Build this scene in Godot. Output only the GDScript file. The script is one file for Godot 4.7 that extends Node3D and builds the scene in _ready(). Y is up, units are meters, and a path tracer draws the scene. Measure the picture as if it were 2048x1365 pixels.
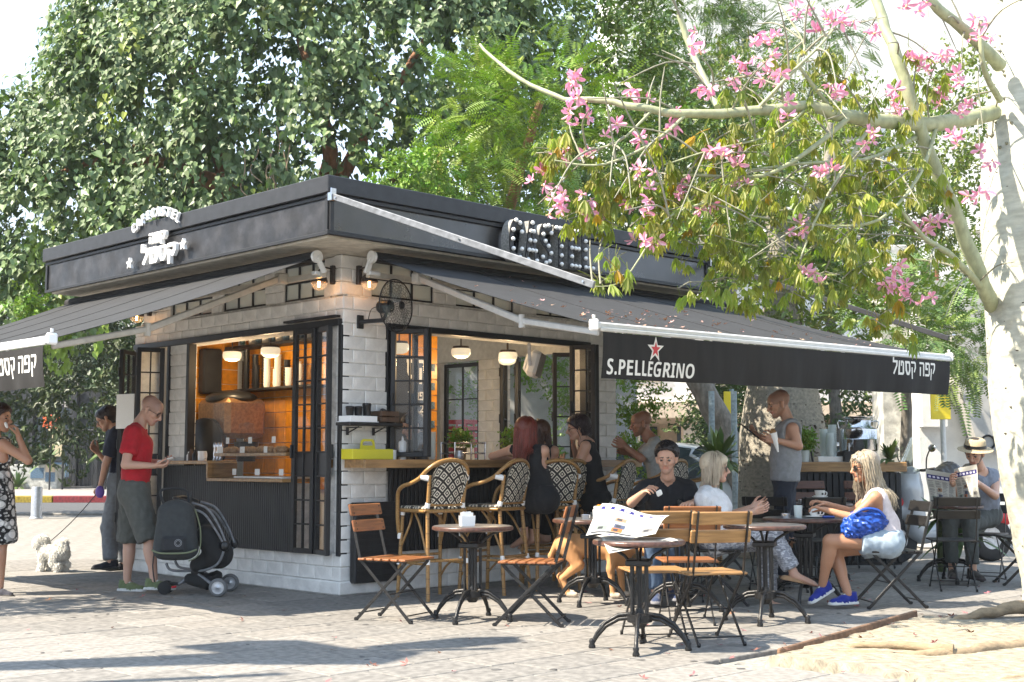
extends Node3D
# A brick coffee kiosk on a paved square: trees behind, people at tables under its awnings.
var KX := Transform3D(Basis(Vector3.UP, deg_to_rad(44.5)), Vector3(-1.491, 0, -11.417))   # the kiosk's own axes: x along its right face, -z along its left face
var rng := RandomNumberGenerator.new()
var M := {}
var tex := {}

class MB:
	var v := PackedVector3Array()
	var n := PackedVector3Array()
	var uv := PackedVector2Array()
	var c := PackedColorArray()
	var ix := PackedInt32Array()
	var col := Color.WHITE
	var x := Transform3D.IDENTITY
	func p(a: Vector3, nn: Vector3, t := Vector2.ZERO) -> int:
		v.append(x * a)
		n.append((x.basis * nn).normalized())
		uv.append(t)
		c.append(col)
		return v.size() - 1
	func tri(i: int, j: int, k: int) -> void:
		ix.append(i)
		ix.append(k)
		ix.append(j)
	func quad(a: Vector3, b: Vector3, d: Vector3, e: Vector3) -> MB:
		var nn := (b - a).cross(e - a).normalized()
		if nn == Vector3.ZERO: nn = (d - b).cross(e - b).normalized()
		var i := p(a, nn, Vector2(0, 1))
		p(b, nn, Vector2(1, 1))
		p(d, nn, Vector2(1, 0))
		p(e, nn, Vector2(0, 0))
		tri(i, i + 1, i + 2)
		tri(i, i + 2, i + 3)
		return self
	func face(pts: Array) -> void:
		var nn: Vector3 = (pts[1] - pts[0]).cross(pts[2] - pts[0]).normalized()
		var i := v.size()
		for q in pts: p(q, nn)
		for k in range(1, pts.size() - 1): tri(i, i + k, i + k + 1)
	func box(at: Vector3, size: Vector3, bev := 0.0, b := Basis.IDENTITY) -> MB:
		var h := size / 2
		var e := minf(bev, minf(h.x, minf(h.y, h.z)) * 0.9)
		var keep := x
		x = x * Transform3D(b, at)
		for ax in 3:
			for s in [-1.0, 1.0]:
				var u := (ax + 1) % 3
				var w := (ax + 2) % 3
				var q := []
				for k in [[-1, -1], [1, -1], [1, 1], [-1, 1]]:
					var o := Vector3.ZERO
					o[ax] = s * h[ax]
					o[u] = k[0] * s * (h[u] - e)
					o[w] = k[1] * (h[w] - e)
					q.append(o)
				quad(q[0], q[1], q[2], q[3])
		if e > 0:
			for ax in 3:
				var u := (ax + 1) % 3
				var w := (ax + 2) % 3
				for su in [-1.0, 1.0]:
					for sw in [-1.0, 1.0]:
						var a := Vector3.ZERO
						var d := Vector3.ZERO
						a[u] = su * h[u]
						a[w] = sw * (h[w] - e)
						d[u] = su * (h[u] - e)
						d[w] = sw * h[w]
						var la := Vector3.ZERO
						la[ax] = (h[ax] - e) * su * sw
						quad(a - la, d - la, d + la, a + la) if true else null
			for sx in [-1.0, 1.0]:
				for sy in [-1.0, 1.0]:
					for sz in [-1.0, 1.0]:
						var s := Vector3(sx, sy, sz)
						var q := [Vector3(h.x, h.y - e, h.z - e) * s, Vector3(h.x - e, h.y, h.z - e) * s, Vector3(h.x - e, h.y - e, h.z) * s]
						if sx * sy * sz < 0: q.reverse()
						face(q)
		x = keep
		return self
	func bar(a: Vector3, b: Vector3, w: float, t: float, side := Vector3.UP, bev := 0.002) -> MB:   # a flat bar from a to b, w across, t along «side»
		var d := (b - a).normalized()
		var s := (side - d * side.dot(d)).normalized()
		return box((a + b) / 2, Vector3(w, t, a.distance_to(b)), bev, Basis(s.cross(d), s, d))
	func tube(pts: Array, r, s := 8, cap := true, flat := 1.0) -> MB:
		var m := pts.size()
		var t0: Vector3 = (pts[1] - pts[0]).normalized()
		var u := t0.cross(Vector3.UP if absf(t0.y) < 0.9 else Vector3.RIGHT).normalized()
		var first := v.size()
		var le := 0.0
		for i in m:
			var t: Vector3 = (pts[mini(i + 1, m - 1)] - pts[maxi(i - 1, 0)]).normalized()
			u = (u - t * u.dot(t)).normalized()
			var w := t.cross(u)
			if i > 0: le += pts[i].distance_to(pts[i - 1])
			var rr: float = r[i] if r is Array or r is PackedFloat32Array else r
			for k in s + 1:
				var a := TAU * k / s
				var o := u * cos(a) + w * sin(a) * flat
				p(pts[i] + o * rr, o, Vector2(float(k) / s, le))
		for i in m - 1:
			for k in s:
				var q := first + i * (s + 1) + k
				tri(q, q + 1, q + s + 2)
				tri(q, q + s + 2, q + s + 1)
		if cap:
			for e in 2:
				var at: Vector3 = pts[0] if e == 0 else pts[m - 1]
				var nn := -t0 if e == 0 else ((pts[m - 1] - pts[m - 2]) as Vector3).normalized()
				var base := first if e == 0 else first + (m - 1) * (s + 1)
				var mid := p(at, nn)
				var ring := v.size()
				for k in s + 1:
					v.append(v[base + k])
					n.append((x.basis * nn).normalized())
					uv.append(Vector2.ZERO)
					c.append(col)
				for k in s:
					if e == 0: tri(mid, ring + k + 1, ring + k)
					else: tri(mid, ring + k, ring + k + 1)
		return self
	func lathe(prof: Array, s := 20) -> MB:   # (radius, height) pairs from the bottom up
		var m := prof.size()
		for i in m - 1:
			var a: Vector2 = prof[i]
			var b: Vector2 = prof[i + 1]
			var d := (b - a).normalized()
			var f := v.size()
			for k in s + 1:
				var an := TAU * k / s
				var o := Vector3(cos(an), 0, -sin(an))
				var na := Vector2(d.y, -d.x)
				var nb := na
				if i > 0:
					var e: Vector2 = (a - prof[i - 1]).normalized()
					if e.dot(d) > 0.6: na = (na + Vector2(e.y, -e.x)).normalized()
				if i < m - 2:
					var e: Vector2 = (prof[i + 2] - b).normalized()
					if e.dot(d) > 0.6: nb = (nb + Vector2(e.y, -e.x)).normalized()
				p(o * a.x + Vector3.UP * a.y, o * na.x + Vector3.UP * na.y, Vector2(float(k) / s, a.y))
				p(o * b.x + Vector3.UP * b.y, o * nb.x + Vector3.UP * nb.y, Vector2(float(k) / s, b.y))
			for k in s:
				var q := f + k * 2
				tri(q, q + 2, q + 3)
				tri(q, q + 3, q + 1)
		return self
	func prism(poly: PackedVector2Array, z0: float, z1: float) -> MB:   # counter-clockwise outline in xy, thick along z
		if Geometry2D.is_polygon_clockwise(poly): poly.reverse()
		var t := Geometry2D.triangulate_polygon(poly)
		for e in 2:
			var f := v.size()
			for q in poly: p(Vector3(q.x, q.y, z1 if e else z0), Vector3(0, 0, 1 if e else -1), q)
			for k in range(0, t.size(), 3):
				var a := poly[t[k]]
				var flip := (poly[t[k + 1]] - a).cross(poly[t[k + 2]] - a) < 0
				if flip == (e == 1): tri(f + t[k], f + t[k + 2], f + t[k + 1])
				else: tri(f + t[k], f + t[k + 1], f + t[k + 2])
		for k in poly.size():
			var a := poly[k]
			var b := poly[(k + 1) % poly.size()]
			quad(Vector3(a.x, a.y, z0), Vector3(b.x, b.y, z0), Vector3(b.x, b.y, z1), Vector3(a.x, a.y, z1))
		return self
	func ell(at: Vector3, r: Vector3, s := 16, rings := 10, b := Basis.IDENTITY) -> MB:
		var f := v.size()
		for i in rings + 1:
			var th := PI * i / rings
			for k in s + 1:
				var ph := TAU * k / s
				var o := Vector3(sin(th) * cos(ph), cos(th), -sin(th) * sin(ph))
				p(at + b * (o * r), b * (o / r).normalized(), Vector2(float(k) / s, float(i) / rings))
		for i in rings:
			for k in s:
				var q := f + i * (s + 1) + k
				tri(q, q + s + 1, q + s + 2)
				tri(q, q + s + 2, q + 1)
		return self
	func sheet(fn: Callable, nu: int, nv: int) -> MB:   # fn(u, v) with u, v in 0..1
		var f := v.size()
		for j in nv + 1:
			for i in nu + 1:
				var a := float(i) / nu
				var b := float(j) / nv
				var q: Vector3 = fn.call(a, b)
				var da: Vector3 = (fn.call(a + 0.002, b) - q) if i < nu else (q - fn.call(a - 0.002, b))
				var db: Vector3 = (fn.call(a, b + 0.002) - q) if j < nv else (q - fn.call(a, b - 0.002))
				p(q, da.cross(db), Vector2(a, 1 - b))
		for j in nv:
			for i in nu:
				var q := f + j * (nu + 1) + i
				tri(q, q + 1, q + nu + 2)
				tri(q, q + nu + 2, q + nu + 1)
		return self
	func take(o: MB, t := Transform3D.IDENTITY) -> MB:
		var f := v.size()
		var y := x * t
		for i in o.v.size():
			v.append(y * o.v[i])
			n.append((y.basis * o.n[i]).normalized())
		uv.append_array(o.uv)
		c.append_array(o.c)
		if y.basis.determinant() > 0:
			for i in o.ix: ix.append(f + i)
		else:
			for i in range(0, o.ix.size(), 3): ix.append_array(PackedInt32Array([f + o.ix[i], f + o.ix[i + 2], f + o.ix[i + 1]]))
		return self
	func mesh() -> ArrayMesh:
		var a := []
		a.resize(Mesh.ARRAY_MAX)
		a[Mesh.ARRAY_VERTEX] = v
		a[Mesh.ARRAY_NORMAL] = n
		a[Mesh.ARRAY_TEX_UV] = uv
		a[Mesh.ARRAY_COLOR] = c
		a[Mesh.ARRAY_INDEX] = ix
		var m := ArrayMesh.new()
		m.add_surface_from_arrays(Mesh.PRIMITIVE_TRIANGLES, a)
		return m

func thing(called: String, label: String, category: String, at := Transform3D.IDENTITY, group := "") -> Node3D:
	var o := Node3D.new()
	o.name = called
	o.transform = at
	add_child(o, true)
	return tag(o, label, category, group)

func tag(o: Node3D, label: String, category: String, group := "") -> Node3D:
	if label: o.set_meta("label", label)
	if category: o.set_meta("category", category)
	if group: o.set_meta("group", group)
	return o

func put(mb, called: String, m: Material, parent: Node = self, at := Transform3D.IDENTITY) -> MeshInstance3D:
	var o := MeshInstance3D.new()
	o.name = called
	o.mesh = mb.mesh() if mb is MB else mb
	o.material_override = m
	o.transform = at
	parent.add_child(o, true)
	return o

func one(mb, called: String, label: String, category: String, m: Material, at := Transform3D.IDENTITY, group := "") -> MeshInstance3D:
	var o := put(mb, called, m, self, at)
	tag(o, label, category, group)
	return o

func struct(o: Node3D, kind := "structure") -> Node3D:
	o.set_meta("kind", kind)
	return o

func dup(o: Node3D, at: Transform3D, label := "") -> Node3D:
	var d: Node3D = o.duplicate()
	d.name = String(o.name).rstrip("0123456789")
	add_child(d, true)
	d.transform = at
	if label: d.set_meta("label", label)
	return d

func K(x: float, y: float, z: float) -> Vector3: return KX * Vector3(x, y, z)
func at(p: Vector3, yaw := 0.0, s := 1.0) -> Transform3D: return Transform3D(Basis(Vector3.UP, deg_to_rad(yaw)).scaled(Vector3.ONE * s), p)
func kat(x: float, y: float, z: float, yaw := 0.0) -> Transform3D: return KX * at(Vector3(x, y, z), yaw)
func lin(r: float, g: float, b: float) -> Color: return Color(r, g, b).linear_to_srgb()
func V(x: float, y: float, z: float) -> Vector3: return Vector3(x, y, z)
func rf(a: float, b: float) -> float: return rng.randf_range(a, b)

func noise_tex(freq: float, lo: float, hi: float, kind := FastNoiseLite.TYPE_SIMPLEX_SMOOTH, size := 512, oct := 4, warp := 0.0) -> NoiseTexture2D:
	var key := "%s %s %s %s %s %s %s" % [freq, lo, hi, kind, size, oct, warp]
	if not tex.has(key):
		var f := FastNoiseLite.new()
		f.noise_type = kind
		f.frequency = freq
		f.fractal_octaves = oct
		f.seed = tex.size() + 3
		if kind == FastNoiseLite.TYPE_CELLULAR: f.cellular_return_type = FastNoiseLite.RETURN_DISTANCE
		if warp > 0:
			f.domain_warp_enabled = true
			f.domain_warp_amplitude = warp
		var t := NoiseTexture2D.new()
		t.width = size
		t.height = size
		t.seamless = true
		t.noise = f
		var g := Gradient.new()
		g.set_color(0, Color(lo, lo, lo))
		g.set_color(1, Color(hi, hi, hi))
		t.color_ramp = g
		tex[key] = t
	return tex[key]

# a material with real-world (linear) base colour; var_ = how far a noise darkens it, size = metres per repeat of that noise
func mat(called: String, r: float, g: float, b: float, rough := 0.7, metal := 0.0, grain := 0.0, size := 1.0, bump := 0.0, stretch := Vector3.ONE) -> StandardMaterial3D:
	var m := StandardMaterial3D.new()
	m.resource_name = called
	m.albedo_color = lin(r, g, b)
	m.roughness = rough
	m.metallic = metal
	if grain > 0:
		m.albedo_texture = noise_tex(0.012, 1.0 - grain, 1.0, FastNoiseLite.TYPE_SIMPLEX_SMOOTH, 512, 6, 30.0)
		m.uv1_triplanar = true
		m.uv1_scale = stretch / size
	if bump > 0:
		m.heightmap_enabled = true
		m.heightmap_texture = noise_tex(0.03, 0.0, 1.0, FastNoiseLite.TYPE_SIMPLEX, 512, 5)
		m.heightmap_scale = bump
		m.uv1_triplanar = true
		m.uv1_scale = stretch / size
	M[called] = m
	return m

func glass(called: String, r: float, g: float, b: float, a: float, rough := 0.02) -> StandardMaterial3D:
	var m := mat(called, r, g, b, rough)
	m.albedo_color.a = a
	m.transparency = BaseMaterial3D.TRANSPARENCY_ALPHA
	return m

func vcol(m: StandardMaterial3D) -> StandardMaterial3D:
	m.vertex_color_use_as_albedo = true
	return m

func materials() -> void:
	mat("brick", .87, .85, .81, .62, 0, .17, 1.5, .25)
	mat("mortar", .76, .74, .70, .85, 0, .2, .5, .2)
	mat("black_steel", .012, .012, .014, .5, 0, .3, .7)
	mat("black_wood", .016, .016, .019, .55, 0, .45, .5, .1, V(1, .1, 1))
	mat("fascia", .022, .02, .022, .16, 0, .6, 1.3)
	M.fascia.roughness_texture = noise_tex(.008, .55, 1.0, FastNoiseLite.TYPE_SIMPLEX_SMOOTH, 512, 5, 40.0)
	M.fascia.roughness = .42
	M.fascia.metallic_specular = .8
	mat("coping", .024, .025, .029, .5, 0, .3, .8)
	mat("soffit", .62, .58, .5, .75, 0, .2, .8)
	mat("white_paint", .66, .66, .64, .4, 0, .12, .6)
	mat("white_plain", .8, .8, .79, .5)
	mat("cream", .52, .48, .41, .45, 0, .15, .5)
	mat("awning", .026, .026, .028, .9, 0, .3, 1.2, .06)
	mat("valance", .02, .018, .018, .9, 0, .5, .8, .05, V(1, .15, 1))
	mat("alu", .55, .56, .58, .38, .7, .2, .4)
	mat("chrome", .7, .7, .72, .14, 1.0, .15, .3)
	mat("oak", .50, .28, .105, .42, 0, .4, .55, .12, V(.16, 1.6, 1.6))
	mat("orange_tile", .74, .30, .018, .3, 0, .15, .5)
	mat("dark_wood", .12, .06, .03, .5, 0, .4, .4, .1, V(1, .15, 1))
	mat("plastic_black", .014, .014, .015, .35, 0, .2, .4)
	mat("iron", .022, .021, .021, .42, .2, .4, .3, .15)
	mat("rubber", .02, .02, .021, .8, 0, .2, .3)
	mat("paper", .8, .79, .76, .8)
	mat("porcelain", .8, .79, .76, .2)
	mat("red", .5, .02, .03, .45)
	mat("yellow_plastic", .62, .55, .01, .32)
	mat("ink", .015, .015, .018, .8)
	glass("pane", .1, .12, .12, .05)
	M.pane.metallic_specular = .3
	glass("clear_pane", .1, .12, .12, .03)
	M.clear_pane.metallic_specular = .12
	glass("pane_dark", .2, .25, .25, .3)
	var fr := glass("frosted", .75, .82, .8, .55, .25)
	fr.heightmap_enabled = true
	fr.heightmap_texture = noise_tex(.05, 0, 1)
	fr.heightmap_scale = .1
	fr.uv1_triplanar = true
	fr.uv1_scale = V(1, 6, 1) * 2
	var op := mat("opal", .85, .8, .68, .25)
	op.emission_enabled = true
	op.emission = lin(1, .86, .6)
	op.emission_energy_multiplier = .16
	var fi := mat("filament", 1, .6, .3, .5)
	fi.emission_enabled = true
	fi.emission = lin(1, .5, .16)
	fi.emission_energy_multiplier = 9.0

func lamp_light(p: Vector3, energy: float, warm: Color, size := .05) -> void:
	var l := OmniLight3D.new()
	l.name = "lamp_light"
	l.position = p
	l.light_energy = energy
	l.light_color = warm
	l.light_size = size
	l.omni_range = 12
	l.omni_attenuation = 2
	l.shadow_enabled = true
	add_child(l, true)

func _ready() -> void:
	rng.seed = 7
	var cam := Camera3D.new()
	cam.name = "camera"
	cam.fov = 29.43
	cam.near = .1
	cam.far = 400
	cam.position = V(0, 1.15, 0)
	cam.rotation.x = atan(243.0 / 2598.0)
	add_child(cam)
	cam.current = true
	var sky := ProceduralSkyMaterial.new()
	sky.sky_top_color = lin(.22, .29, .39)
	sky.sky_horizon_color = lin(.33, .37, .41)
	sky.sky_curve = .16
	sky.ground_bottom_color = lin(.2, .19, .17)
	sky.ground_horizon_color = lin(.3, .3, .29)
	sky.sky_energy_multiplier = 1.2
	sky.sun_angle_max = 20
	var env := Environment.new()
	env.background_mode = Environment.BG_SKY
	env.sky = Sky.new()
	env.sky.sky_material = sky
	env.tonemap_mode = Environment.TONE_MAPPER_LINEAR
	env.tonemap_exposure = 3.25
	env.fog_enabled = true
	env.fog_density = .0005
	env.fog_light_color = Color(.93, .95, .97)
	env.sdfgi_enabled = true
	env.ssao_enabled = true
	env.ssil_enabled = true
	var we := WorldEnvironment.new()
	we.name = "environment"
	we.environment = env
	add_child(we)
	var sun := DirectionalLight3D.new()
	sun.name = "sun"
	sun.light_energy = 1.5
	sun.light_color = Color(1, .955, .88)
	sun.light_angular_distance = .5
	sun.shadow_enabled = true
	sun.basis = Basis.looking_at(V(.82, -1, -.25))
	add_child(sun)
	materials()
	build()
# ---------------------------------------------------------------- ground
func ground() -> void:
	mat("slab", .265, .245, .22, .85, 0, .28, .45, .08)
	mat("slab_b", .29, .27, .245, .85, 0, .25, .4, .08)
	mat("slab_c", .24, .225, .205, .85, 0, .3, .5, .08)
	mat("bedding", .36, .34, .30, .95, 0, .3, .4, .4)
	mat("asphalt", .09, .09, .092, .9, 0, .35, .6, .4)
	mat("concrete", .29, .27, .245, .88, 0, .22, 1.1, .06)
	mat("soil", .43, .37, .27, .95, 0, .4, .6, .5)
	var g := MB.new()
	g.quad(V(-150, -.03, 20), V(150, -.03, 20), V(150, -.03, -220), V(-150, -.03, -220))
	struct(put(g, "ground", M.bedding))
	# slabs: 0.60 x 0.375 m in rows that run along the kiosk's right face
	var pv := Node3D.new()
	pv.name = "pavement"
	pv.transform = KX
	add_child(pv)
	struct(pv)
	var spots := []
	var away := KX.affine_inverse()
	for r in range(-30, 24):
		for k in range(-24, 24):
			var x := k * .6 + (.3 if posmod(r, 2) else 0.0) + .1 * sin(r * 1.7)
			var z := r * .375 + .19
			if x > .12 and x < 3.5 and z < -.2 and z > -3.4: continue
			var w := KX * V(x, 0, z)
			var d := -w.z
			if d < 6.2 or d > 15.5 or absf(w.x) > d * .42 + .7: continue
			if in_bed(w, .05): continue
			spots.append([d, x, z])
	spots.sort()
	var rest := MB.new()
	for i in spots.size():
		var s: Array = spots[i]
		var q := MB.new() if i < 300 else rest
		var b := Basis.from_euler(V(rf(-.003, .003), 0, rf(-.002, .002)))
		q.box(V(s[1], -.02 + rf(-.0015, .0015), s[2]), V(.590, .04, .366), .005, b)
		if i < 300: put(q, "slab", [M.slab, M.slab_b, M.slab_c][rng.randi() % 3], pv)
	if rest.v.size(): struct(put(rest, "slab", M.slab, pv), "stuff")
	# beyond the slabs: concrete paving, the road with its painted kerb, the far pavement
	var f := MB.new()
	f.quad(V(-45, -.012, -15.2), V(30, -.012, -15.2), V(30, -.012, -29), V(-45, -.012, -29))
	f.quad(V(-45, -.012, 10), V(-6.5, -.012, 10), V(-6.5, -.012, -15.2), V(-45, -.012, -15.2))
	struct(put(f, "square", M.concrete))
	var rd := MB.new()
	rd.quad(V(-120, -.006, -29.2), V(120, -.006, -29.2), V(120, -.006, -37.8), V(-120, -.006, -37.8))
	struct(put(rd, "road", M.asphalt))
	var near := MB.new()
	near.box(V(-25, .0, -29), V(60, .08, .3), .02)
	struct(put(near, "near_kerb", M.concrete))
	var fp := MB.new()
	fp.box(V(0, .07, -52), V(240, .16, 28), .0)
	struct(put(fp, "far_pavement", M.concrete))
	mat("kerb_red", .32, .03, .04, .7, 0, .4, .6)
	mat("kerb_yellow", .5, .36, .03, .7, 0, .4, .6)
	mat("kerb_grey", .4, .38, .35, .8, 0, .3, .6)
	var kerb := Node3D.new()
	kerb.name = "kerb"
	add_child(kerb)
	struct(kerb)
	for i in 26:
		var q := MB.new()
		var x := -32.0 + i * 2.2
		q.box(V(x, .085, -37.95), V(2.17, .21, .18), .02)
		put(q, "kerb_stone", [M.kerb_red, M.kerb_red, M.kerb_yellow, M.kerb_yellow, M.kerb_red][i % 5] if x < 4 else M.kerb_grey, kerb)
	# the bare earth round the flowering tree, its roots are the tree's
	var s := MB.new()
	var nz := FastNoiseLite.new()
	nz.frequency = 1.3
	s.sheet(func(a, b):
		var o := V(lerpf(.2, 9.0, a), 0, lerpf(-5.0, -11.6, b))
		var e := clampf(minf(minf(a, 1 - a), minf(b, 1 - b)) * 12, 0, 1)
		o.y = .012 + e * (.02 + .018 * nz.get_noise_2d(o.x, o.z) + .005 * nz.get_noise_2d(o.x * 5, o.z * 5)) if in_bed(o, -.02) else -.05
		return o, 150, 110)
	struct(put(s, "tree_bed", M.soil))
	var ke := MB.new()
	ke.bar(V(1.6, -.012, -7.93), V(2.98, .015, -9.72), .025, .1, Vector3.UP, .006)
	struct(put(ke, "bed_edging", mat("edging", .30, .17, .10, .85, 0, .4, .4, .2)))
	litter()
	var gum := MB.new()
	for i in 90:
		var p := V(rf(-3.6, 3.5), .0035, -rf(6.9, 12))
		if in_bed(p, .05): continue
		gum.x = Transform3D(Basis(Vector3.UP, rf(0, 6)).scaled(V(rf(.6, 1.5), 1, rf(.6, 1.3))), p)
		gum.lathe([Vector2(rf(.012, .026), -.002), Vector2(.008, .0015), Vector2(0, .002)], 9)
	gum.x = Transform3D.IDENTITY
	struct(put(gum, "gum_spots", mat("gum", .10, .095, .09, .9)), "stuff")

func in_bed(w: Vector3, grow: float) -> bool:
	# right of the line through the edging, in front of the cross line at its far end
	var a := V(1.22, 0, -7.42)
	var u := (V(2.98, 0, -9.72) - a).normalized()
	var side := (w - a).dot(V(-u.z, 0, u.x))
	var along := (w - a).dot(u)
	var f := (V(2.25, 0, -6.5) - V(1.42, 0, -7.72)).normalized()
	var front := (w - V(1.42, 0, -7.72)).dot(V(f.z, 0, -f.x))
	return side > .03 - grow and along < 2.95 + grow and front > -grow + .12 * sin(w.x * 4.0)

func litter() -> void:
	mat("dry_leaf", 1, 1, 1, .9)
	vcol(M.dry_leaf)
	M.dry_leaf.backlight_enabled = true
	M.dry_leaf.backlight = lin(.2, .12, .06)
	for kind in 2:
		var mm := MultiMesh.new()
		mm.transform_format = MultiMesh.TRANSFORM_3D
		mm.use_colors = true
		var l := MB.new()
		for k in 3:
			var b := Basis(Vector3.UP, k * 1.1 - 1.1)
			l.face([b * V(0, .004, 0), b * V(.014, .012, .03), b * V(0, .02, .07), b * V(-.014, .008, .03)])
		mm.mesh = l.mesh()
		var list := []
		var tries := 0
		while list.size() < (190 if kind == 0 else 130) and tries < 6000:
			tries += 1
			var p: Vector3
			if kind == 0:
				p = V(rf(-4.5, 6), .006, -rf(6.8, 13.5))
				if p.x < .5 and rng.randf() < .75: continue
				if (KX.affine_inverse() * p).x > -.1 and (KX.affine_inverse() * p).z < 0: continue
				if in_bed(p, 0): p.y = .05
			else:
				var u := rng.randf()
				var w := rf(.55, 1) if rng.randf() < .75 else rng.randf()
				p = awning_right(u * (.35 if rng.randf() < .4 else 1.0), w) + V(0, .008, 0)
			list.append(p)
		mm.instance_count = list.size()
		for i in list.size():
			var s := rf(.3, .7) * (.8 if kind == 1 else 1.0)
			mm.set_instance_transform(i, Transform3D(Basis.from_euler(V(rf(-.5, .5), rf(0, TAU), rf(-.5, .5))).scaled(Vector3.ONE * s), list[i]))
			var c := Color(.20, .10, .05).lerp(Color(.34, .12, .15), rng.randf()) if kind == 0 else Color(.5, .34, .22).lerp(Color(.55, .30, .30), rng.randf())
			mm.set_instance_color(i, c * rf(.6, 1.2))
		var o := MultiMeshInstance3D.new()
		o.name = "fallen_leaves" if kind == 0 else "dry_petals"
		o.multimesh = mm
		o.material_override = M.dry_leaf
		add_child(o)
		struct(o, "stuff")
		tag(o, "brown dry leaves scattered over the paving and the tree bed" if kind == 0 else "dry curled petals and leaves lying on top of the right awning", "leaves")
# ---------------------------------------------------------------- kiosk
var brick_n := 0
func bricks(parent: Node3D, o: Vector3, u: Vector3, out: Vector3, u1: float, y0: float, y1: float, holes: Array, corner := 0) -> void:
	var ch := .1215
	var bl := .25
	var rows := roundi((y1 - y0) / ch)
	var h := (y1 - y0) / rows
	for r in rows:
		var ya := y0 + r * h
		var yb := ya + h
		var cut := [0.0, u1]
		for q in holes:
			if q[2] < yb - .03 and q[3] > ya + .03:
				cut.append(q[0])
				cut.append(q[1])
		cut.sort()
		for k in range(0, cut.size(), 2):
			var a: float = cut[k]
			var b: float = cut[k + 1]
			if k == 0 and corner and (r % 2 == 0) == (corner == 2): a += .11
			if b - a < .03: continue
			var x := a
			var grid := (.125 if r % 2 else 0.0)
			while x < b - .001:
				var e := minf(b, (floorf((x - grid + .001) / bl) + 1) * bl + grid)
				if b - e < .05: e = b
				if e - x < .05 and e < b: e += bl
				var jag := rf(-.012, .012) if (absf(e - b) < .001 and b < u1) else 0.0
				var g := .0022
				var mb := MB.new()
				var c := o + u * ((x + e + jag) / 2) + Vector3.UP * (ya + yb) / 2 + out * (-.055 + rf(-.002, .0025))
				mb.box(V(0, 0, 0), V(e + jag - x - g * 2, h - g * 2, .11), rf(.005, .009), Basis.from_euler(V(rf(-.01, .01), 0, rf(-.004, .004))))
				put(mb, "brick", M.brick, parent, Transform3D(Basis(u, Vector3.UP, out), c))
				brick_n += 1
				x = e

func leaf(parent: Node3D, a: Vector3, b: Vector3, y0: float, y1: float, cols: int, rows: int, solid := -1) -> void:   # a folding window leaf between two corners
	var t := thing_part("window_leaf", parent)
	var w := a.distance_to(b)
	var d := (b - a).normalized()
	t.transform = Transform3D(Basis(d, Vector3.UP, d.cross(Vector3.UP)), a)
	var f := MB.new()
	var e := .045
	for s in [0.0, 1.0]:
		f.box(V(e / 2 + s * (w - e), (y0 + y1) / 2, 0), V(e, y1 - y0, .045), .004)
		f.box(V(w / 2, lerpf(y0 + e / 2, y1 - e / 2, s), 0), V(w - e * 2, e, .04), .004)
	var iw := (w - 2 * e) / cols
	var ih := (y1 - y0 - 2 * e) / rows
	for i in range(1, cols): f.box(V(e + iw * i, (y0 + y1) / 2, 0), V(.014, y1 - y0 - 2 * e, .03), .003)
	for j in range(1, rows): f.box(V(w / 2, y0 + e + ih * j, 0), V(w - 2 * e, .014, .032), .003)
	f.box(V(e * .5, lerpf(y0, y1, .45), .035), V(.018, .12, .03), .005)
	for k in [.12, .5, .88]: f.tube([V(w, lerpf(y0, y1, k) - .05, .02), V(w, lerpf(y0, y1, k) + .05, .02)], .011, 8)
	put(f, "leaf_frame", M.black_steel, t)
	for i in cols:
		for j in rows:
			var g := MB.new()
			g.box(V(e + iw * (i + .5), y0 + e + ih * (j + .5), 0), V(iw - .012, ih - .012, .005))
			put(g, "pane" if j != solid else "kick_panel", M.pane if j != solid else M.black_steel, t)

func thing_part(called: String, parent: Node3D) -> Node3D:
	var o := Node3D.new()
	o.name = called
	parent.add_child(o, true)
	return o

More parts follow.
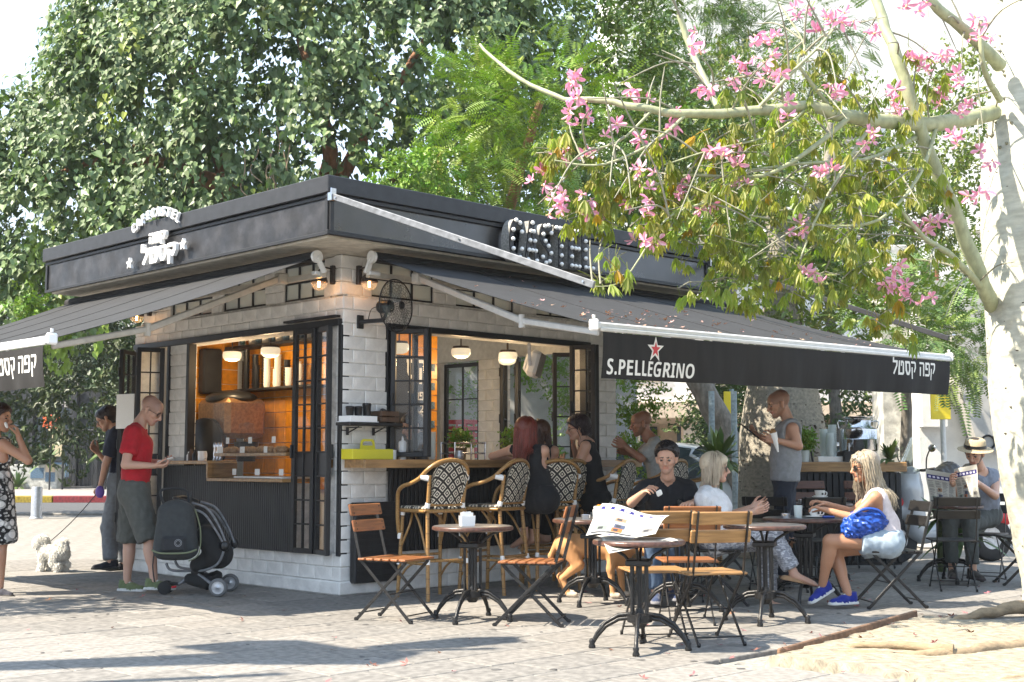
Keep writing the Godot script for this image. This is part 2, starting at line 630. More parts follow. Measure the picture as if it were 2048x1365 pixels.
func kiosk() -> void:
	var k := thing("kiosk", "black and white painted brick coffee kiosk with open windows and black roof fascia", "kiosk", KX)
	var R := V(1, 0, 0)
	var L := V(0, 0, -1)
	var wall := thing_part("brick_wall", k)
	var core := MB.new()
	var i := .012
	# mortar body: pieces between the openings, right face then left face
	for q in [[0, 3.67, 2.36, 2.62], [0, .5, 0, 2.36], [3.22, 3.67, 0, 2.36], [.5, 3.22, 0, .33], [.5, 3.22, .33, 1.08]]:
		core.box(V((q[0] + q[1]) / 2, (q[2] + q[3]) / 2, -.1 - i), V(q[1] - q[0] - .002 - (2 * i if q[1] > 3.6 or q[0] == 0 else 0.0), q[3] - q[2], .2))
	core.box(V(.055, 1.345, -2.795), V(.08, 2.02, .33))
	for q in [[.22, 3.73, 2.36, 2.619], [.22, 3.73, .02, .329], [.7, 2.62, .331, .96], [3.69, 3.73, .33, 2.36]]:
		core.box(V(.1 + i, (q[2] + q[3]) / 2, -(q[0] + q[1]) / 2), V(.2, q[3] - q[2] - .002, q[1] - q[0] - .004))
	# the setback strip with the high windows
	var ci := .05
	for q in [[ci, .35], [1.10, 1.38], [2.17, 2.49], [3.19, 3.6]]: core.box(V((q[0] + q[1]) / 2, 2.8, -.1 - ci), V(q[1] - q[0], .4, .18))
	for q in [[.24, .35], [1.0, 1.31], [2.06, 2.26], [3.06, 3.66]]: core.box(V(.1 + ci, 2.8, -(q[0] + q[1]) / 2), V(.18, .4, q[1] - q[0]))
	core.box(V(1.83, 2.632, -.12), V(3.55, .03, .2), .004)
	core.box(V(.13, 2.632, -1.95), V(.2, .03, 3.4), .004)
	put(core, "mortar", M.mortar, wall)
	bricks(wall, V(0, 0, 0), R, V(0, 0, 1), 3.67, 0, 2.625, [[.5, 3.22, .365, 2.36]], 1)
	bricks(wall, V(0, 0, 0), L, V(-1, 0, 0), 3.73, 0, 2.625, [[.11, 2.62, .33, 2.36], [2.97, 3.69, .33, 2.36]], 2)
	bricks(wall, V(0, 0, -ci + .006), R, V(0, 0, 1), 3.6, 2.64, 3.0, [[.35, 1.10, 2, 4], [1.38, 2.17, 2, 4], [2.49, 3.19, 2, 4]])
	bricks(wall, V(ci - .006, 0, -.13), L, V(-1, 0, 0), 3.5, 2.64, 3.0, [[.22, .87, 2, 4], [1.18, 1.93, 2, 4], [2.13, 2.93, 2, 4]])
	# base course that steps out
	var base := MB.new()
	base.box(V(.25, .06, .0), V(.56, .12, .05), .012)
	base.box(V(-.012, .06, -1.87), V(.04, .12, 3.74), .012)
	put(base, "footing", M.brick, wall)
	# far walls, seen through the windows
	var rear := thing_part("rear_wall", k)
	var rm := MB.new()
	for q in [[.0, 1.7, 0, 3], [1.7, 3.67, 2.35, 3], [1.7, 3.67, 0, .3]]: rm.box(V((q[0] + q[1]) / 2, (q[2] + q[3]) / 2, -3.68), V(q[1] - q[0] - .01, q[3] - q[2], .1))
	for q in [[.22, 3.6, 2.36, 3.0], [.22, 3.6, 0, .9], [1.66, 2.04, .9, 2.36], [2.72, 3.6, .9, 2.36]]: rm.box(V(3.6, (q[2] + q[3]) / 2, -(q[0] + q[1]) / 2), V(.12, q[3] - q[2] - .002, q[1] - q[0] - .01))
	put(rm, "plaster", M.white_paint, rear)
	bricks(rear, V(3.53, 0, -1.66), L, V(-1, 0, 0), .38, .9, 2.36, [])
	bricks(rear, V(3.53, 0, -1.65), R, V(0, 0, 1), .16, .9, 2.36, [])
	leaf(k, V(3.6, 0, -2.06), V(3.6, 0, -2.7), .32, 2.34, 2, 5)
	leaf(k, V(3.62, 0, -.25), V(3.25, 0, -.55), .95, 2.34, 2, 4)
	leaf(k, V(3.58, 0, -1.62), V(3.3, 0, -1.4), .95, 2.34, 2, 4)
	leaf(k, V(3.56, 0, -1.38), V(3.34, 0, -1.2), .95, 2.34, 1, 4)
	var dd := MB.new()
	dd.box(V(3.4, 1.2, -3.0), V(.05, 2.2, .5), .01)
	put(dd, "back_door", M.black_steel, k)
	var nt := MB.new()
	nt.box(V(3.365, 1.75, -3.02), V(.004, .3, .045), 0, Basis.from_euler(V(.3, 0, 0)))
	put(nt, "notice", M.paper, k)
	# core with the orange tiles and the ceiling, floor
	mat("ceiling", .7, .69, .66, .8)
	mat("tile_floor", .25, .23, .21, .5, 0, .3, .5)
	var fl := MB.new()
	fl.box(V(1.84, .06, -1.88), V(3.3, .12, 3.3))
	put(fl, "floor", M.tile_floor, k)
	var ce := MB.new()
	ce.box(V(1.84, 2.98, -1.9), V(3.3, .06, 3.4))
	put(ce, "ceiling", M.ceiling, k)
	var ow := thing_part("orange_wall", k)
	var cm := MB.new()
	cm.box(V(1.66, 1.55, -2.3), V(.98, 2.8, 2.16))
	cm.box(V(.7, 1.55, -3.5), V(.9, 2.8, .1))
	put(cm, "grout", M.ceiling, ow)
	var spots := []
	for y in 12:
		for q in 11: spots.append([V(1.16, .95 + y * .165, -1.24 - q * .2), 0])
		for q in 5: spots.append([V(1.26 + q * .2, .95 + y * .165, -1.21), 1])
		for q in 3: spots.append([V(.62 + q * .2, .95 + y * .165, -3.44), 1])
	for s in spots:
		var tl := MB.new()
		tl.box(V(0, 0, 0), V(.194, .159, .02), .004)
		put(tl, "tile", M.orange_tile, ow, Transform3D(Basis(Vector3.UP, -PI / 2 if s[1] == 0 else 0.0), s[0]))
	# steel lintels and frames
	var st := MB.new()
	st.box(V(1.86, 2.385, .0), V(2.76, .055, .05), .004)
	st.box(V(-.01, 2.39, -1.86), V(.05, .06, 3.68), .004)
	st.box(V(-.045, 2.44, -.42), V(.06, .02, .8), .003)
	for x in [.52, 3.2]: st.box(V(x, 1.75, -.04), V(.05, 1.24, .09), .004)
	for z in [-.03, -2.6, -2.99, -3.67]: st.box(V(.03, 1.35, z), V(.09, 2.03, .05), .004)
	st.box(V(1.86, 1.09, -.03), V(2.7, .04, .12), .004)
	put(st, "steel_frame", M.black_steel, k)
	# high windows: frames with panes
	for q in [[0, .35, 1.10], [0, 1.38, 2.17], [0, 2.49, 3.19], [1, .35, 1.0], [1, 1.31, 2.06], [1, 2.26, 3.06]]:
		var w := thing_part("high_window", k)
		var wd: float = q[2] - q[1]
		w.transform = Transform3D(Basis(R, Vector3.UP, V(0, 0, 1)), V(q[1], 2.65, -.085)) if q[0] == 0 else Transform3D(Basis(V(0, 0, 1), Vector3.UP, V(-1, 0, 0)), V(.085, 2.65, -q[2]))
		var f := MB.new()
		for c in 4: f.box(V(wd * c / 3.0, .17, 0), V(.022, .36, .03), .002)
		for r in 3: f.box(V(wd / 2, .01 + .16 * r, .001), V(wd - .01, .02, .034), .002)
		put(f, "window_frame", M.black_steel, w)
		for c in 3:
			for r in 2:
				var g := MB.new()
				g.box(V(wd * (c + .5) / 3.0, .09 + .16 * r, 0), V(wd / 3 - .02, .142, .006))
				put(g, "pane", M.frosted, w)
	# folding leaves beside the openings
	leaf(k, V(-.04, 0, -.68), V(-.02, 0, -.37), .34, 2.36, 2, 9, 3)
	leaf(k, V(-.08, 0, -.08), V(.0, 0, -.37), .34, 2.36, 1, 9, 3)
	leaf(k, V(-.05, 0, -3.0), V(-.3, 0, -3.12), .34, 2.34, 2, 9, 3)
	leaf(k, V(-.02, 0, -3.66), V(-.3, 0, -3.45), .34, 2.34, 2, 9, 3)
	leaf(k, V(.53, 0, .02), V(.74, 0, .30), 1.2, 2.36, 2, 5)
	leaf(k, V(.80, 0, .02), V(.75, 0, .30), 1.2, 2.36, 1, 5)
	leaf(k, V(3.2, 0, .03), V(3.02, 0, .30), 1.2, 2.36, 2, 5)
	leaf(k, V(2.92, 0, .02), V(3.0, 0, .30), 1.2, 2.36, 1, 5)
	# slats below the counters
	for q in 55:
		var s := MB.new()
		s.box(V(.53 + q * .049, .72, .03), V(.036, .74, .03), .003)
		put(s, "slat", M.black_wood, k)
	for q in 66:
		var z := -.72 - q * .0345
		var s := MB.new()
		var top := .97 if z > -1.98 else 1.12
		s.box(V(-.03, (.34 + top) / 2, z), V(.03, top - .34, .025), .003)
		put(s, "slat", M.black_wood, k)
	var bk := MB.new()
	bk.box(V(1.87, .72, .008), V(2.7, .74, .012))
	bk.box(V(-.008, .66, -1.85), V(.012, .63, 2.3))
	put(bk, "slat_backing", M.black_steel, k)
	# counters
	var cr := MB.new()
	var poly := PackedVector2Array()
	for q in 9: poly.append(V2(-.03 + .1 * (1 - sin(q * PI / 16)), -.16 - .1 * (1 - cos(q * PI / 16)) - .06))
	poly.append_array([V2(3.75, -.22), V2(3.75, .3), V2(.0, .3)])
	cr.x = Transform3D(Basis(R, V(0, 0, -1), Vector3.UP), V(0, 1.104, .06))
	cr.prism(poly, 0, .072)
	put(cr, "bar_counter", M.oak, k)
	var cl := MB.new()
	cl.box(V(.02, 1.15, -2.45), V(.34, .036, .98), .005, Basis.IDENTITY)
	cl.box(V(.02, .985, -1.33), V(.34, .03, 1.28), .004)
	cl.box(V(.02, 1.075, -1.965), V(.338, .15, .03), .004)
	put(cl, "window_counter", M.oak_z if M.has("oak_z") else M.oak, k)
	roof(k)
	var gr := MB.new()
	gr.box(V(.34, .45, .05), V(.5, .7, .08), .01)
	for q in 12: gr.box(V(.34, .16 + q * .052, .094), V(.45, .012, .012), .002)
	one(gr, "cover_panel", "dark dull cover panel leaning on the brick pier under the bar counter", "panel", M.black_wood, KX)

func V2(a: float, b: float) -> Vector2: return Vector2(a, b)

func roof(k: Node3D) -> void:
	var r := MB.new()
	r.box(V(1.94, 3.25, -1.98), V(5.1, .36, 5.1))
	put(r, "roof", M.coping, k)
	var so := MB.new()
	so.box(V(1.95, 3.03, -1.99), V(5.08, .055, 5.08), .005)
	put(so, "soffit", M.soffit, k)
	# coping band, then panels with a raised rim
	var cp := MB.new()
	cp.box(V(1.92, 3.43, .635), V(5.19, .145, .06), .006)
	cp.box(V(-.64, 3.43, -2.0), V(.06, .145, 5.23), .006)
	put(cp, "coping", M.coping, k)
	var fx := MB.new()
	for y in [3.335, 3.03]:
		fx.box(V(1.92, y, .628), V(5.16, .04, .035), .006)
		fx.box(V(-.628, y, -2.0), V(.022, .03, 5.2), .003)
	for x in [-.61, 1.95, 4.46]: fx.box(V(x, 3.18, .626), V(.04, .27, .032), .004)
	for z in [.6, -4.56]: fx.box(V(-.63, 3.18, z), V(.032, .27, .04), .004)
	put(fx, "fascia_rim", M.black_steel, k)
	for q in [[-.59, 1.93], [1.97, 4.44]]:
		var pa := MB.new()
		pa.box(V((q[0] + q[1]) / 2, 3.18, .612), V(q[1] - q[0], .27, .02))
		put(pa, "fascia_panel", M.fascia, k)
	var pl := MB.new()
	pl.box(V(-.616, 3.18, -1.98), V(.02, .27, 5.12))
	put(pl, "fascia_panel", M.fascia_left, k)
# ---------------------------------------------------------------- awnings
func awning_right(u: float, w: float) -> Vector3: return K(lerpf(.06, 5.35, u), lerpf(2.93, lerpf(2.14, 2.21, u), w) - .035 * sin(PI * w) * (.7 + .3 * sin(u * 9)) - .03 * w * sin(PI * u), lerpf(.36, 2.95, w))
func awning_left(u: float, w: float) -> Vector3: return K(lerpf(-.36, -2.72, w), lerpf(2.92, 2.05, w) - .035 * sin(PI * w), lerpf(.06, -4.6, u))

func thick(mb: MB, fn: Callable, nu: int, nv: int, t: Vector3) -> void:
	mb.sheet(fn, nu, nv)
	mb.sheet(func(a, b): return fn.call(1 - a, b) - t, nu, nv)

func awnings() -> void:
	for side in 2:
		var right := side == 0
		var a := thing("right_awning" if right else "left_awning", "wide black awning over the tables, a red star printed on its valance" if right else "black awning over the serving window, cut off by the picture's left edge", "awning")
		a.name = "awning"
		var fn := awning_right if right else awning_left
		var f := MB.new()
		thick(f, fn, 24, 14, V(0, .004, 0))
		put(f, "canopy", M.awning, a)
		var sm := MB.new()
		for k in range(1, 5): sm.tube(range(15).map(func(i): return fn.call(k / 4.6, i / 14.0) + V(0, .002, 0)), .002, 4, false)
		put(sm, "seams", M.awning, a)
		var e0: Vector3 = fn.call(0, 1)
		var e1: Vector3 = fn.call(1, 1)
		var dir := (e1 - e0).normalized()
		var out := (KX.basis.z if right else -KX.basis.x)
		# front bar
		var b := MB.new()
		b.bar(e0 - dir * .03 + V(0, -.005, 0), e1 + dir * .03 + V(0, -.005, 0), .05, .06, Vector3.UP, .012)
		b.bar(e0 + V(0, -.03, 0) + out * .03, e1 + V(0, -.03, 0) + out * .03, .02, .03, Vector3.UP, .006)
		put(b, "front_bar", M.white_paint, a)
		for e in [e0 - dir * .04, e1 + dir * .04]:
			var c := MB.new()
			c.box(e, V(.035, .085, .085), .012, KX.basis if right else KX.basis * Basis(Vector3.UP, PI / 2))
			c.tube([e + V(0, .05, 0), e + V(0, .075, 0)], .012, 8)
			put(c, "bar_end", M.white_plain, a)
		# valance: hangs from the bar with soft folds
		var drop := .335 if right else .30
		var va := func(u: float, w: float) -> Vector3:
			var p: Vector3 = e0.lerp(e1, .004 + u * .992) + out * .034
			return p + V(0, -.05 - drop * w, 0) + out * (.018 * sin(u * 31) * w + .008 * sin(u * 83 + 1) * w - .03 * w * w)
		var m := MB.new()
		thick(m, va, 90, 6, -out * .003)
		put(m, "valance", M.valance, a)
		# roller, with its brackets and the folding arms
		var r := MB.new()
		var r0: Vector3 = fn.call(0, 0)
		var r1: Vector3 = fn.call(1, 0)
		r.tube([r0 - dir * .02, r1], .05, 14)
		put(r, "roller", M.valance, a)
		var pf := MB.new()
		var back := V(0, -.14, 0) - out * .1
		pf.bar(r0 + back, r1 + back, .05, .05)
		put(pf, "mounting_bar", M.cream, a)
		var br := MB.new()
		br.tube([r0 - dir * .045, r0 - dir * .015], .055, 16)
		br.bar(r0 - dir * .03, r0 - dir * .03 + V(0, -.13, 0) - out * .08, .025, .05, dir)
		br.box(r0 + V(0, -.13, 0) - out * .08 + dir * .05, V(.12, .035, .06), .006, KX.basis)
		put(br, "roller_bracket", M.white_paint, a)
		for s in 2:
			var ar := MB.new()
			var t0 := (.10 if right else .12) if s == 0 else .9
			var w0: Vector3 = (r0.lerp(r1, t0)) + V(0, -.13, 0) - out * .02
			var w1 := e0.lerp(e1, .015 if s == 0 else .97) + V(0, -.045, 0) - out * .05
			var el := w0.lerp(w1, .63) + V(0, -.09, 0) - dir * (.02 if s == 0 else -.3)
			ar.bar(w0, el, .035, .058, Vector3.UP, .01)
			ar.bar(el, w1, .03, .05, Vector3.UP, .01)
			ar.tube([el + V(0, .05, 0), el - V(0, .055, 0)], .03, 12)
			ar.box(w0 - out * .02, V(.1, .1, .09), .012, KX.basis)
			put(ar, "folding_arm", M.white_paint if right else M.cream, a)
		valance_print(a, right, e0, e1, out, va)
	# flat bars that stand out from the fascia
	for q in [[-.63, "pale flat metal bar sloping down from the roof corner past the bulb letters"], [4.5, "dark flat metal bar sloping out above the right awning's far end"]]:
		var s := thing("awning_strut", q[1], "metal bar", Transform3D.IDENTITY, "struts on the kiosk fascia")
		var b := MB.new()
		var x: float = q[0]
		b.bar(K(x, 3.335, .64), K(x, 2.31, 3.54 if x < 0 else 3.4), .022, .05, Vector3.UP, .004)
		put(b, "bar", M.alu_dull if x < 0 else M.coping, s)
		var c := MB.new()
		c.box(K(x, 3.34, .66), V(.06, .11, .05), .006, KX.basis)
		for t in [.03, .97, .55]: c.tube([K(x, lerpf(3.335, 2.31, t), lerpf(.64, 3.54, t)) - KX.basis.x * .02, K(x, lerpf(3.335, 2.31, t), lerpf(.64, 3.54, t)) + KX.basis.x * .02], .009, 8)
		put(c, "bracket", M.chrome, s)

# Hebrew letters as filled outlines on a 6 x 8 grid, y up; each a list of polygons
const HEB := {
	"q": [[[0, 6.8], [0, 8], [4.6, 8], [5.6, 7.2], [5.6, 4.4], [4.0, 1.6], [2.9, 2.1], [4.2, 4.7], [4.2, 6.8]], [[.3, 4.6], [1.6, 4.6], [1.6, -2], [.3, -2]]],
	"p": [[[.2, 8], [4.6, 8], [5.6, 7], [5.6, 1.2], [4.6, 0], [0, 0], [0, 1.3], [4.2, 1.3], [4.2, 6.7], [1.6, 6.7], [1.6, 4.8], [3, 4.8], [3, 3.6], [.2, 3.6]]],
	"h": [[[0, 6.8], [0, 8], [4.6, 8], [5.6, 7], [5.6, 0], [4.2, 0], [4.2, 6.8]], [[.3, 5.2], [1.6, 5.2], [1.6, 0], [.3, 0]]],
	"s": [[[0, 8], [4.8, 8], [5.6, 7], [5.6, 2.6], [4.1, 0], [2.9, 0], [2.9, 1.5], [3.3, 1.5], [4.1, 3], [4.1, 6.6], [1.8, 6.6], [1.8, 3], [2.5, 1.5], [2.86, 1.5], [2.86, 0], [1.7, 0], [.3, 2.6], [.3, 6.6], [0, 6.6]]],
	"t": [[[0, 8], [1.4, 8], [1.4, 1.3], [4.2, 1.3], [4.2, 6.8], [3.2, 6.8], [3.2, 5], [2.2, 5], [2.2, 8], [4.6, 8], [5.6, 7], [5.6, 1], [4.8, 0], [0, 0]]],
	"l": [[[0, 10.5], [1.4, 10.5], [1.4, 8], [5.4, 8], [5.4, 5], [2.6, 0], [1.2, .6], [3.9, 5.2], [3.9, 6.7], [0, 6.7]]],
	"v": [[[0, 8], [3, 8], [3.6, 7.2], [3.6, 0], [2.2, 0], [2.2, 6.8], [0, 6.8]]],
}
func hebrew(text: String, size: float, fat := 0.0, wide := 1.0) -> Array:   # text in reading order, right to left; gives polygons with x from 0 leftwards to -width
	var out := []
	var x := 0.0
	for ch in text:
		if ch == " ":
			x -= 3.4
			continue
		var w := 3.6 if ch == "v" else 5.6
		for poly in HEB[ch]:
			var p := PackedVector2Array()
			for q in poly: p.append(Vector2((x - w + q[0]) * wide, q[1]) * size / 8.0)
			if fat > 0 and ch != "s":
				var g := Geometry2D.offset_polygon(p, fat * size, Geometry2D.JOIN_ROUND)
				if g.size(): p = g[0]
			out.append(p)
		x -= w + 1.1
	return out

func star(r: float, k := .4) -> PackedVector2Array:
	var p := PackedVector2Array()
	for i in 10:
		var a := PI / 2 + i * PI / 5
		p.append(Vector2(cos(a), sin(a)) * r * (1.0 if i % 2 == 0 else k))
	return p

func drape(mb: MB, polys: Array, fn: Callable, lift: Vector3) -> void:   # flat print laid on a cloth: each outline is cut small enough to follow it
	for p in polys:
		var t := Geometry2D.triangulate_polygon(p)
		var f := mb.v.size()
		for q in p:
			var w: Vector3 = fn.call(q)
			mb.p(w + lift, lift)
		for k in range(0, t.size(), 3):
			var fl: bool = (p[t[k + 1]] - p[t[k]]).cross(p[t[k + 2]] - p[t[k]]) < 0
			if fl: mb.tri(f + t[k], f + t[k + 2], f + t[k + 1])
			else: mb.tri(f + t[k], f + t[k + 1], f + t[k + 2])

func text_mesh(text: String, size: float, depth := .004, bold := true) -> TextMesh:
	var tm := TextMesh.new()
	var f := SystemFont.new()
	f.font_names = PackedStringArray(["Droid Sans"])
	f.font_weight = 700 if bold else 400
	tm.font = f
	tm.text = text
	tm.font_size = 64
	tm.pixel_size = size / 64.0
	tm.depth = depth
	return tm

func drape_text(mb: MB, text: String, size: float, centre: Vector2, fn: Callable, lift: Vector3) -> void:   # lettering laid on a cloth
	var a := text_mesh(text, size, 0.0).get_mesh_arrays()
	var v: PackedVector3Array = a[Mesh.ARRAY_VERTEX]
	var ix: PackedInt32Array = a[Mesh.ARRAY_INDEX]
	var f := mb.v.size()
	for q in v: mb.p((fn.call(Vector2(q.x, q.y) + centre) as Vector3) + lift, lift)
	for i in ix: mb.ix.append(f + i)

func valance_print(a: Node3D, right: bool, e0: Vector3, e1: Vector3, out: Vector3, va: Callable) -> void:
	var len := e0.distance_to(e1)
	var drop := .335 if right else .30
	var on := func(q: Vector2) -> Vector3: return va.call(clampf(q.x / len, 0, 1), clampf(-q.y / drop, 0, 1))
	var w := MB.new()
	var move := func(polys: Array, by: Vector2) -> Array:
		return polys.map(func(p): return Transform2D(0, by) * p)
	if right:
		drape(w, move.call(hebrew("qph qstl", .135), V2(4.98, -.165)), on, out * .006)
		var s := MB.new()
		drape(s, move.call([star(.105)], V2(.60, -.1)), on, out * .006)
		put(s, "printed_star", M.pale_print, a)
		var s2 := MB.new()
		drape(s2, move.call([star(.062)], V2(.60, -.1)), on, out * .009)
		put(s2, "star_centre", M.red, a)
		var tx := MB.new()
		drape_text(tx, "S.PELLEGRINO", .155, V2(.57, -.25), on, out * .006)
		put(tx, "printed_lettering", M.pale_print, a)
	else:
		# read from the left end of this valance as the camera sees it: its near end is u = 0
		var on2 := func(q: Vector2) -> Vector3: return va.call(clampf(-q.x / len, 0, 1), clampf(-q.y / drop, 0, 1))
		drape(w, move.call(hebrew("qph qstl", .13), V2(-.1, -.185)), on2, out * .006)
	put(w, "printed_hebrew_lettering", M.pale_print, a)
# ---------------------------------------------------------------- bodies: joints give capsules, a smooth union of them is meshed by surface nets
func sdf(prims: Array, cell: float, pal: Array, subs := [], fold := 0.0, foldf := 9.0) -> MB:
	var lo := Vector3.ONE * 1e9
	var hi := -lo
	for q in prims:
		for e in 2:
			var r: float = q[2 + e]
			lo = lo.min(q[e] - Vector3.ONE * r)
			hi = hi.max(q[e] + Vector3.ONE * r)
	lo -= Vector3.ONE * cell * 3.0
	var n := Vector3i(((hi - lo) / cell).ceil()) + Vector3i(3, 3, 3)
	var sy := n.x
	var sz := n.x * n.y
	var F := PackedFloat32Array()
	F.resize(sz * n.z)
	F.fill(1.0)
	var I := PackedByteArray()
	I.resize(sz * n.z)
	for pass_ in 2:
		for q in (prims if pass_ == 0 else subs):
			var a: Vector3 = q[0]
			var b: Vector3 = q[1]
			var ra: float = q[2]
			var dr: float = q[3] - ra
			var k: float = q[4]
			var ci: int = q[5]
			var planes: Array = q[6] if q.size() > 6 else []
			var ba := b - a
			var inv := 1.0 / maxf(ba.length_squared(), 1e-9)
			var reach := k * .5 + cell * 2.5
			var big := maxf(ra, ra + dr) + reach
			var i0 := Vector3i(((a.min(b) - Vector3.ONE * big - lo) / cell).floor()).clamp(Vector3i.ZERO, n - Vector3i.ONE)
			var i1 := Vector3i(((a.max(b) + Vector3.ONE * big - lo) / cell).ceil()).clamp(Vector3i.ZERO, n - Vector3i.ONE)
			for z in range(i0.z, i1.z + 1):
				for y in range(i0.y, i1.y + 1):
					var i := z * sz + y * sy + i0.x
					var p := lo + Vector3(i0.x, y, z) * cell
					for x in range(i0.x, i1.x + 1):
						var pa := p - a
						var t := clampf(pa.dot(ba) * inv, 0, 1)
						var d := (pa - ba * t).length() - ra - dr * t
						if d < reach:
							for pl in planes: d = maxf(d, (p - pl[0]).dot(pl[1]))
							var f := F[i]
							if pass_ == 0:
								if d < f: I[i] = ci
								var h := k - absf(f - d)
								F[i] = (minf(f, d) - h * h / (4.0 * k)) if h > 0 else minf(f, d)
							else:
								if -d > f:
									F[i] = -d
									if ci >= 0: I[i] = ci
						i += 1
						p.x += cell
	# surface nets
	var m := MB.new()
	var at := PackedInt32Array()
	at.resize(F.size())
	at.fill(-1)
	var step := [1, sy, sz]
	var around := [[0, -sy, -sy - sz, -sz], [0, -sz, -sz - 1, -1], [0, -1, -1 - sy, -sy]]
	var V_ := PackedVector3Array()
	var C_ := PackedColorArray()
	var ix := PackedInt32Array()
	for z in range(1, n.z - 1):
		for y in range(1, n.y - 1):
			var i := z * sz + y * sy
			for x in range(1, n.x - 1):
				i += 1
				var f: float = F[i]
				var neg := f < 0
				for ax in 3:
					if neg != (F[i + step[ax]] < 0):
						var c := [0, 0, 0, 0]
						for k in 4:
							var j: int = i + around[ax][k]
							if at[j] < 0:
								at[j] = V_.size()
								var sum := Vector3.ZERO
								var cnt := 0
								var bz := j / sz
								var base := lo + Vector3(j % sy, (j / sy) % n.y, bz) * cell
								var best := 9.0
								var ci := 0
								for cz in 2:
									for cy in 2:
										for cx in 2:
											var o: int = j + cx + cy * sy + cz * sz
											var fo := F[o]
											if absf(fo) < best:
												best = absf(fo)
												ci = I[o]
											if cx == 0 and (fo < 0) != (F[o + 1] < 0):
												sum += Vector3(fo / (fo - F[o + 1]), cy, cz)
												cnt += 1
											if cy == 0 and (fo < 0) != (F[o + sy] < 0):
												sum += Vector3(cx, fo / (fo - F[o + sy]), cz)
												cnt += 1
											if cz == 0 and (fo < 0) != (F[o + sz] < 0):
												sum += Vector3(cx, cy, fo / (fo - F[o + sz]))
												cnt += 1
								V_.append(base + sum / maxf(cnt, 1) * cell)
								C_.append(pal[ci])
							c[k] = at[j]
						if neg: ix.append_array(PackedInt32Array([c[0], c[2], c[1], c[0], c[3], c[2]]))
						else: ix.append_array(PackedInt32Array([c[0], c[1], c[2], c[0], c[2], c[3]]))
	if fold > 0:
		var nz := FastNoiseLite.new()
		nz.frequency = foldf
		nz.fractal_octaves = 2
		nz.seed = V_.size()
		var N0 := normals(V_, ix)
		for i in V_.size():
			var q := V_[i] * Vector3(1, .55, 1)
			V_[i] += N0[i] * fold * (1.0 - 2.2 * absf(nz.get_noise_3dv(q))) * .8
	m.v = V_
	m.n = normals(V_, ix)
	m.c = C_
	m.ix = ix
	m.uv.resize(V_.size())
	return m

func normals(v: PackedVector3Array, ix: PackedInt32Array) -> PackedVector3Array:
	var n := PackedVector3Array()
	n.resize(v.size())
	for t in range(0, ix.size(), 3):
		var a := ix[t]
		var b := ix[t + 1]
		var c := ix[t + 2]
		var q := (v[c] - v[a]).cross(v[b] - v[a])
		n[a] += q
		n[b] += q
		n[c] += q
	for i in n.size(): n[i] = n[i].normalized()
	return n

func skin_mat() -> StandardMaterial3D:
	if not M.has("skin"):
		var m := vcol(mat("skin", 1, 1, 1, .5))
		m.subsurf_scatter_enabled = true
		m.subsurf_scatter_strength = .12
	return M.skin

var heads := {}
func head_mesh(kind: String, pal: Array) -> MB:   # 0 skin 1 lips 2 eye white 3 dark 4 scalp 5 beard
	var fem := kind == "f"
	var jw := .9 if fem else 1.0
	var p := [
		[V(0, .046, -.032), V(0, .042, .026), .080, .070, .02, 4 if kind == "b" or kind == "s" else 0],
		[V(0, .02, .03), V(0, -.05, .042), .064, .046, .02, 0],
		[V(-.046 * jw, -.035, .0), V(-.012, -.092, .062), .026, .02, .03, 5],
		[V(.046 * jw, -.035, .0), V(.012, -.092, .062), .026, .02, .03, 5],
		[V(-.008, -.097, .07), V(.008, -.097, .07), .021 * jw, .021 * jw, .02, 5],
		[V(-.042, -.018, .06), V(-.036, -.022, .066), .024, .022, .02, 0],
		[V(.042, -.018, .06), V(.036, -.022, .066), .024, .022, .02, 0],
		[V(-.04, .024, .078), V(.04, .024, .078), .013, .013, .02, 0],
		[V(0, .012, .094), V(0, -.03, .118), .0085, .0135, .012, 0],
		[V(-.011, -.035, .104), V(.011, -.035, .104), .0095, .0095, .01, 0],
		[V(-.02, -.064, .088), V(.02, -.064, .088), .0085, .0085, .006, 1],
		[V(-.017, -.055, .09), V(.017, -.055, .09), .007, .007, .006, 1],
		[V(-.014, -.046, .092), V(.014, -.046, .092), .008, .008, .012, 5],
		[V(-.081, .012, -.008), V(-.077, -.03, .0), .017, .011, .008, 0],
		[V(.081, .012, -.008), V(.077, -.03, .0), .017, .011, .008, 0],
		[V(0, -.05, -.025), V(0, -.15, -.035), .05 * jw, .054 * jw, .03, 0],
	]
	for s in [-1.0, 1.0]:
		p.append([V(s * .031, .002, .079), V(s * .031, .002, .079), .0125, .0125, .003, 2])
		p.append([V(s * .034, -.001, .0865), V(s * .028, -.001, .0885), .0078, .0078, .001, 3])
		p.append([V(s * .049, .023, .0855), V(s * .016, .025, .0985), .0048, .0056, .002, 3])
		p.append([V(s * .044, .008, .081), V(s * .018, .009, .087), .0038, .0038, .002, 0])
	return sdf(p, .0048, pal)

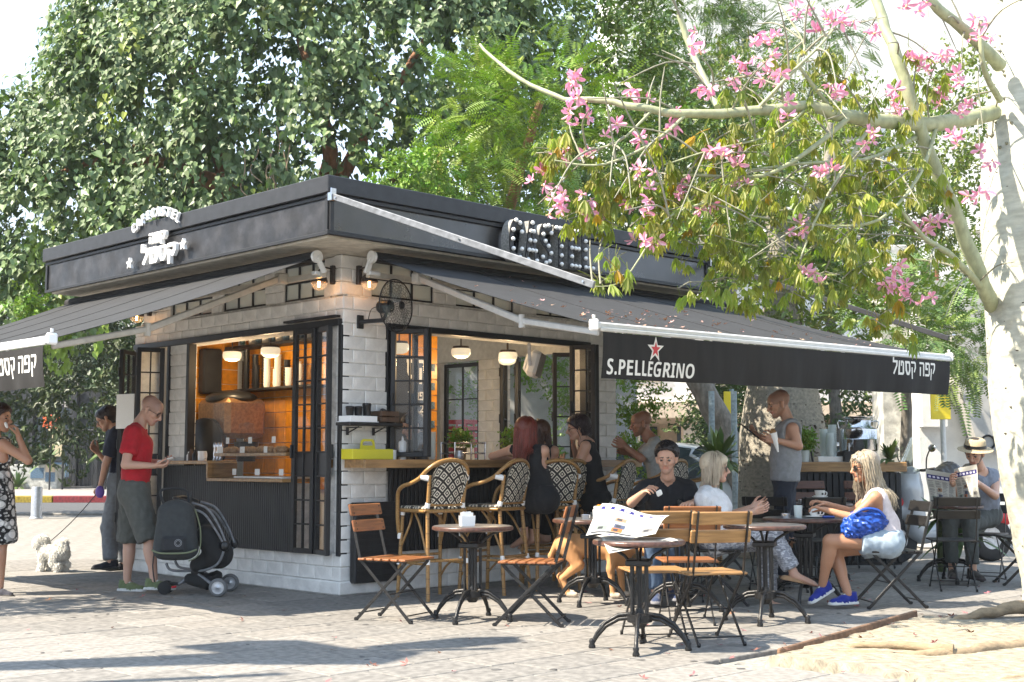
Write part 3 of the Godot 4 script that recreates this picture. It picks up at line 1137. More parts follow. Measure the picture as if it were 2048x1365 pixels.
func hand_mesh(curl: float, pal: Array, spread := .12) -> MB:   # wrist at the origin, fingers along +y, palm towards +z, thumb towards +x
	var p := [[V(-.022, .012, 0), V(-.03, .08, 0), .0145, .0125, .015, 0], [V(0, .0, 0), V(0, .085, 0), .0175, .013, .015, 0], [V(.022, .012, 0), V(.03, .082, 0), .0145, .0125, .015, 0], [V(0, -.03, 0), V(0, .01, 0), .027, .022, .02, 0]]
	for i in 4:
		var x: float = [.031, .0105, -.0105, -.031][i]
		var le: float = [.072, .08, .074, .058][i]
		var q := V(x, .085, 0)
		var a := curl * .55
		for s in 3:
			var d := V(sin(spread * (1.5 - i)) * .8 * cos(a), cos(a), sin(a))
			var e: Vector3 = q + d * le * [.45, .32, .25][s]
			p.append([q, e, .0088 - s * .0008, .008 - s * .0008, .004, 0])
			q = e
			a += curl * .75
	var t := V(.03, .022, .006)
	for s in 3:
		var e := t + V([.022, .012, -.004][s], [.03, .028, .026][s], .006 + curl * [.008, .012, .012][s])
		p.append([t, e, .012 - s * .0015, .0105 - s * .0015, .006, 0])
		t = e
	return sdf(p, .005, pal)

func shoe_mesh(c0: Color, sole: Color, wedge := 0.0) -> MB:   # ankle above the origin, toe towards +z
	var floor_ := [[V(0, 0, 0), V(0, -1, 0)]]
	var top := [[V(0, .026, 0), V(0, 1, 0)], [V(0, 0, 0), V(0, -1, 0)]]
	var p := []
	if wedge == 0:
		p = [[V(0, .05, -.045), V(0, .035, .06), .04, .042, .03, 0, floor_], [V(0, .032, .06), V(.004, .022, .165), .042, .034, .03, 0, floor_], [V(0, .05, -.03), V(0, .095, -.035), .042, .043, .02, 0, [[V(0, .1, 0), V(0, 1, .12)]]],
			[V(0, .0, -.05), V(.003, 0, .165), .05, .047, .002, 1, top], [V(-.004, .088, .01), V(0, .062, .09), .012, .012, .004, 1]]
	else:
		p = [[V(0, .0, -.06), V(0, .0, .15), .045, .044, .005, 1, [[V(0, .025 + wedge * .45, 0), V(0, .93, .32)], [V(0, 0, 0), V(0, -1, 0)]]]]
	return sdf(p, .006, [c0, sole])

func basis_from(y: Vector3, z: Vector3) -> Basis:
	y = y.normalized()
	z = (z - y * z.dot(y)).normalized()
	return Basis(y.cross(z), y, z)

func cloth(called: String, r: float, g: float, b: float, rough := .9) -> StandardMaterial3D:
	if not M.has(called):
		var m := mat(called, r, g, b, rough, 0, .18, .35, .05)
		m.rim_enabled = true
		m.rim = .25
	return M[called]

# o: yaw of the face, of the trunk, pitch, roll, skin, sex, hair ..., top, bottom, shoes
func person(key: String, label: String, o: Dictionary) -> Node3D:
	var src: Dictionary = PJ[key]
	var J := {}
	for k in src:
		if k != "at": J[k] = V(src[k][0], src[k][1], src[k][2])
	var root := thing("person", label, "person", at(V(src.at[0], 0, src.at[1])))
	var fem: bool = o.get("fem", false)
	var g: float = o.get("girth", .9 if fem else 1.0)
	var skin: Color = o.get("skin", Color(.50, .29, .20))
	var pal := [skin, skin.lerp(Color(.40, .09, .08), .38), Color(.34, .32, .3), Color(.03, .022, .018) if not o.has("brow") else o.brow, skin.lerp(Color(.05, .04, .035), o.get("stubble", 0.0)), skin.lerp(Color(.045, .03, .022), o.get("beard", 0.0))]
	var fy := deg_to_rad(o.get("face", 0.0))
	var hb := Basis(Vector3.UP, fy) * Basis(Vector3.RIGHT, deg_to_rad(o.get("pitch", 0.0))) * Basis(Vector3.BACK, deg_to_rad(o.get("roll", 0.0)))
	var hs: float = o.get("head", .94 if fem else 1.0)
	var hx := Transform3D(hb.scaled(Vector3.ONE * hs), J.head)
	hx.basis = hb * Basis.from_scale(Vector3.ONE * hs)
	var fwd := Basis(Vector3.UP, deg_to_rad(o.get("trunk", o.get("face", 0.0)))).z
	var axis: Vector3 = (J.neck - J.hip).normalized()
	fwd = (fwd - axis * fwd.dot(axis)).normalized()
	var side: Vector3 = (J.shN - J.shF).normalized()
	var hside: Vector3 = (J.hipN - J.hipF).normalized()
	var chest: Vector3 = J.neck.lerp(J.hip, .3) + fwd * .02
	var waist: Vector3 = J.neck.lerp(J.hip, .68) + fwd * (.01 - o.get("slouch", 0.0))
	var hip: Vector3 = J.hip
	var cw: float = .078 * g
	# prims of the trunk at a given swelling
	var trunk := func(e: float, hem: Array, ci := 0) -> Array:
		var p := []
		for s in [-1.0, 1.0]:
			p.append([chest + side * s * cw, waist + side * s * .058 * g, .098 * g + e, (.082 if fem else .096) * g + e, .05, ci, hem])
			p.append([waist + side * s * .058 * g, hip + hside * s * .07, (.084 if fem else .096) * g + e, .102 * (1.0 if fem else g) + e, .05, ci, hem])
			p.append([J.neck - axis * .045 + side * s * .03, (J.shN if s > 0 else J.shF) as Vector3, .05 * g + e, .05 * g + e, .05, ci, hem])
			if fem: p.append([chest + fwd * .07 - axis * .03 + side * s * .07, chest + fwd * .075 - axis * .04 + side * s * .07, .058 + e, .055 + e, .04, ci, hem])
		return p
	var body: Array = trunk.call(0.0, [])
	body.append([J.neck - axis * .03, hx * V(0, -.09, -.03), .058 * g, .05 * g, .04, 0])
	for s in ["N", "F"]:
		body.append([J["sh" + s], J["el" + s], .052 * g, .039 * g, .03, 0])
		body.append([J["el" + s], J["wr" + s], .041 * g, .027 * g, .012, 0])
		var kn: Vector3 = J["kn" + s]
		var an: Vector3 = J["an" + s]
		var hp: Vector3 = J["hip" + s]
		body.append([hp, kn, .088, .056, .03, 0])
		body.append([kn, an, .054, .034, .02, 0])
		var bk := (hp - kn).normalized() + (an - kn).normalized()
		body.append([kn.lerp(an, .22) + bk.normalized() * .018, kn.lerp(an, .45) + bk.normalized() * .012, .05, .042, .03, 0])
		if o.get("bare_feet", false):
			var td: Vector3 = o.get("toe" + s, Basis(Vector3.UP, deg_to_rad(o.get("trunk", 0.0))).z)
			body.append([an - V(0, .025, 0), an + td.normalized() * .16 - V(0, .055, 0), .036, .024, .02, 0])
			for i in 4: body.append([an + td * .15 - V(0, .055, 0) + td.cross(Vector3.UP) * (.03 - i * .018), an + td * .2 - V(0, .062, 0) + td.cross(Vector3.UP) * (.034 - i * .02), .011, .009, .004, 0])
	var bm := sdf(body, .0145, pal)
	bm.take(head_mesh("f" if fem else ("b" if o.get("stubble", 0.0) > 0 else "m"), pal), hx)
	for s in ["N", "F"]:
		var d: Vector3 = o.get("hand" + s, J["wr" + s] - J["el" + s])
		var pn: Vector3 = o.get("palm" + s, -fwd - Vector3.UP * .5)
		var b := basis_from(d, pn)
		var left := side.cross(Vector3.UP).dot(fwd) > 0   # whether the near side is the person's left
		if (s == "N") == left: b.x = -b.x
		bm.take(hand_mesh(o.get("curl" + s, .6), pal), Transform3D(b * Basis.from_scale(Vector3.ONE * (.9 if fem else 1.0)), J["wr" + s]))
	put(bm, "body", skin_mat(), root)
	# clothes
	var top: Dictionary = o.get("top", {})
	if top:
		var e: float = top.get("loose", .014)
		var hem_at: Vector3 = waist.lerp(hip, top.get("hem", 1.2))
		var hem := [[hem_at, (hip - waist).normalized()]]
		var p: Array = trunk.call(e, hem)
		var sl: float = top.get("sleeve", .7)
		for s in ["N", "F"]:
			var a: Vector3 = J["sh" + s]
			var b: Vector3 = J["el" + s]
			if sl > 0:
				var c := a.lerp(b, sl)
				p.append([a, b, .052 * g + e + .004, .045 * g + e + .014, .03, 0, [[c, (b - a).normalized()]] + hem])
		if top.has("skirt"):
			var kn: Vector3 = (J.knN + J.knF) / 2
			var low := hip.lerp(kn, top.skirt)
			p.append([waist - axis * .06, low + (kn - hip) * .2, .13, .155, .06, 0, [[low, (kn - hip).normalized()]]])
			for s in ["N", "F"]: p.append([J["hip" + s], J["kn" + s], .115, .1, .08, 0, [[low, (kn - hip).normalized()]]])
			for i in p.size(): if p[i].size() > 6 and p[i][6].size() and p[i][6][-1] == hem[0]: p[i][6] = []
		if top.get("collar", 0): p.append([J.neck - axis * .03 + fwd * .01, J.neck + axis * .035, .068 * g, .072 * g, .02, 0, [[J.neck + axis * .03, (axis - fwd * .35).normalized()]]])
		var cut := []
		var nk: float = top.get("neck", .07)
		cut.append([J.neck + axis * .12 + fwd * .02, J.neck - axis * .0 + fwd * .035, nk + .012, nk, .01, -1])
		if top.get("vee", 0.0) > 0: cut.append([J.neck + axis * .06 + fwd * .1, J.neck - axis * top.vee + fwd * .12, .075, .02, .01, -1])
		if sl <= 0:
			for s in ["N", "F"]:
				var q: Vector3 = J["sh" + s]
				var os: Vector3 = (q - J.neck).normalized()
				cut.append([q + os * .10 + Vector3.UP * .12, q + os * .045 - axis * .09, .10, .075, .01, -1])
		put(sdf(p, .0145, [Color.WHITE], cut, top.get("fold", .007), 11), top.get("name", "shirt"), top.mat, root)
	var bot: Dictionary = o.get("bottom", {})
	if bot:
		var p := []
		var e: float = bot.get("loose", .012)
		var up := [[waist.lerp(hip, bot.get("rise", .45)), -(hip - waist).normalized()]]
		for s in [-1.0, 1.0]: p.append([waist + side * s * .058 * g, hip + hside * s * .07, .098 * g + e, .115 * (1.0 if fem else g) + e, .05, 0, up])
		var le: float = bot.get("len", 1.92)
		for s in ["N", "F"]:
			var hp: Vector3 = J["hip" + s]
			var kn: Vector3 = J["kn" + s]
			var an: Vector3 = J["an" + s]
			var fl: float = bot.get("flare", 0.0)
			if le <= 1.0:
				p.append([hp, kn, .095 + e, .062 + e + fl, .03, 0, [[hp.lerp(kn, le), (kn - hp).normalized()]]])
			else:
				p.append([hp, kn, .092 + e, .06 + e + fl, .03, 0])
				p.append([kn, kn.lerp(an, minf(le - 1.0, 1.0) + .08), .06 + e + fl * .7, .043 + e + fl, .02, 0, [[kn.lerp(an, le - 1.0), (an - kn).normalized()]]])
		put(sdf(p, .0145, [Color.WHITE], [], bot.get("fold", .009), 10), bot.get("name", "trousers"), bot.mat, root)
	if o.has("shoes"):
		for s in ["N", "F"]:
			var td: Vector3 = o.get("toe" + s, Basis(Vector3.UP, deg_to_rad(o.get("trunk", 0.0))).z)
			var an: Vector3 = J["an" + s]
			var up: Vector3 = o.get("up" + s, Vector3.UP)
			var b := basis_from(up, td)
			var sh: Dictionary = o.shoes
			var m := shoe_mesh(sh.color, sh.sole, sh.get("wedge", 0.0))
			put(m, sh.get("name", "shoe"), vcol(cloth("shoe_cloth", 1, 1, 1)), root, Transform3D(b * Basis.from_scale(Vector3.ONE * sh.get("size", .95)), an - up.normalized() * .075))
	if o.has("hair"): hair(root, hx, o.hair, J, fwd)
	if o.has("glasses"): glasses(root, hx, o.glasses)
	return root

func hair(root: Node3D, hx: Transform3D, h: Dictionary, J: Dictionary, fwd: Vector3) -> void:
	var c: Color = h.color
	var c2: Color = h.get("tip", c)
	if not M.has("hair"):
		var m := vcol(mat("hair", 1, 1, 1, .42))
		m.anisotropy_enabled = false
		m.rim_enabled = true
		m.rim = .06
	var m := MB.new()
	var thick_: float = h.get("thick", .013)
	var line: float = h.get("line", .06)
	var front := [[V(0, line, .088), V(0, -.72, .69)]]
	var p := [[V(0, .05, -.034), V(0, .046, .024), .08 + thick_, .07 + thick_, .03, 0, front + [[V(0, h.get("nape", -.075), 0), V(0, -1, 0)]]], [V(0, .02, -.045), V(0, -.05, -.05), .07 + thick_ * .5, .05 + thick_ * .3, .02, 0, [[V(0, h.get("nape", -.075), 0), V(0, -1, 0)], [V(0, 0, -.01), V(0, 0, 1)]]]]
	if h.has("side"): for s in [-1.0, 1.0]: p.append([V(s * .068, .03, -.012), V(s * .074, h.side, -.005), .028, .03, .02, 0, [[V(0, h.side - .01, 0), V(0, -1, .1)]]])
	if h.has("fringe"): p.append([V(-.045, .075, .068), V(.045, .075, .068), .032, .032, .02, 0, [[V(0, h.fringe, 0), V(0, -1, 0)]]])
	if h.has("bun"): p.append([V(0, .06, -.1), V(0, .02, -.13), .035, .04, .03, 0])
	m.take(sdf(p, .006, [c], [], h.get("rough", .004), 45), hx)
	var n: int = h.get("strands", 0)
	var le: float = h.get("len", .2)
	var R := .086 + thick_ * .6
	var cen := hx * V(0, .045, -.008)
	var down := Vector3.DOWN
	var back := -hx.basis.z.normalized()
	for i in n:
		var d := V(rf(-1, 1), rf(-.25, 1), rf(-1, .62)).normalized()
		if h.has("fringe") and rng.randf() < .12: d = V(rf(-.5, .5), rf(.5, .8), rf(.5, .8)).normalized()
		elif d.z > .35 and d.y < .55: d.z = -d.z
		var q := cen + hx.basis * (d * R)
		var pts := [q]
		var wob: Vector3 = V(rf(-1, 1), rf(-.2, .2), rf(-1, 1)) * h.get("wave", .01)
		var ph := rf(0, TAU)
		var L := le * rf(.8, 1.08)
		if d.z > .5: L = .075
		var N := 9
		var vel: Vector3 = (down + back * h.get("back", .3) * (1.0 if d.z < .5 else -.5)).normalized()
		for s in N:
			vel = (vel + down * .25).normalized()
			q += vel * L / N
			var w := q - cen
			var rr := R + .004
			if w.length() < rr: q = cen + w.normalized() * rr
			# rest on the back and the shoulders
			for b in [[J.neck, .07], [J.shN, .068], [J.shF, .068], [J.neck.lerp(J.hip, .3), .135], [J.neck.lerp(J.hip, .5), .12]]:
				var u: Vector3 = q - b[0]
				if u.length() < b[1]: q = b[0] + u.normalized() * b[1]
			pts.append(q + wob * sin(ph + s * h.get("curl", .7)) * (s + 2.0) / N)
		var k := rf(.62, 1.15)
		m.col = c.lerp(c2, rf(.2, 1)) * k
		var wd: float = h.get("width", .006) * rf(.7, 1.3)
		var rad := []
		for s in N + 1: rad.append(wd * (1.0 - .75 * pow(float(s) / N, 2.5)))
		m.tube(pts, rad, 4, false)
	m.col = Color.WHITE
	put(m, "hair", M.hair, root)

func glasses(root: Node3D, hx: Transform3D, kind: String) -> void:
	var m := MB.new()
	m.x = hx
	var sun := kind == "sun"
	for s in [-1.0, 1.0]:
		var ring := []
		for i in 13:
			var a := TAU * i / 12
			ring.append(V(s * .034 + cos(a) * (.028 if sun else .024), .0 + sin(a) * (.021 if sun else .016), .103 - absf(s * .034 + cos(a) * .026) * .18))
		m.tube(ring, .0032 if sun else .0024, 5)
		m.tube([V(s * .062, .006, .09), V(s * .085, .008, .02), V(s * .086, -.008, -.02)], .0035 if sun else .0022, 5)
		if sun:
			m.face(ring.slice(0, 12))
	m.tube([V(-.009, .004, .101), V(.009, .004, .101)], .0025, 5)
	put(m, "sunglasses" if sun else "glasses", M.plastic_black, root)
# joints of the figures, metres from the ground below each hip: N is the limb nearer the square's front
const PJ := {
	"left_woman": {"at": [-4.54, -11.50], "head": [-.002, 1.535, .0], "neck": [-.026, 1.359, .0], "shN": [.105, 1.304, .150], "shF": [.005, 1.326, -.150], "elN": [.328, 1.165, .150], "wrN": [.219, 1.374, .100], "elF": [-.070, 1.085, -.250], "wrF": [.048, .931, -.100], "hip": [.000, .889, .0], "hipN": [.034, .891, .085], "hipF": [-.034, .888, -.085], "knN": [.079, .457, .050], "anN": [.081, .065, .050], "knF": [-.006, .448, -.100], "anF": [-.055, .055, -.150]},
	"red_man": {"at": [-3.39, -11.72], "head": [.133, 1.619, .0], "neck": [.024, 1.480, .0], "shN": [.023, 1.404, .175], "shF": [-.061, 1.430, -.175], "elN": [-.003, 1.130, .270], "wrN": [.229, 1.121, .220], "elF": [.004, 1.152, -.230], "wrF": [.235, 1.148, .0], "hip": [.000, .884, .0], "hipN": [.025, .886, .085], "hipF": [-.025, .883, -.085], "knN": [.182, .460, .100], "anN": [.232, .108, .120], "knF": [-.066, .433, -.130], "anF": [-.079, .072, -.130]},
	"navy_man": {"at": [-4.21, -14.00], "head": [-.154, 1.619, .0], "neck": [-.039, 1.538, .0], "shN": [-.004, 1.443, .175], "shF": [-.134, 1.473, -.175], "elN": [-.088, 1.126, .200], "wrN": [-.155, .889, .150], "elF": [-.207, 1.153, -.250], "wrF": [-.288, 1.261, -.150], "hip": [.000, .923, .0], "hipN": [.026, .925, .085], "hipF": [-.026, .922, -.085], "knN": [-.058, .466, .100], "anN": [-.021, .103, .150], "knF": [.026, .456, -.100], "anF": [.027, .064, -.150]},
	"tank_woman": {"at": [.83, -12.55], "head": [-.193, 1.474, .0], "neck": [-.093, 1.359, .0], "shN": [-.131, 1.304, .150], "shF": [-.133, 1.327, -.150], "elN": [-.236, 1.058, .150], "wrN": [-.332, 1.152, -.050], "elF": [-.165, 1.079, -.300], "wrF": [-.230, 1.308, -.150], "hip": [.000, .794, .0], "hipN": [-.006, .797, .085], "hipF": [.006, .792, -.085], "knN": [-.276, .755, -.050], "anN": [-.234, .463, -.150], "knF": [-.216, .766, -.300], "anF": [-.138, .449, -.400]},
	"bald_man": {"at": [1.53, -13.00], "head": [-.237, 1.536, .0], "neck": [-.128, 1.396, .0], "shN": [-.123, 1.309, .175], "shF": [-.105, 1.334, -.175], "elN": [-.265, 1.187, .200], "wrN": [-.416, 1.310, .150], "elF": [-.225, 1.203, -.300], "wrF": [-.376, 1.253, -.200], "hip": [.000, .806, .0], "hipN": [-.010, .808, .085], "hipF": [.010, .804, -.085], "knN": [-.268, .784, .100], "anN": [-.243, .366, .050], "knF": [-.219, .777, -.150], "anF": [-.193, .351, -.200]},
	"camo_woman": {"at": [1.65, -10.75], "head": [.025, 1.099, .0], "neck": [-.035, .947, .0], "shN": [-.084, .850, .155], "shF": [-.021, .857, -.155], "elN": [.060, .689, .150], "wrN": [.312, .752, .130], "elF": [.138, .692, -.250], "wrF": [.361, .777, -.200], "hip": [.000, .508, .0], "hipN": [-.013, .513, .085], "hipF": [.013, .502, -.085], "knN": [.457, .582, .100], "anN": [.622, .269, .150], "knF": [.475, .514, -.100], "anF": [.447, .018, -.050]},
	"standing_man": {"at": [2.51, -12.00], "head": [-.042, 1.690, .0], "neck": [.052, 1.529, .0], "shN": [.040, 1.455, .175], "shF": [.097, 1.483, -.175], "elN": [.086, 1.297, .200], "wrN": [-.127, 1.350, .250], "elF": [-.009, 1.301, -.200], "wrF": [-.204, 1.388, -.100], "hip": [.000, 1.015, .0], "hipN": [-.018, 1.016, .085], "hipF": [.018, 1.014, -.085], "knN": [-.066, .551, .100], "anN": [-.057, .103, .100], "knF": [.035, .541, -.100], "anF": [.058, .104, -.100]},
	"long_hair_woman": {"at": [3.01, -10.50], "head": [-.173, 1.108, .0], "neck": [-.089, .960, .0], "shN": [-.138, .872, .155], "shF": [-.068, .880, -.155], "elN": [-.307, .714, .120], "wrN": [-.510, .774, .050], "elF": [-.213, .743, -.250], "wrF": [-.450, .814, -.200], "hip": [.000, .519, .0], "hipN": [-.024, .524, .085], "hipF": [.024, .513, -.085], "knN": [-.483, .527, .080], "anN": [-.532, .171, .0], "knF": [-.417, .441, -.100], "anF": [-.339, .105, .050]},
	"redhead": {"at": [.25, -11.80], "head": [-.119, 1.436, -.150], "neck": [-.088, 1.298, -.100], "shN": [-.253, 1.262, -.200], "shF": [.037, 1.256, .0], "elN": [-.436, 1.208, -.450], "wrN": [-.272, 1.181, -.650], "elF": [.081, 1.152, -.300], "wrF": [-.010, 1.171, -.600], "hip": [.000, .815, .0], "hipN": [-.062, .814, -.050], "hipF": [.062, .817, .050], "knN": [-.155, .792, -.350], "anN": [-.133, .477, -.300], "knF": [-.029, .786, -.400], "anF": [-.062, .458, -.400]},
	"brown_friend": {"at": [.35, -12.40], "head": [-.096, 1.425, -.100], "neck": [-.063, 1.305, -.100], "shN": [-.177, 1.248, -.150], "shF": [.049, 1.257, .0], "elN": [-.224, 1.152, -.350], "wrN": [-.164, 1.182, -.400], "elF": [.074, 1.152, -.200], "wrF": [-.027, 1.182, -.400], "hip": [.000, .798, .0], "hipN": [-.060, .797, -.050], "hipF": [.055, .800, .050], "knN": [-.102, .774, -.350], "anN": [-.079, .441, -.350], "knF": [.000, .769, -.350], "anF": [-.006, .427, -.350]},
	"black_shirt_man": {"at": [1.31, -11.10], "head": [-.023, 1.181, .250], "neck": [.002, 1.022, .100], "shN": [-.180, .934, .100], "shF": [.169, .934, .100], "elN": [-.317, .818, .250], "wrN": [-.240, .909, .480], "elF": [.215, .795, .300], "wrF": [.123, .819, .550], "hip": [.000, .550, .0], "hipN": [-.085, .541, .0], "hipF": [.085, .541, .0], "knN": [-.177, .545, .500], "anN": [-.153, .106, .500], "knF": [.013, .545, .500], "anF": [-.001, .115, .350]},
	"hat_man": {"at": [4.64, -12.90], "head": [-.148, 1.239, .250], "neck": [-.040, 1.089, .100], "shN": [-.212, 1.021, .150], "shF": [.131, 1.020, .0], "elN": [-.372, .843, .400], "wrN": [-.510, .966, .650], "elF": [.032, .830, .250], "wrF": [-.240, .959, .550], "hip": [.000, .638, .0], "hipN": [-.097, .630, .050], "hipF": [.097, .626, -.050], "knN": [-.421, .591, .280], "anN": [-.401, .122, .250], "knF": [-.253, .566, .350], "anF": [-.235, .116, .350]},
	"barista": {"at": [-.85, -12.60], "head": [-.110, 1.504, .0], "neck": [-.032, 1.417, .0], "shN": [-.002, 1.367, .150], "shF": [-.065, 1.373, -.200], "elN": [.072, 1.166, .250], "wrN": [.029, .977, .150], "elF": [-.067, 1.128, -.250], "wrF": [-.098, .982, -.150], "hip": [.000, .960, .0], "hipN": [.005, .962, .080], "hipF": [-.005, .959, -.080], "knN": [.009, .559, .100], "anN": [.012, .182, .100], "knF": [.006, .549, -.100], "anF": [.008, .166, -.100]},
}
func ramp_tex(freq: float, cols: Array, stops: Array, seed_: int, oct := 3) -> NoiseTexture2D:
	var f := FastNoiseLite.new()
	f.frequency = freq
	f.seed = seed_
	f.fractal_octaves = oct
	var t := NoiseTexture2D.new()
	t.width = 256
	t.height = 256
	t.seamless = true
	t.noise = f
	var g := Gradient.new()
	g.interpolation_mode = Gradient.GRADIENT_INTERPOLATE_CONSTANT
	g.offsets = PackedFloat32Array(stops)
	g.colors = PackedColorArray(cols)
	t.color_ramp = g
	return t

func dots_tex() -> ImageTexture:
	var im := Image.create(256, 256, false, Image.FORMAT_RGB8)
	im.fill(Color(.07, .065, .07))
	var r := RandomNumberGenerator.new()
	r.seed = 4
	var put_ := []
	for k in 230:
		var c := Vector2(r.randf() * 256, r.randf() * 256)
		var rad: float = [22.0, 14.0, 9.0, 6.0][mini(3, k / 14)] * r.randf_range(.8, 1.1)
		var ok := true
		for q in put_:
			var d: Vector2 = (q[0] - c).abs()
			d = Vector2(minf(d.x, 256 - d.x), minf(d.y, 256 - d.y))
			if d.length() < q[1] + rad + 3: ok = false
		if not ok: continue
		put_.append([c, rad])
		for y in range(int(c.y - rad), int(c.y + rad) + 1):
			for x in range(int(c.x - rad), int(c.x + rad) + 1):
				if Vector2(x, y).distance_to(c) < rad: im.set_pixel(posmod(x, 256), posmod(y, 256), Color(.88, .87, .85))
	return ImageTexture.create_from_image(im)

func people() -> void:
	var dots := cloth("dotted_cloth", 1, 1, 1)
	dots.albedo_texture = dots_tex()
	dots.uv1_scale = Vector3.ONE * 2.4
	var camo := cloth("camo_cloth", 1, 1, 1)
	camo.albedo_texture = ramp_tex(.03, [Color(.42, .43, .46), Color(.62, .63, .66), Color(.80, .81, .83), Color(.53, .54, .58)], [0, .42, .5, .62], 5)
	camo.uv1_scale = V(1, 2, 1) * 1.6
	var denim := cloth("pale_denim", .38, .47, .56)
	var jeans := cloth("blue_jeans", .06, .1, .17)
	var red := cloth("red_pique", .48, .008, .02, .85)
	var light := Color(.52, .30, .21)
	var tan_ := Color(.40, .20, .115)
	person("left_woman", "woman in a black dress with white dots holding a tissue to her mouth", {"fem": true, "face": 82, "trunk": 62, "skin": Color(.42, .22, .14), "head": 1.0, "palmN": V(-1, 0, .2), "handN": V(-.25, 1, 0), "curlN": 1.0,
		"top": {"mat": dots, "name": "dress", "sleeve": 0.0, "skirt": .98, "vee": .1, "neck": .075, "fold": .006}, "hair": {"color": Color(.035, .012, .01), "thick": .024, "strands": 130, "len": .1, "back": .5}, "shoes": {"color": Color(.03, .03, .04), "sole": Color(.05, .04, .035), "name": "sandal", "size": .8}})
	person("navy_man", "man in a navy T-shirt and grey jeans walking a small white dog on a leash", {"face": -82, "pitch": 26, "trunk": -75, "skin": Color(.42, .23, .15), "palmN": V(0, 0, -1), "curlN": 1.1, "slouch": .04, "beard": .25, "glasses": "clear",
		"top": {"mat": cloth("navy_tee", .012, .016, .035), "sleeve": .72, "hem": 1.3}, "bottom": {"mat": cloth("grey_jeans", .19, .205, .22), "flare": .02}, "hair": {"color": Color(.02, .014, .012), "thick": .012, "bun": 1}, "shoes": {"color": Color(.014, .014, .02), "sole": Color(.02, .02, .022)},
		"toeN": V(-1, 0, .15), "toeF": V(-.75, 0, .65)})
	person("red_man", "shaven-headed man in a red polo shirt looking down at a phone in his hands", {"face": 84, "pitch": 30, "trunk": 82, "skin": Color(.52, .31, .23), "stubble": .35, "beard": .12, "glasses": "clear", "palmN": V(.2, 1, -.3), "palmF": V(.2, .8, .6), "curlN": .9, "curlF": .8,
		"top": {"mat": red, "name": "polo_shirt", "sleeve": .66, "hem": 1.32, "collar": 1, "neck": .058, "loose": .018}, "bottom": {"mat": cloth("olive_shorts", .10, .105, .095), "name": "shorts", "len": .99, "flare": .022, "loose": .024, "fold": .012}, "shoes": {"color": Color(.15, .19, .09), "sole": Color(.72, .71, .68)},
		"toeN": V(1, 0, .12), "toeF": V(1, 0, .3)})
	person("barista", "barista in a dark T-shirt bending behind the counter inside the kiosk", {"face": -60, "pitch": 20, "trunk": -70, "skin": light, "top": {"mat": cloth("slate_tee", .035, .038, .046), "sleeve": .75}, "bottom": {"mat": jeans}, "hair": {"color": Color(.02, .015, .012)}})
	person("redhead", "woman with long red hair seen from behind, leaning on the bar counter", {"fem": true, "face": 158, "trunk": -140, "skin": light, "palmN": V(0, -1, 0), "palmF": V(0, -1, 0), "curlN": .3, "bare_feet": true, "toeN": V(-.6, -.25, -.6), "toeF": V(-.6, -.25, -.6),
		"top": {"mat": cloth("black_tank", .012, .012, .014), "sleeve": 0.0, "neck": .1, "hem": 1.2}, "bottom": {"mat": cloth("black_cloth", .012, .012, .014), "len": 1.75}, "hair": {"color": Color(.14, .028, .018), "tip": Color(.26, .05, .03), "thick": .016, "width": .0042, "strands": 420, "len": .36, "wave": .014, "back": .4}})
	person("brown_friend", "brown-haired woman at the bar half hidden behind the red-haired woman", {"fem": true, "face": -130, "trunk": -135, "skin": light, "bare_feet": true,
		"top": {"mat": cloth("black_tank", 0, 0, 0), "sleeve": 0.0}, "bottom": {"mat": cloth("black_cloth", 0, 0, 0)}, "hair": {"color": Color(.07, .03, .016), "thick": .018, "strands": 140, "len": .26, "wave": .02}})
	person("tank_woman", "woman with short dark hair and glasses in a black tank top on a bar chair", {"fem": true, "face": -86, "pitch": 6, "trunk": -112, "skin": light, "bare_feet": true, "toeN": V(-.6, -.5, .1), "toeF": V(-.6, -.5, -.2), "glasses": "clear", "palmF": V(1, 0, 0), "curlF": .9, "curlN": .8,
		"top": {"mat": cloth("black_tank", 0, 0, 0), "sleeve": 0.0, "hem": .85, "neck": .1}, "bottom": {"mat": cloth("black_cloth", 0, 0, 0), "rise": .72}, "hair": {"color": Color(.022, .01, .012), "thick": .024, "width": .004, "strands": 280, "len": .1, "wave": .02, "back": 1.2}})
	person("bald_man", "bald man in a pale grey T-shirt leaning on the bar's far end", {"face": -84, "pitch": 10, "trunk": -95, "skin": Color(.33, .16, .095), "stubble": .3, "beard": .5, "palmN": V(-.3, 0, 1), "curlN": 1.1,
		"top": {"mat": cloth("grey_tee", .36, .37, .36), "sleeve": .8}, "bottom": {"mat": cloth("charcoal_trousers", .03, .03, .033)}, "shoes": {"color": Color(.03, .03, .03), "sole": Color(.05, .05, .05)}})
	person("black_shirt_man", "dark-haired man in a black V-neck T-shirt facing the camera at a table", {"face": -14, "pitch": 9, "trunk": -4, "skin": light, "beard": .3, "palmN": V(.6, -.4, .3), "curlN": .9, "curlF": .5, "palmF": V(0, -1, 0), "handF": V(-.4, 0, .8),
		"top": {"mat": cloth("black_tee", .013, .013, .017), "sleeve": .78, "vee": .12, "neck": .06}, "bottom": {"mat": jeans}, "hair": {"color": Color(.014, .01, .009), "thick": .019, "line": .096, "rough": .011}, "shoes": {"color": Color(.03, .05, .12), "sole": Color(.2, .2, .22)}, "toeN": V(-.1, 0, 1), "toeF": V(.1, 0, 1)})
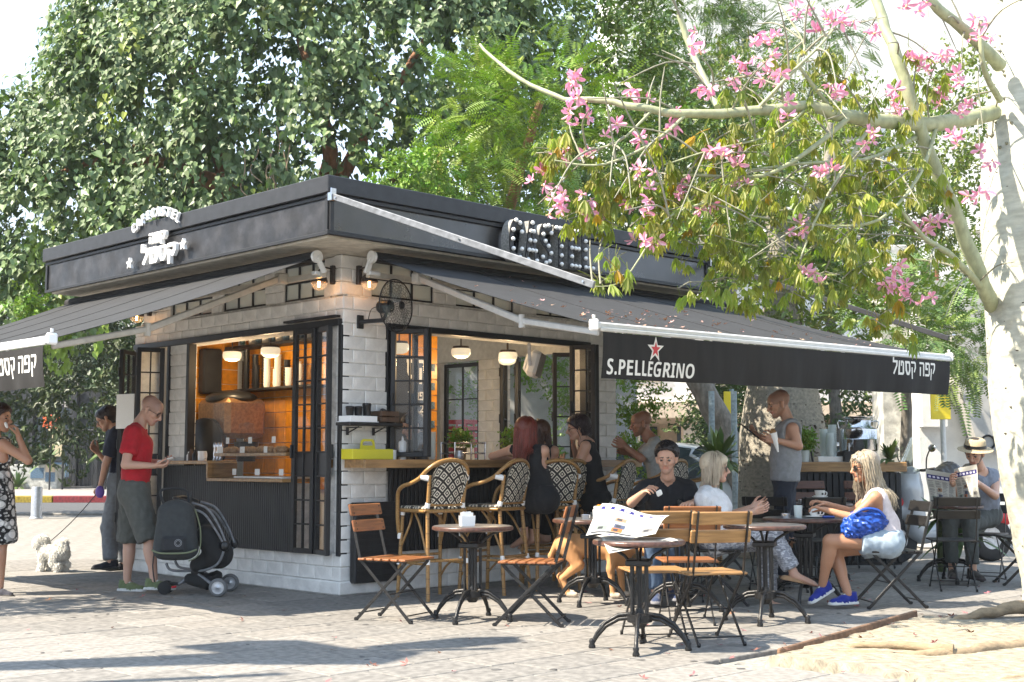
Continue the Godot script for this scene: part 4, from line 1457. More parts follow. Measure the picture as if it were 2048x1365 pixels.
	person("camo_woman", "blonde woman with a bob in a white top and grey camouflage trousers", {"fem": true, "face": 86, "trunk": 86, "skin": Color(.54, .31, .22), "palmN": V(0, .6, -1), "palmF": V(0, .6, 1), "curlN": .35, "curlF": .4, "glasses": "sun", "bare_feet": true, "girth": .98, "toeN": V(.95, -.22, .12), "toeF": V(.95, 0, .25),
		"top": {"mat": cloth("white_cotton", .74, .74, .76), "sleeve": .85, "neck": .085, "hem": 1.25, "loose": .024, "fold": .012}, "bottom": {"mat": camo, "len": 1.9, "flare": .012}, "shoes": {"color": Color(.5, .34, .2), "sole": Color(.42, .25, .13), "name": "wedge_sandal", "wedge": .05, "size": .9}, "upN": V(.2, 1, 0),
		"hair": {"color": Color(.5, .42, .31), "tip": Color(.42, .34, .25), "thick": .022, "strands": 560, "len": .2, "wave": .003, "side": -.13, "fringe": .028, "nape": -.14, "back": 0.0, "width": .0042}})
	person("standing_man", "standing man in a grey tank top holding a tablet and a rolled sandwich", {"face": -84, "pitch": 16, "trunk": -80, "skin": Color(.41, .22, .145), "stubble": .45, "beard": .35, "palmN": V(-.3, .2, -1), "palmF": V(0, .8, .5), "curlN": 1.0, "curlF": .7,
		"top": {"mat": cloth("grey_jersey", .27, .28, .295), "sleeve": 0.0, "neck": .085, "hem": 1.22, "loose": .034, "fold": .003}, "bottom": {"mat": cloth("navy_trousers", .022, .028, .045), "loose": .006}, "shoes": {"color": Color(.03, .03, .03), "sole": Color(.1, .1, .1)}})
	person("long_hair_woman", "woman with long grey-blonde hair and sunglasses in denim shorts", {"fem": true, "face": -84, "pitch": 4, "trunk": -84, "skin": tan_, "slouch": .03, "palmN": V(-.2, -.8, 0), "palmF": V(-.2, -.8, 0), "curlN": .8, "curlF": .7, "glasses": "sun", "toeN": V(-.75, -.3, .45), "upN": V(-.35, .9, .1), "toeF": V(-.9, 0, .4),
		"top": {"mat": cloth("pale_pink_jersey", .70, .64, .68), "name": "tank_top", "sleeve": 0.0, "neck": .1, "hem": 1.2, "fold": .004}, "bottom": {"mat": denim, "name": "shorts", "len": .48, "flare": .012, "loose": .016}, "shoes": {"color": Color(.008, .025, .26), "sole": Color(.74, .73, .7), "name": "sneaker", "size": .92},
		"hair": {"color": Color(.27, .235, .19), "tip": Color(.40, .33, .23), "thick": .02, "width": .004, "strands": 640, "len": .43, "wave": .022, "curl": 1.1, "back": .35, "line": .07}})
	var hm := person("hat_man", "bearded man in a straw hat and grey tank top reading a newspaper", {"face": -38, "pitch": 22, "trunk": -30, "skin": light, "beard": .8, "palmN": V(.6, 0, .3), "palmF": V(-.6, 0, .3), "curlN": 1.1, "curlF": 1.1,
		"top": {"mat": cloth("blue_grey_jersey", .22, .24, .29), "sleeve": 0.0, "neck": .085}, "bottom": {"mat": cloth("dusty_trousers", .07, .078, .075), "len": 1.85}, "hair": {"color": Color(.03, .016, .01), "thick": .014}, "shoes": {"color": Color(.05, .04, .035), "sole": Color(.04, .03, .03)}, "toeN": V(-.3, 0, 1), "toeF": V(.1, 0, 1)})
	var h := MB.new()
	h.lathe([Vector2(.02, .075), Vector2(.155, .062), Vector2(.16, .066), Vector2(.105, .078), Vector2(.1, .1), Vector2(.09, .155), Vector2(.07, .166), Vector2(.02, .158), Vector2(0, .158)], 28)
	var jh: Array = PJ.hat_man.head
	var hx := Transform3D(Basis(Vector3.UP, deg_to_rad(-38)) * Basis(Vector3.RIGHT, deg_to_rad(12)) * Basis(Vector3.BACK, deg_to_rad(-8)).scaled(V(1.05, 1.05, 1.05)), V(jh[0], jh[1] - .03, jh[2]) )
	put(h, "straw_hat", mat("straw", .58, .46, .28, .8, 0, .3, .1, .1, V(1, 6, 1)), hm, hx)
	var hb := MB.new()
	hb.lathe([Vector2(.1035, .082), Vector2(.1005, .115)], 28)
	put(hb, "hat_band", M.plastic_black, hm, hx)
	dogs()

func dogs() -> void:
	# the small white dog stands turned away to the left, the tan one behind the tables
	var r := thing("dog", "small fluffy white dog on a leash, standing in the sun", "dog", at(V(-4.86, 0, -13.9), -118, .88))
	var c := Color(.74, .72, .66)
	var p := [[V(0, .235, .12), V(0, .23, -.13), .078, .08, .05, 0], [V(0, .27, .15), V(0, .35, .19), .06, .07, .04, 0], [V(0, .36, .2), V(0, .355, .24), .072, .06, .03, 0], [V(0, .34, .26), V(0, .33, .3), .04, .033, .02, 0], [V(0, .335, .325), V(0, .338, .33), .012, .012, .003, 1]]
	for s in [-1.0, 1.0]:
		p.append([V(s * .055, .2, .12), V(s * .055, .03, .13), .034, .028, .02, 0])
		p.append([V(s * .05, .03, .145), V(s * .05, .025, .165), .032, .028, .02, 0])
		p.append([V(s * .06, .21, -.12), V(s * .065, .12, -.08), .06, .042, .03, 0])
		p.append([V(s * .065, .12, -.085), V(s * .06, .09, -.16), .04, .032, .02, 0])
		p.append([V(s * .06, .09, -.16), V(s * .06, .025, -.14), .034, .034, .02, 0])
		p.append([V(s * .065, .38, .19), V(s * .078, .31, .2), .026, .03, .015, 0])
		p.append([V(s * .028, .372, .262), V(s * .028, .372, .262), .01, .01, .002, 1])
	p.append([V(0, .29, -.2), V(0, .35, -.17), .035, .04, .03, 0])
	p.append([V(0, .35, -.17), V(0, .33, -.1), .045, .05, .03, 0])
	var m := sdf(p, .009, [c, Color(.02, .018, .016)], [], .012, 30)
	put(m, "body", vcol(mat("fur", 1, 1, 1, .9)), r)
	var f := MB.new()
	for i in range(0, m.v.size(), 2):
		if m.c[i].r < .2: continue
		var q := m.v[i]
		var d := (m.n[i] * rf(.3, .9) + V(rf(-.5, .5), -.75, rf(-.5, .3))).normalized()
		f.col = c * rf(.8, 1.12)
		var l := rf(.016, .034) * (.5 if q.y < .06 else 1.0)
		f.tube([q - d * .004, q + d * l * .5 + m.n[i] * .003, q + d * l], [.0035, .003, .0008], 3, false)
	put(f, "fur", M.fur, r)
	var t := thing("dog", "short-haired tan dog standing between the tables with its head turned away", "dog", at(V(.72, 0, -11.3), 76, .95))
	var k := Color(.50, .25, .105)
	var w := Color(.55, .46, .36)
	var b := [[V(0, .44, .2), V(0, .46, -.05), .125, .105, .06, 0], [V(0, .46, -.05), V(0, .47, -.27), .098, .1, .05, 0], [V(0, .37, .24), V(0, .45, .2), .085, .09, .05, 0], [V(0, .48, .28), V(0, .46, .42), .08, .065, .05, 0], [V(-.02, .44, .46), V(-.03, .42, .51), .07, .058, .03, 0], [V(-.03, .40, .54), V(-.05, .37, .62), .038, .03, .02, 0], [V(-.052, .37, .645), V(-.053, .372, .648), .014, .014, .003, 1]]
	for s in [-1.0, 1.0]:
		var o: float = .03 * s
		b.append([V(s * .075, .42, .22 + o), V(s * .085, .26, .18 + o), .062, .038, .04, 0])
		b.append([V(s * .085, .26, .18 + o), V(s * .085, .06, .2 + o), .034, .024, .02, 0])
		b.append([V(s * .085, .03, .2 + o), V(s * .085, .025, .25 + o), .028, .024, .015, 2])
		b.append([V(s * .07, .45, -.25), V(s * .09, .29, -.17 - o), .088, .05, .05, 0])
		b.append([V(s * .09, .29, -.17 - o), V(s * .085, .17, -.32 - o), .046, .027, .02, 0])
		b.append([V(s * .085, .17, -.32 - o), V(s * .085, .04, -.27 - o), .025, .023, .015, 0])
		b.append([V(s * .085, .028, -.26 - o), V(s * .085, .024, -.2 - o), .027, .024, .015, 2])
		b.append([V(s * .055 - .02, .49, .45), V(s * .085 - .02, .42, .47), .02, .022, .012, 0])
	b.append([V(0, .5, -.35), V(.01, .36, -.42), .03, .022, .03, 0])
	b.append([V(.01, .36, -.42), V(.02, .2, -.4), .022, .012, .02, 0])
	put(sdf(b, .011, [k, Color(.02, .015, .012), w], [], .002, 14), "body", M.fur, t)
	var co := MB.new()
	co.tube(range(13).map(func(i): return V(0, .485, .29) + V(cos(i * TAU / 12) * .086, sin(i * TAU / 12) * .07, -sin(i * TAU / 12) * .045)), .008, 6)
	put(co, "collar", M.red, t)
	# leash, its handle is in the man's hand
	var ls := thing("leash", "thin dark leash with a purple plastic handle in the navy-shirted man's hand", "leash")
	var a := V(-4.365, .86, -13.83)
	var z := V(-4.9, .32, -13.93)
	var lm := MB.new()
	lm.tube(range(13).map(func(i): return a.lerp(z, i / 12.0) - V(0, .03 * sin(PI * i / 12.0), 0)), .005, 5)
	put(lm, "cord", M.plastic_black, ls)
	var hd := MB.new()
	hd.ell(a + V(.01, -.02, .02), V(.05, .065, .025), 14, 10)
	put(hd, "handle", mat("purple", .11, .05, .3, .4), ls)
	var ph := MB.new()
	ph.box(V(0, 0, 0), V(.14, .009, .07), .004)
	one(ph, "phone", "white phone in the hands of the man in the red polo", "phone", M.white_plain, Transform3D(Basis.from_euler(V(-.25, .1, .28)), V(-3.06, 1.17, -11.52)))
# ---------------------------------------------------------------- chairs and tables
func weave_tex() -> ImageTexture:   # nested diamonds woven in black and white
	var im := Image.create(192, 192, false, Image.FORMAT_RGB8)
	for y in 192:
		for x in 192:
			var u := absf(fposmod(x / 96.0, 1.0) - .5)
			var v := absf(fposmod(y / 96.0, 1.0) - .5)
			var d := (u + v) * 2.0
			var k := 1.0 if d < .22 or (d > .46 and d < .74) or d > 1.78 or (d > 1.26 and d < 1.54) else 0.0
			var strand := .82 + .18 * absf(sin((x if int(y / 6) % 2 else y) * PI / 6.0))
			var c := Color(.86, .83, .76) if k > 0 else Color(.10, .09, .085)
			im.set_pixel(x, y, c * strand)
	return ImageTexture.create_from_image(im)

func bistro_chair(label: String, wood: Material, w := .40) -> Node3D:
	var t := thing("bistro_chair", label, "chair", Transform3D.IDENTITY, "folding chairs round the tables")
	for s in [-1.0, 1.0]:
		var x: float = s * (w / 2 - .03)
		var m := MB.new()
		m.bar(V(x, .845, -.30), V(x, .43, -.19), .008, .024, Vector3.BACK)
		m.bar(V(x, .44, -.19), V(x, .0, .25), .008, .024, Vector3.BACK)
		m.tube([V(x - .008, .012, .245), V(x + .008, .012, .245)], .014, 8)
		put(m, "leg", M.iron, t)
		var b := MB.new()
		var xi: float = x - s * .016
		b.bar(V(xi, .43, .19), V(xi, 0, -.24), .008, .024, Vector3.BACK)
		b.tube([V(xi - .008, .012, -.237), V(xi + .008, .012, -.237)], .014, 8)
		put(b, "leg", M.iron, t)
		var r := MB.new()
		r.bar(V(xi, .432, -.2), V(xi, .432, .2), .02, .008)
		put(r, "seat_rail", M.iron, t)
	var c := MB.new()
	for q in [[.055, .215], [.055, -.208], [.2, .055]]: c.tube([V(-w / 2 + .035, q[0], q[1]), V(w / 2 - .035, q[0], q[1])], .005, 6)
	put(c, "stretcher", M.iron, t)
	for k in 6:
		var m := MB.new()
		m.box(V(0, .447, -.17 + k * .071), V(w, .016, .058), .004, Basis(Vector3.RIGHT, rf(-.02, .02)))
		put(m, "seat_slat", wood, t)
	for k in 2:
		var m := MB.new()
		var y := .80 - k * .115
		var z := lerpf(-.19, -.30, (y - .43) / .415) + .018
		m.box(V(0, y, z), V(w + .01, .085, .016), .006, Basis(Vector3.RIGHT, -.26))
		put(m, "back_slat", wood, t)
		for s in [-1.0, 1.0]:
			for e in [-.022, .022]:
				var sc := MB.new()
				sc.ell(V(s * (w / 2 - .03), y + e, z + .012 - e * .26), V(.006, .006, .003), 6, 4)
				put(sc, "screw", M.iron, t)
	return t

func iron_table(label: String, top_h: float, r: float, at_: Transform3D) -> Node3D:
	var t := thing("bistro_table", label, "table", at_, "round cast-iron bistro tables")
	var m := MB.new()
	m.lathe([Vector2(0, top_h - .034), Vector2(r - .02, top_h - .034), Vector2(r - .002, top_h - .026), Vector2(r, top_h - .012), Vector2(r - .006, top_h - .002), Vector2(r - .012, top_h)], 44)
	put(m, "table_edge", M.table_edge, t)
	var d := MB.new()
	d.lathe([Vector2(r - .012, top_h - .001), Vector2(r - .02, top_h + .002), Vector2(0, top_h + .002)], 44)
	put(d, "table_top", M.table_top, t)
	for k in 5:
		var a := TAU * k / 4
		var q := V(cos(a), 0, sin(a)) * .062 if k < 4 else Vector3.ZERO
		var p := MB.new()
		p.tube([q + V(0, .19, 0), q + V(0, top_h - .13, 0)], .0105 if k < 4 else .018, 10)
		put(p, "rod", M.iron, t)
	for k in 4:
		var a := TAU * (k + .5) / 4
		var o := V(cos(a), 0, sin(a))
		var l := MB.new()
		for e in [.012, -.012]:
			var up: float = e
			l.tube([o * .05 + V(0, .205 + up, 0), o * .13 + V(0, .195 + up, 0), o * .21 + V(0, .15 + up, 0), o * .265 + V(0, .085 + up * .7, 0), o * .295 + V(0, .03, 0)], [.014, .013, .012, .012, .013], 8)
		l.x = Transform3D(Basis.IDENTITY, o * .297)
		l.lathe([Vector2(.02, 0), Vector2(.023, .012), Vector2(.016, .03), Vector2(.02, .045), Vector2(.012, .06)], 12)
		put(l, "foot", M.iron, t)
		var br := MB.new()
		br.tube([o * .05 + V(0, top_h - .15, 0), o * .09 + V(0, top_h - .1, 0), o * .17 + V(0, top_h - .05, 0), o * (r * .72) + V(0, top_h - .036, 0)], .010, 8)
		put(br, "bracket", M.iron, t)
	var h := MB.new()
	h.lathe([Vector2(0, .13), Vector2(.03, .13), Vector2(.05, .16), Vector2(.078, .17), Vector2(.08, .215), Vector2(.03, .22), Vector2(.024, .25), Vector2(0, .25)], 16)
	put(h, "hub", M.iron, t)
	var u := MB.new()
	u.box(V(0, top_h - .14, 0), V(.16, .04, .16), .008, Basis(Vector3.UP, PI / 4))
	put(u, "collar", M.iron, t)
	return t

func rattan_chair(label: String) -> Node3D:   # bar height, faces +z
	var t := thing("rattan_bar_chair", label, "bar chair", Transform3D.IDENTITY, "rattan chairs along the bar")
	var nodes := func(m: MB, pts: Array, r: float):
		m.col = Color.WHITE
		m.tube(pts, r, 10)
		m.col = Color(.45, .4, .36)
		for i in range(1, pts.size()):
			var a: Vector3 = pts[i - 1]
			var b: Vector3 = pts[i]
			var n := int(a.distance_to(b) / .11)
			for k in n:
				var q := a.lerp(b, (k + .5) / n)
				var d := (b - a).normalized() * .0035
				m.tube([q - d, q + d], r * 1.07, 10, false)
		m.col = Color.WHITE
	for s in [-1.0, 1.0]:
		var f := MB.new()
		nodes.call(f, [V(s * .215, 0, .22), V(s * .19, .75, .18)], .0165)
		put(f, "leg", M.rattan, t)
		var b := MB.new()
		nodes.call(b, [V(s * .205, 0, -.26), V(s * .172, .74, -.19), V(s * .185, 1.04, -.245)], .0165)
		put(b, "leg", M.rattan, t)
		for q in [[V(s * .2, .42, .2), V(s * .17, .62, .1), V(s * .1, .73, .17)], [V(s * .2, .4, -.22), V(s * .19, .62, -.1), V(s * .18, .73, 0)], [V(s * .205, .16, .2), V(s * .2, .25, .1), V(s * .19, .3, 0)]]:
			var c := MB.new()
			c.tube(curve(q, 8), .010, 8)
			put(c, "brace", M.rattan, t)
	var st := MB.new()
	for q in [[V(-.205, .3, .2), V(.205, .3, .2)], [V(-.19, .33, -.235), V(.19, .33, -.235)], [V(-.2, .3, .21), V(-.19, .3, -.235)], [V(.2, .3, .21), V(.19, .3, -.235)], [V(-.2, .355, .2), V(.2, .355, .2)]]: nodes.call(st, q, .012)
	put(st, "footrest", M.rattan, t)
	# one bent cane makes both arms and the top of the back
	var rail := [V(-.2, .5, .21), V(-.235, .64, .19), V(-.25, .80, .17), V(-.262, .90, .14), V(-.262, .95, .06), V(-.25, .975, -.05), V(-.232, 1.02, -.16), V(-.20, 1.09, -.235), V(-.12, 1.15, -.275), V(0, 1.172, -.285)]
	var full := rail.duplicate()
	for i in range(rail.size() - 2, -1, -1): full.append(rail[i] * V(-1, 1, 1))
	var rm := MB.new()
	nodes.call(rm, curve(full, 60), .0175)
	put(rm, "arm_rail", M.rattan, t)
	var wv := MB.new()
	var bf := func(u: float, v: float) -> Vector3:
		var top := 1.02 + .13 * sqrt(maxf(0.0, 1.0 - pow(2 * u - 1, 2)))
		var w := lerpf(.145, .18, v)
		return V((1 - 2 * u) * w, lerpf(.80, top, v), -.205 - .07 * v - .03 * (1 - pow(2 * u - 1, 2)))
	thick(wv, bf, 14, 10, V(0, 0, -.012))
	put(wv, "woven_back", M.weave, t)
	var sm := MB.new()
	sm.box(V(0, .765, 0), V(.43, .032, .41), .014)
	put(sm, "woven_seat", M.weave_seat, t)
	var sr := MB.new()
	sr.tube(curve([V(-.2, .742, -.17), V(-.21, .742, .17), V(-.17, .742, .205), V(.17, .742, .205), V(.21, .742, .17), V(.2, .742, -.17), V(.17, .742, -.2), V(-.17, .742, -.2), V(-.2, .742, -.17)], 40), .016, 8)
	put(sr, "seat_ring", M.rattan, t)
	var bars := MB.new()
	bars.tube([V(-.17, .795, -.205), V(.17, .795, -.205)], .013, 8)
	put(bars, "lower_back_rail", M.rattan, t)
	for s in [-1.0, 1.0]:
		for q in [[V(s * .225, 1.03, -.18), V(s * .185, 1.015, -.24), .026], [V(s * .172, .81, -.2), V(s * .178, .77, -.192), .023], [V(s * .19, .74, .178), V(s * .193, .7, .183), .021], [V(s * .207, .55, .2), V(s * .204, .5, .206), .022], [V(s * .208, .32, .208), V(s * .209, .28, .21), .02], [V(s * .19, .34, -.23), V(s * .194, .3, -.235), .02]]:
			var w := MB.new()
			w.tube([q[0], q[1]], q[2], 10)
			put(w, "binding", M.white_plain, t)
	return t

func curve(pts: Array, n: int) -> Array:
	var out := []
	var m := pts.size()
	for i in n + 1:
		var f := float(i) / n * (m - 1)
		var k := mini(int(f), m - 2)
		var p0: Vector3 = pts[maxi(k - 1, 0)]
		var p3: Vector3 = pts[mini(k + 2, m - 1)]
		out.append((pts[k] as Vector3).cubic_interpolate(pts[k + 1], p0, p3, f - k))
	return out

func furniture() -> void:
	mat("chair_wood", .40, .15, .05, .38, 0, .4, .4, .05, V(.2, 2, 2))
	mat("chair_wood_pale", .50, .27, .10, .38, 0, .4, .4, .05, V(.2, 2, 2))
	mat("chair_wood_dark", .17, .065, .035, .4, 0, .4, .4, .05, V(.2, 2, 2))
	mat("chair_black", .02, .018, .017, .4, 0, .4, .4, .05, V(.2, 2, 2))
	mat("table_edge", .16, .07, .045, .35, 0, .6, .25, .1)
	mat("table_top", .13, .125, .125, .3, 0, .3, .4)
	vcol(mat("rattan", .46, .255, .085, .33, 0, .35, .12))
	var w := mat("weave", 1, 1, 1, .5)
	w.albedo_texture = weave_tex()
	w.uv1_scale = V(1.7, 1.7, 1)
	var ws := mat("weave_seat", 1, 1, 1, .5)
	ws.albedo_texture = w.albedo_texture
	ws.uv1_triplanar = true
	ws.uv1_scale = Vector3.ONE * 3.6
	# tables
	for q in [["round bistro table with a napkin holder beside the empty wooden chair at the left", -.29, -9.66, .685, .302], ["round bistro table with napkins and an ashtray before the tan dog", .66, -10.75, .69, .33], ["nearest round bistro table, an open newspaper lies on it", .79, -8.16, .672, .29],
		["empty round bistro table in front of the blonde woman's knees", 1.84, -9.55, .70, .30], ["round bistro table with cups between the blonde woman and the long-haired woman", 2.40, -10.75, .70, .34], ["round table with stacked coffee cups behind the two women", 3.02, -13.0, .75, .36],
		["round bistro table with a glass bottle in front of the man in the straw hat", 4.25, -12.75, .74, .33], ["round bistro table with a plate before the man in the black T-shirt", 1.33, -10.25, .69, .32]]:
		iron_table(q[0], q[3], q[4], at(V(q[1], 0, q[2]), rf(15, 40)))
	# wooden chairs
	var c := bistro_chair("brown slatted folding chair standing empty at the far left, by the cover panel", M.chair_wood)
	c.transform = at(V(-.86, 0, -9.68), 62)
	dup(c, at(V(.15, 0, -9.42), -102), "brown slatted folding chair seen edge-on between two round tables")
	var p := bistro_chair("right one of the two sunlit folding chairs with their backs turned", M.chair_wood_pale)
	p.transform = at(V(1.26, 0, -8.52), -166)
	dup(p, at(V(.94, 0, -8.66), -172), "left one of the two sunlit folding chairs with their backs turned, behind the newspaper")
	dup(c, at(V(1.27, 0, -9.55), -178), "brown folding chair with its back turned, across from the man in black")
	var d := bistro_chair("dark red-brown folding chair behind the table with stacked cups", M.chair_wood_dark)
	d.transform = at(V(3.27, .04, -14.1), 8, 1.08)
	dup(d, at(V(3.86, .04, -14.1), -4, 1.08), "dark red-brown folding chair in front of the side counter, behind the long-haired woman's head")
	# black chairs
	var b := bistro_chair("black folding chair the long-haired woman sits on", M.chair_black)
	b.transform = at(V(3.03, 0, -10.55), -84)
	dup(b, at(V(1.66, 0, -10.75), 86), "black folding chair the blonde woman sits on")
	dup(b, at(V(1.42, 0, -11.1), -4), "black folding chair the man in the black T-shirt sits on")
	dup(b, at(V(4.03, 0, -12.0), 172), "empty black folding chair with its back turned in front of the hat man's table")
	dup(b, at(V(4.66, 0, -12.95), -30), "black folding chair the man in the straw hat sits on")
	dup(b, at(V(4.86, 0, -12.45), -95), "black folding chair beside the hat man, half hidden by the tree trunk")
	dup(b, at(V(2.38, 0, -12.1), 160), "black folding chair in the shade just left of the standing man")
	dup(b, at(V(2.02, 0, -12.7), 120), "black folding chair deepest in the shade behind the blonde woman's face")
	dup(b, at(V(2.75, 0, -11.9), 185), "black folding chair in the shade between the two women, seen over their table")
	# bar chairs
	var yaw := 44.5 + 180
	var r := rattan_chair("rattan bar chair with black and white weave, leftmost along the bar, empty")
	r.transform = at(K(.45, 0, .70), yaw - 9)
	dup(r, at(K(1.15, 0, .72), yaw + 11), "rattan bar chair with black and white weave, second from the left, empty")
	dup(r, at(K(1.79, 0, .80), yaw - 28), "rattan bar chair with black and white weave under the red-haired woman")
	dup(r, at(K(2.56, 0, .78), yaw + 16), "rattan bar chair under the woman in the black tank top")
	dup(r, at(K(3.28, 0, .85), yaw + 10), "rattan bar chair with black and white weave the bald man sits on")
	dup(r, at(K(2.12, 0, .55), yaw), "rattan bar chair of the brown-haired woman, mostly hidden")
	dup(r, at(K(3.85, 0, .9), yaw + 40), "rattan bar chair behind the head of the man in the black T-shirt")
# limbs and crowns, where they grow
func ficus_limbs() -> Array:
	return [
		[[V(-3.25, 1.34, -20.00), V(-3.36, 3.35, -20.00), V(-3.58, 4.41, -19.80), V(-4.37, 5.29, -19.50), V(-5.16, 5.56, -19.00), V(-5.53, 5.79, -18.70)], 0.34, 0.05],
		[[V(-3.37, 3.66, -20.00), V(-2.94, 5.00, -19.60), V(-2.71, 5.79, -19.00), V(-2.84, 6.34, -18.80), V(-3.27, 7.64, -19.50)], 0.20, 0.05],
		[[V(-2.95, 4.94, -19.70), V(-2.14, 6.22, -19.20), V(-1.71, 6.78, -19.00), V(-1.26, 7.76, -19.40)], 0.13, 0.04],
		[[V(-4.37, 5.29, -19.50), V(-4.65, 6.33, -19.60), V(-4.98, 7.35, -19.60)], 0.12, 0.04],
		[[V(-3.58, 4.57, -19.80), V(-2.45, 4.96, -19.40), V(-1.48, 5.68, -19.50)], 0.12, 0.04],
		[[V(-5.16, 5.56, -19.00), V(-6.10, 5.61, -18.90), V(-6.87, 5.29, -18.80)], 0.07, 0.03],
		[[V(-4.64, 4.80, -18.60), V(-4.74, 5.06, -18.60), V(-4.96, 5.36, -18.80)], 0.05, 0.04],
	]

func ficus_lobes() -> Array:
	return [
		[V(-3.48, 7.39, -19.00), 1.76],
		[V(-5.20, 7.01, -19.00), 1.39],
		[V(-1.71, 7.34, -19.30), 1.71],
		[V(-4.28, 5.79, -18.70), 1.22],
		[V(-2.41, 5.94, -19.00), 1.39],
		[V(-6.13, 5.36, -18.80), 1.09],
		[V(-6.89, 4.99, -18.80), 0.87],
		[V(-7.69, 6.22, -19.50), 0.83],
		[V(-6.54, 4.07, -18.60), 0.79],
		[V(-5.17, 4.67, -18.30), 0.77],
		[V(-0.95, 6.33, -19.60), 1.28],
		[V(-3.60, 9.15, -19.50), 1.95],
		[V(-6.12, 7.80, -19.50), 0.90],
		[V(-0.51, 7.97, -20.00), 1.54],
		[V(-4.02, 4.80, -18.60), 0.79],
		[V(-3.24, 5.91, -20.50), 2.05],
		[V(-5.16, 7.12, -21.00), 2.10],
		[V(-1.83, 6.23, -20.80), 1.92],
		[V(-7.30, 3.91, -19.50), 0.83],
		[V(-2.08, 9.11, -19.80), 1.75],
		[V(-5.46, 8.87, -19.80), 1.45],
		[V(-3.53, 4.83, -19.50), 0.98],
		[V(-7.60, 4.96, -19.40), 0.82],
		[V(-6.40, 6.40, -19.30), 0.97],
		[V(-6.88, 5.76, -19.20), 0.89],
		[V(-7.47, 5.45, -19.20), 0.89],
		[V(-6.00, 7.13, -19.40), 0.97],
		[V(-6.40, 4.81, -19.00), 0.88],
		[V(-7.21, 4.54, -19.20), 0.74],
		[V(-4.63, 7.76, -19.40), 1.42],
		[V(-2.61, 7.69, -19.20), 1.40],
		[V(-3.46, 6.17, -19.00), 1.39],
		[V(-4.03, 8.29, -22.00), 2.54],
		[V(-2.12, 8.20, -22.00), 2.29],
		[V(-5.58, 7.85, -22.00), 2.29],
		[V(-3.23, 6.87, -22.00), 2.20],
		[V(-6.68, 6.87, -22.00), 1.69],
		[V(-1.08, 8.65, -22.00), 1.86],
	]

func floss_limbs() -> Array:
	return [
		[[V(3.83, 3.92, -10.10), V(3.24, 3.72, -9.70), V(2.65, 3.64, -9.30), V(2.32, 3.63, -9.10), V(2.11, 3.66, -9.00), V(1.71, 3.60, -8.90), V(1.21, 3.55, -8.80), V(0.87, 3.60, -8.80), V(0.60, 3.68, -8.90), V(0.35, 3.72, -9.00), V(0.00, 3.96, -9.20), V(-0.24, 4.24, -9.40)], 0.066, 0.010],
		[[V(3.80, 2.39, -10.20), V(3.67, 2.50, -10.00), V(3.40, 3.02, -9.80), V(3.11, 3.55, -9.60), V(2.92, 4.08, -9.50), V(2.83, 4.46, -9.60), V(2.76, 4.85, -9.70)], 0.066, 0.036],
		[[V(3.65, 2.50, -10.00), V(3.24, 2.68, -9.50), V(2.99, 2.77, -9.30), V(2.79, 2.96, -9.20)], 0.031, 0.012],
		[[V(3.85, 4.27, -10.00), V(3.53, 4.40, -9.70), V(3.18, 4.58, -9.50), V(3.00, 4.77, -9.50)], 0.055, 0.032],
		[[V(3.84, 3.99, -10.00), V(3.59, 4.07, -9.60), V(3.52, 4.23, -9.50), V(3.53, 4.46, -9.50)], 0.027, 0.016],
		[[V(3.05, 3.59, -9.60), V(2.76, 3.42, -9.30), V(2.50, 3.30, -9.10), V(2.06, 3.25, -9.00), V(1.66, 3.18, -8.90)], 0.020, 0.008],
		[[V(2.40, 3.60, -9.10), V(2.12, 3.36, -9.00), V(1.74, 3.14, -8.90), V(1.22, 3.14, -8.90), V(0.91, 3.02, -8.80)], 0.023, 0.006],
		[[V(2.32, 3.63, -9.10), V(2.04, 3.96, -9.00), V(2.08, 4.11, -9.00), V(1.93, 4.44, -9.10)], 0.016, 0.006],
		[[V(1.71, 3.60, -8.90), V(1.93, 3.83, -8.80), V(2.18, 4.08, -8.80), V(2.38, 4.36, -8.90)], 0.017, 0.006],
		[[V(1.21, 3.55, -8.80), V(0.94, 3.31, -8.70), V(0.60, 3.17, -8.70), V(0.29, 3.20, -8.70)], 0.014, 0.005],
		[[V(0.99, 3.60, -8.80), V(0.74, 3.34, -8.70), V(0.50, 3.27, -8.70)], 0.011, 0.005],
		[[V(2.65, 3.64, -9.30), V(2.35, 3.24, -9.00), V(2.12, 2.88, -8.80), V(1.95, 2.52, -8.70)], 0.016, 0.005],
		[[V(3.24, 3.72, -9.70), V(2.97, 3.24, -9.30), V(2.58, 2.85, -9.00), V(2.14, 2.79, -8.90), V(1.63, 2.84, -8.80)], 0.017, 0.005],
		[[V(1.66, 3.18, -8.90), V(1.35, 2.93, -8.70), V(1.03, 2.77, -8.60), V(0.75, 2.37, -8.60), V(0.52, 2.32, -8.60)], 0.011, 0.003],
		[[V(1.22, 4.40, -9.20), V(1.29, 4.17, -9.20), V(1.40, 3.78, -9.00), V(1.44, 3.63, -8.90)], 0.023, 0.024],
		[[V(2.11, 3.66, -9.00), V(1.78, 3.40, -8.80), V(1.35, 3.27, -8.70), V(1.04, 3.17, -8.70)], 0.011, 0.004],
	]

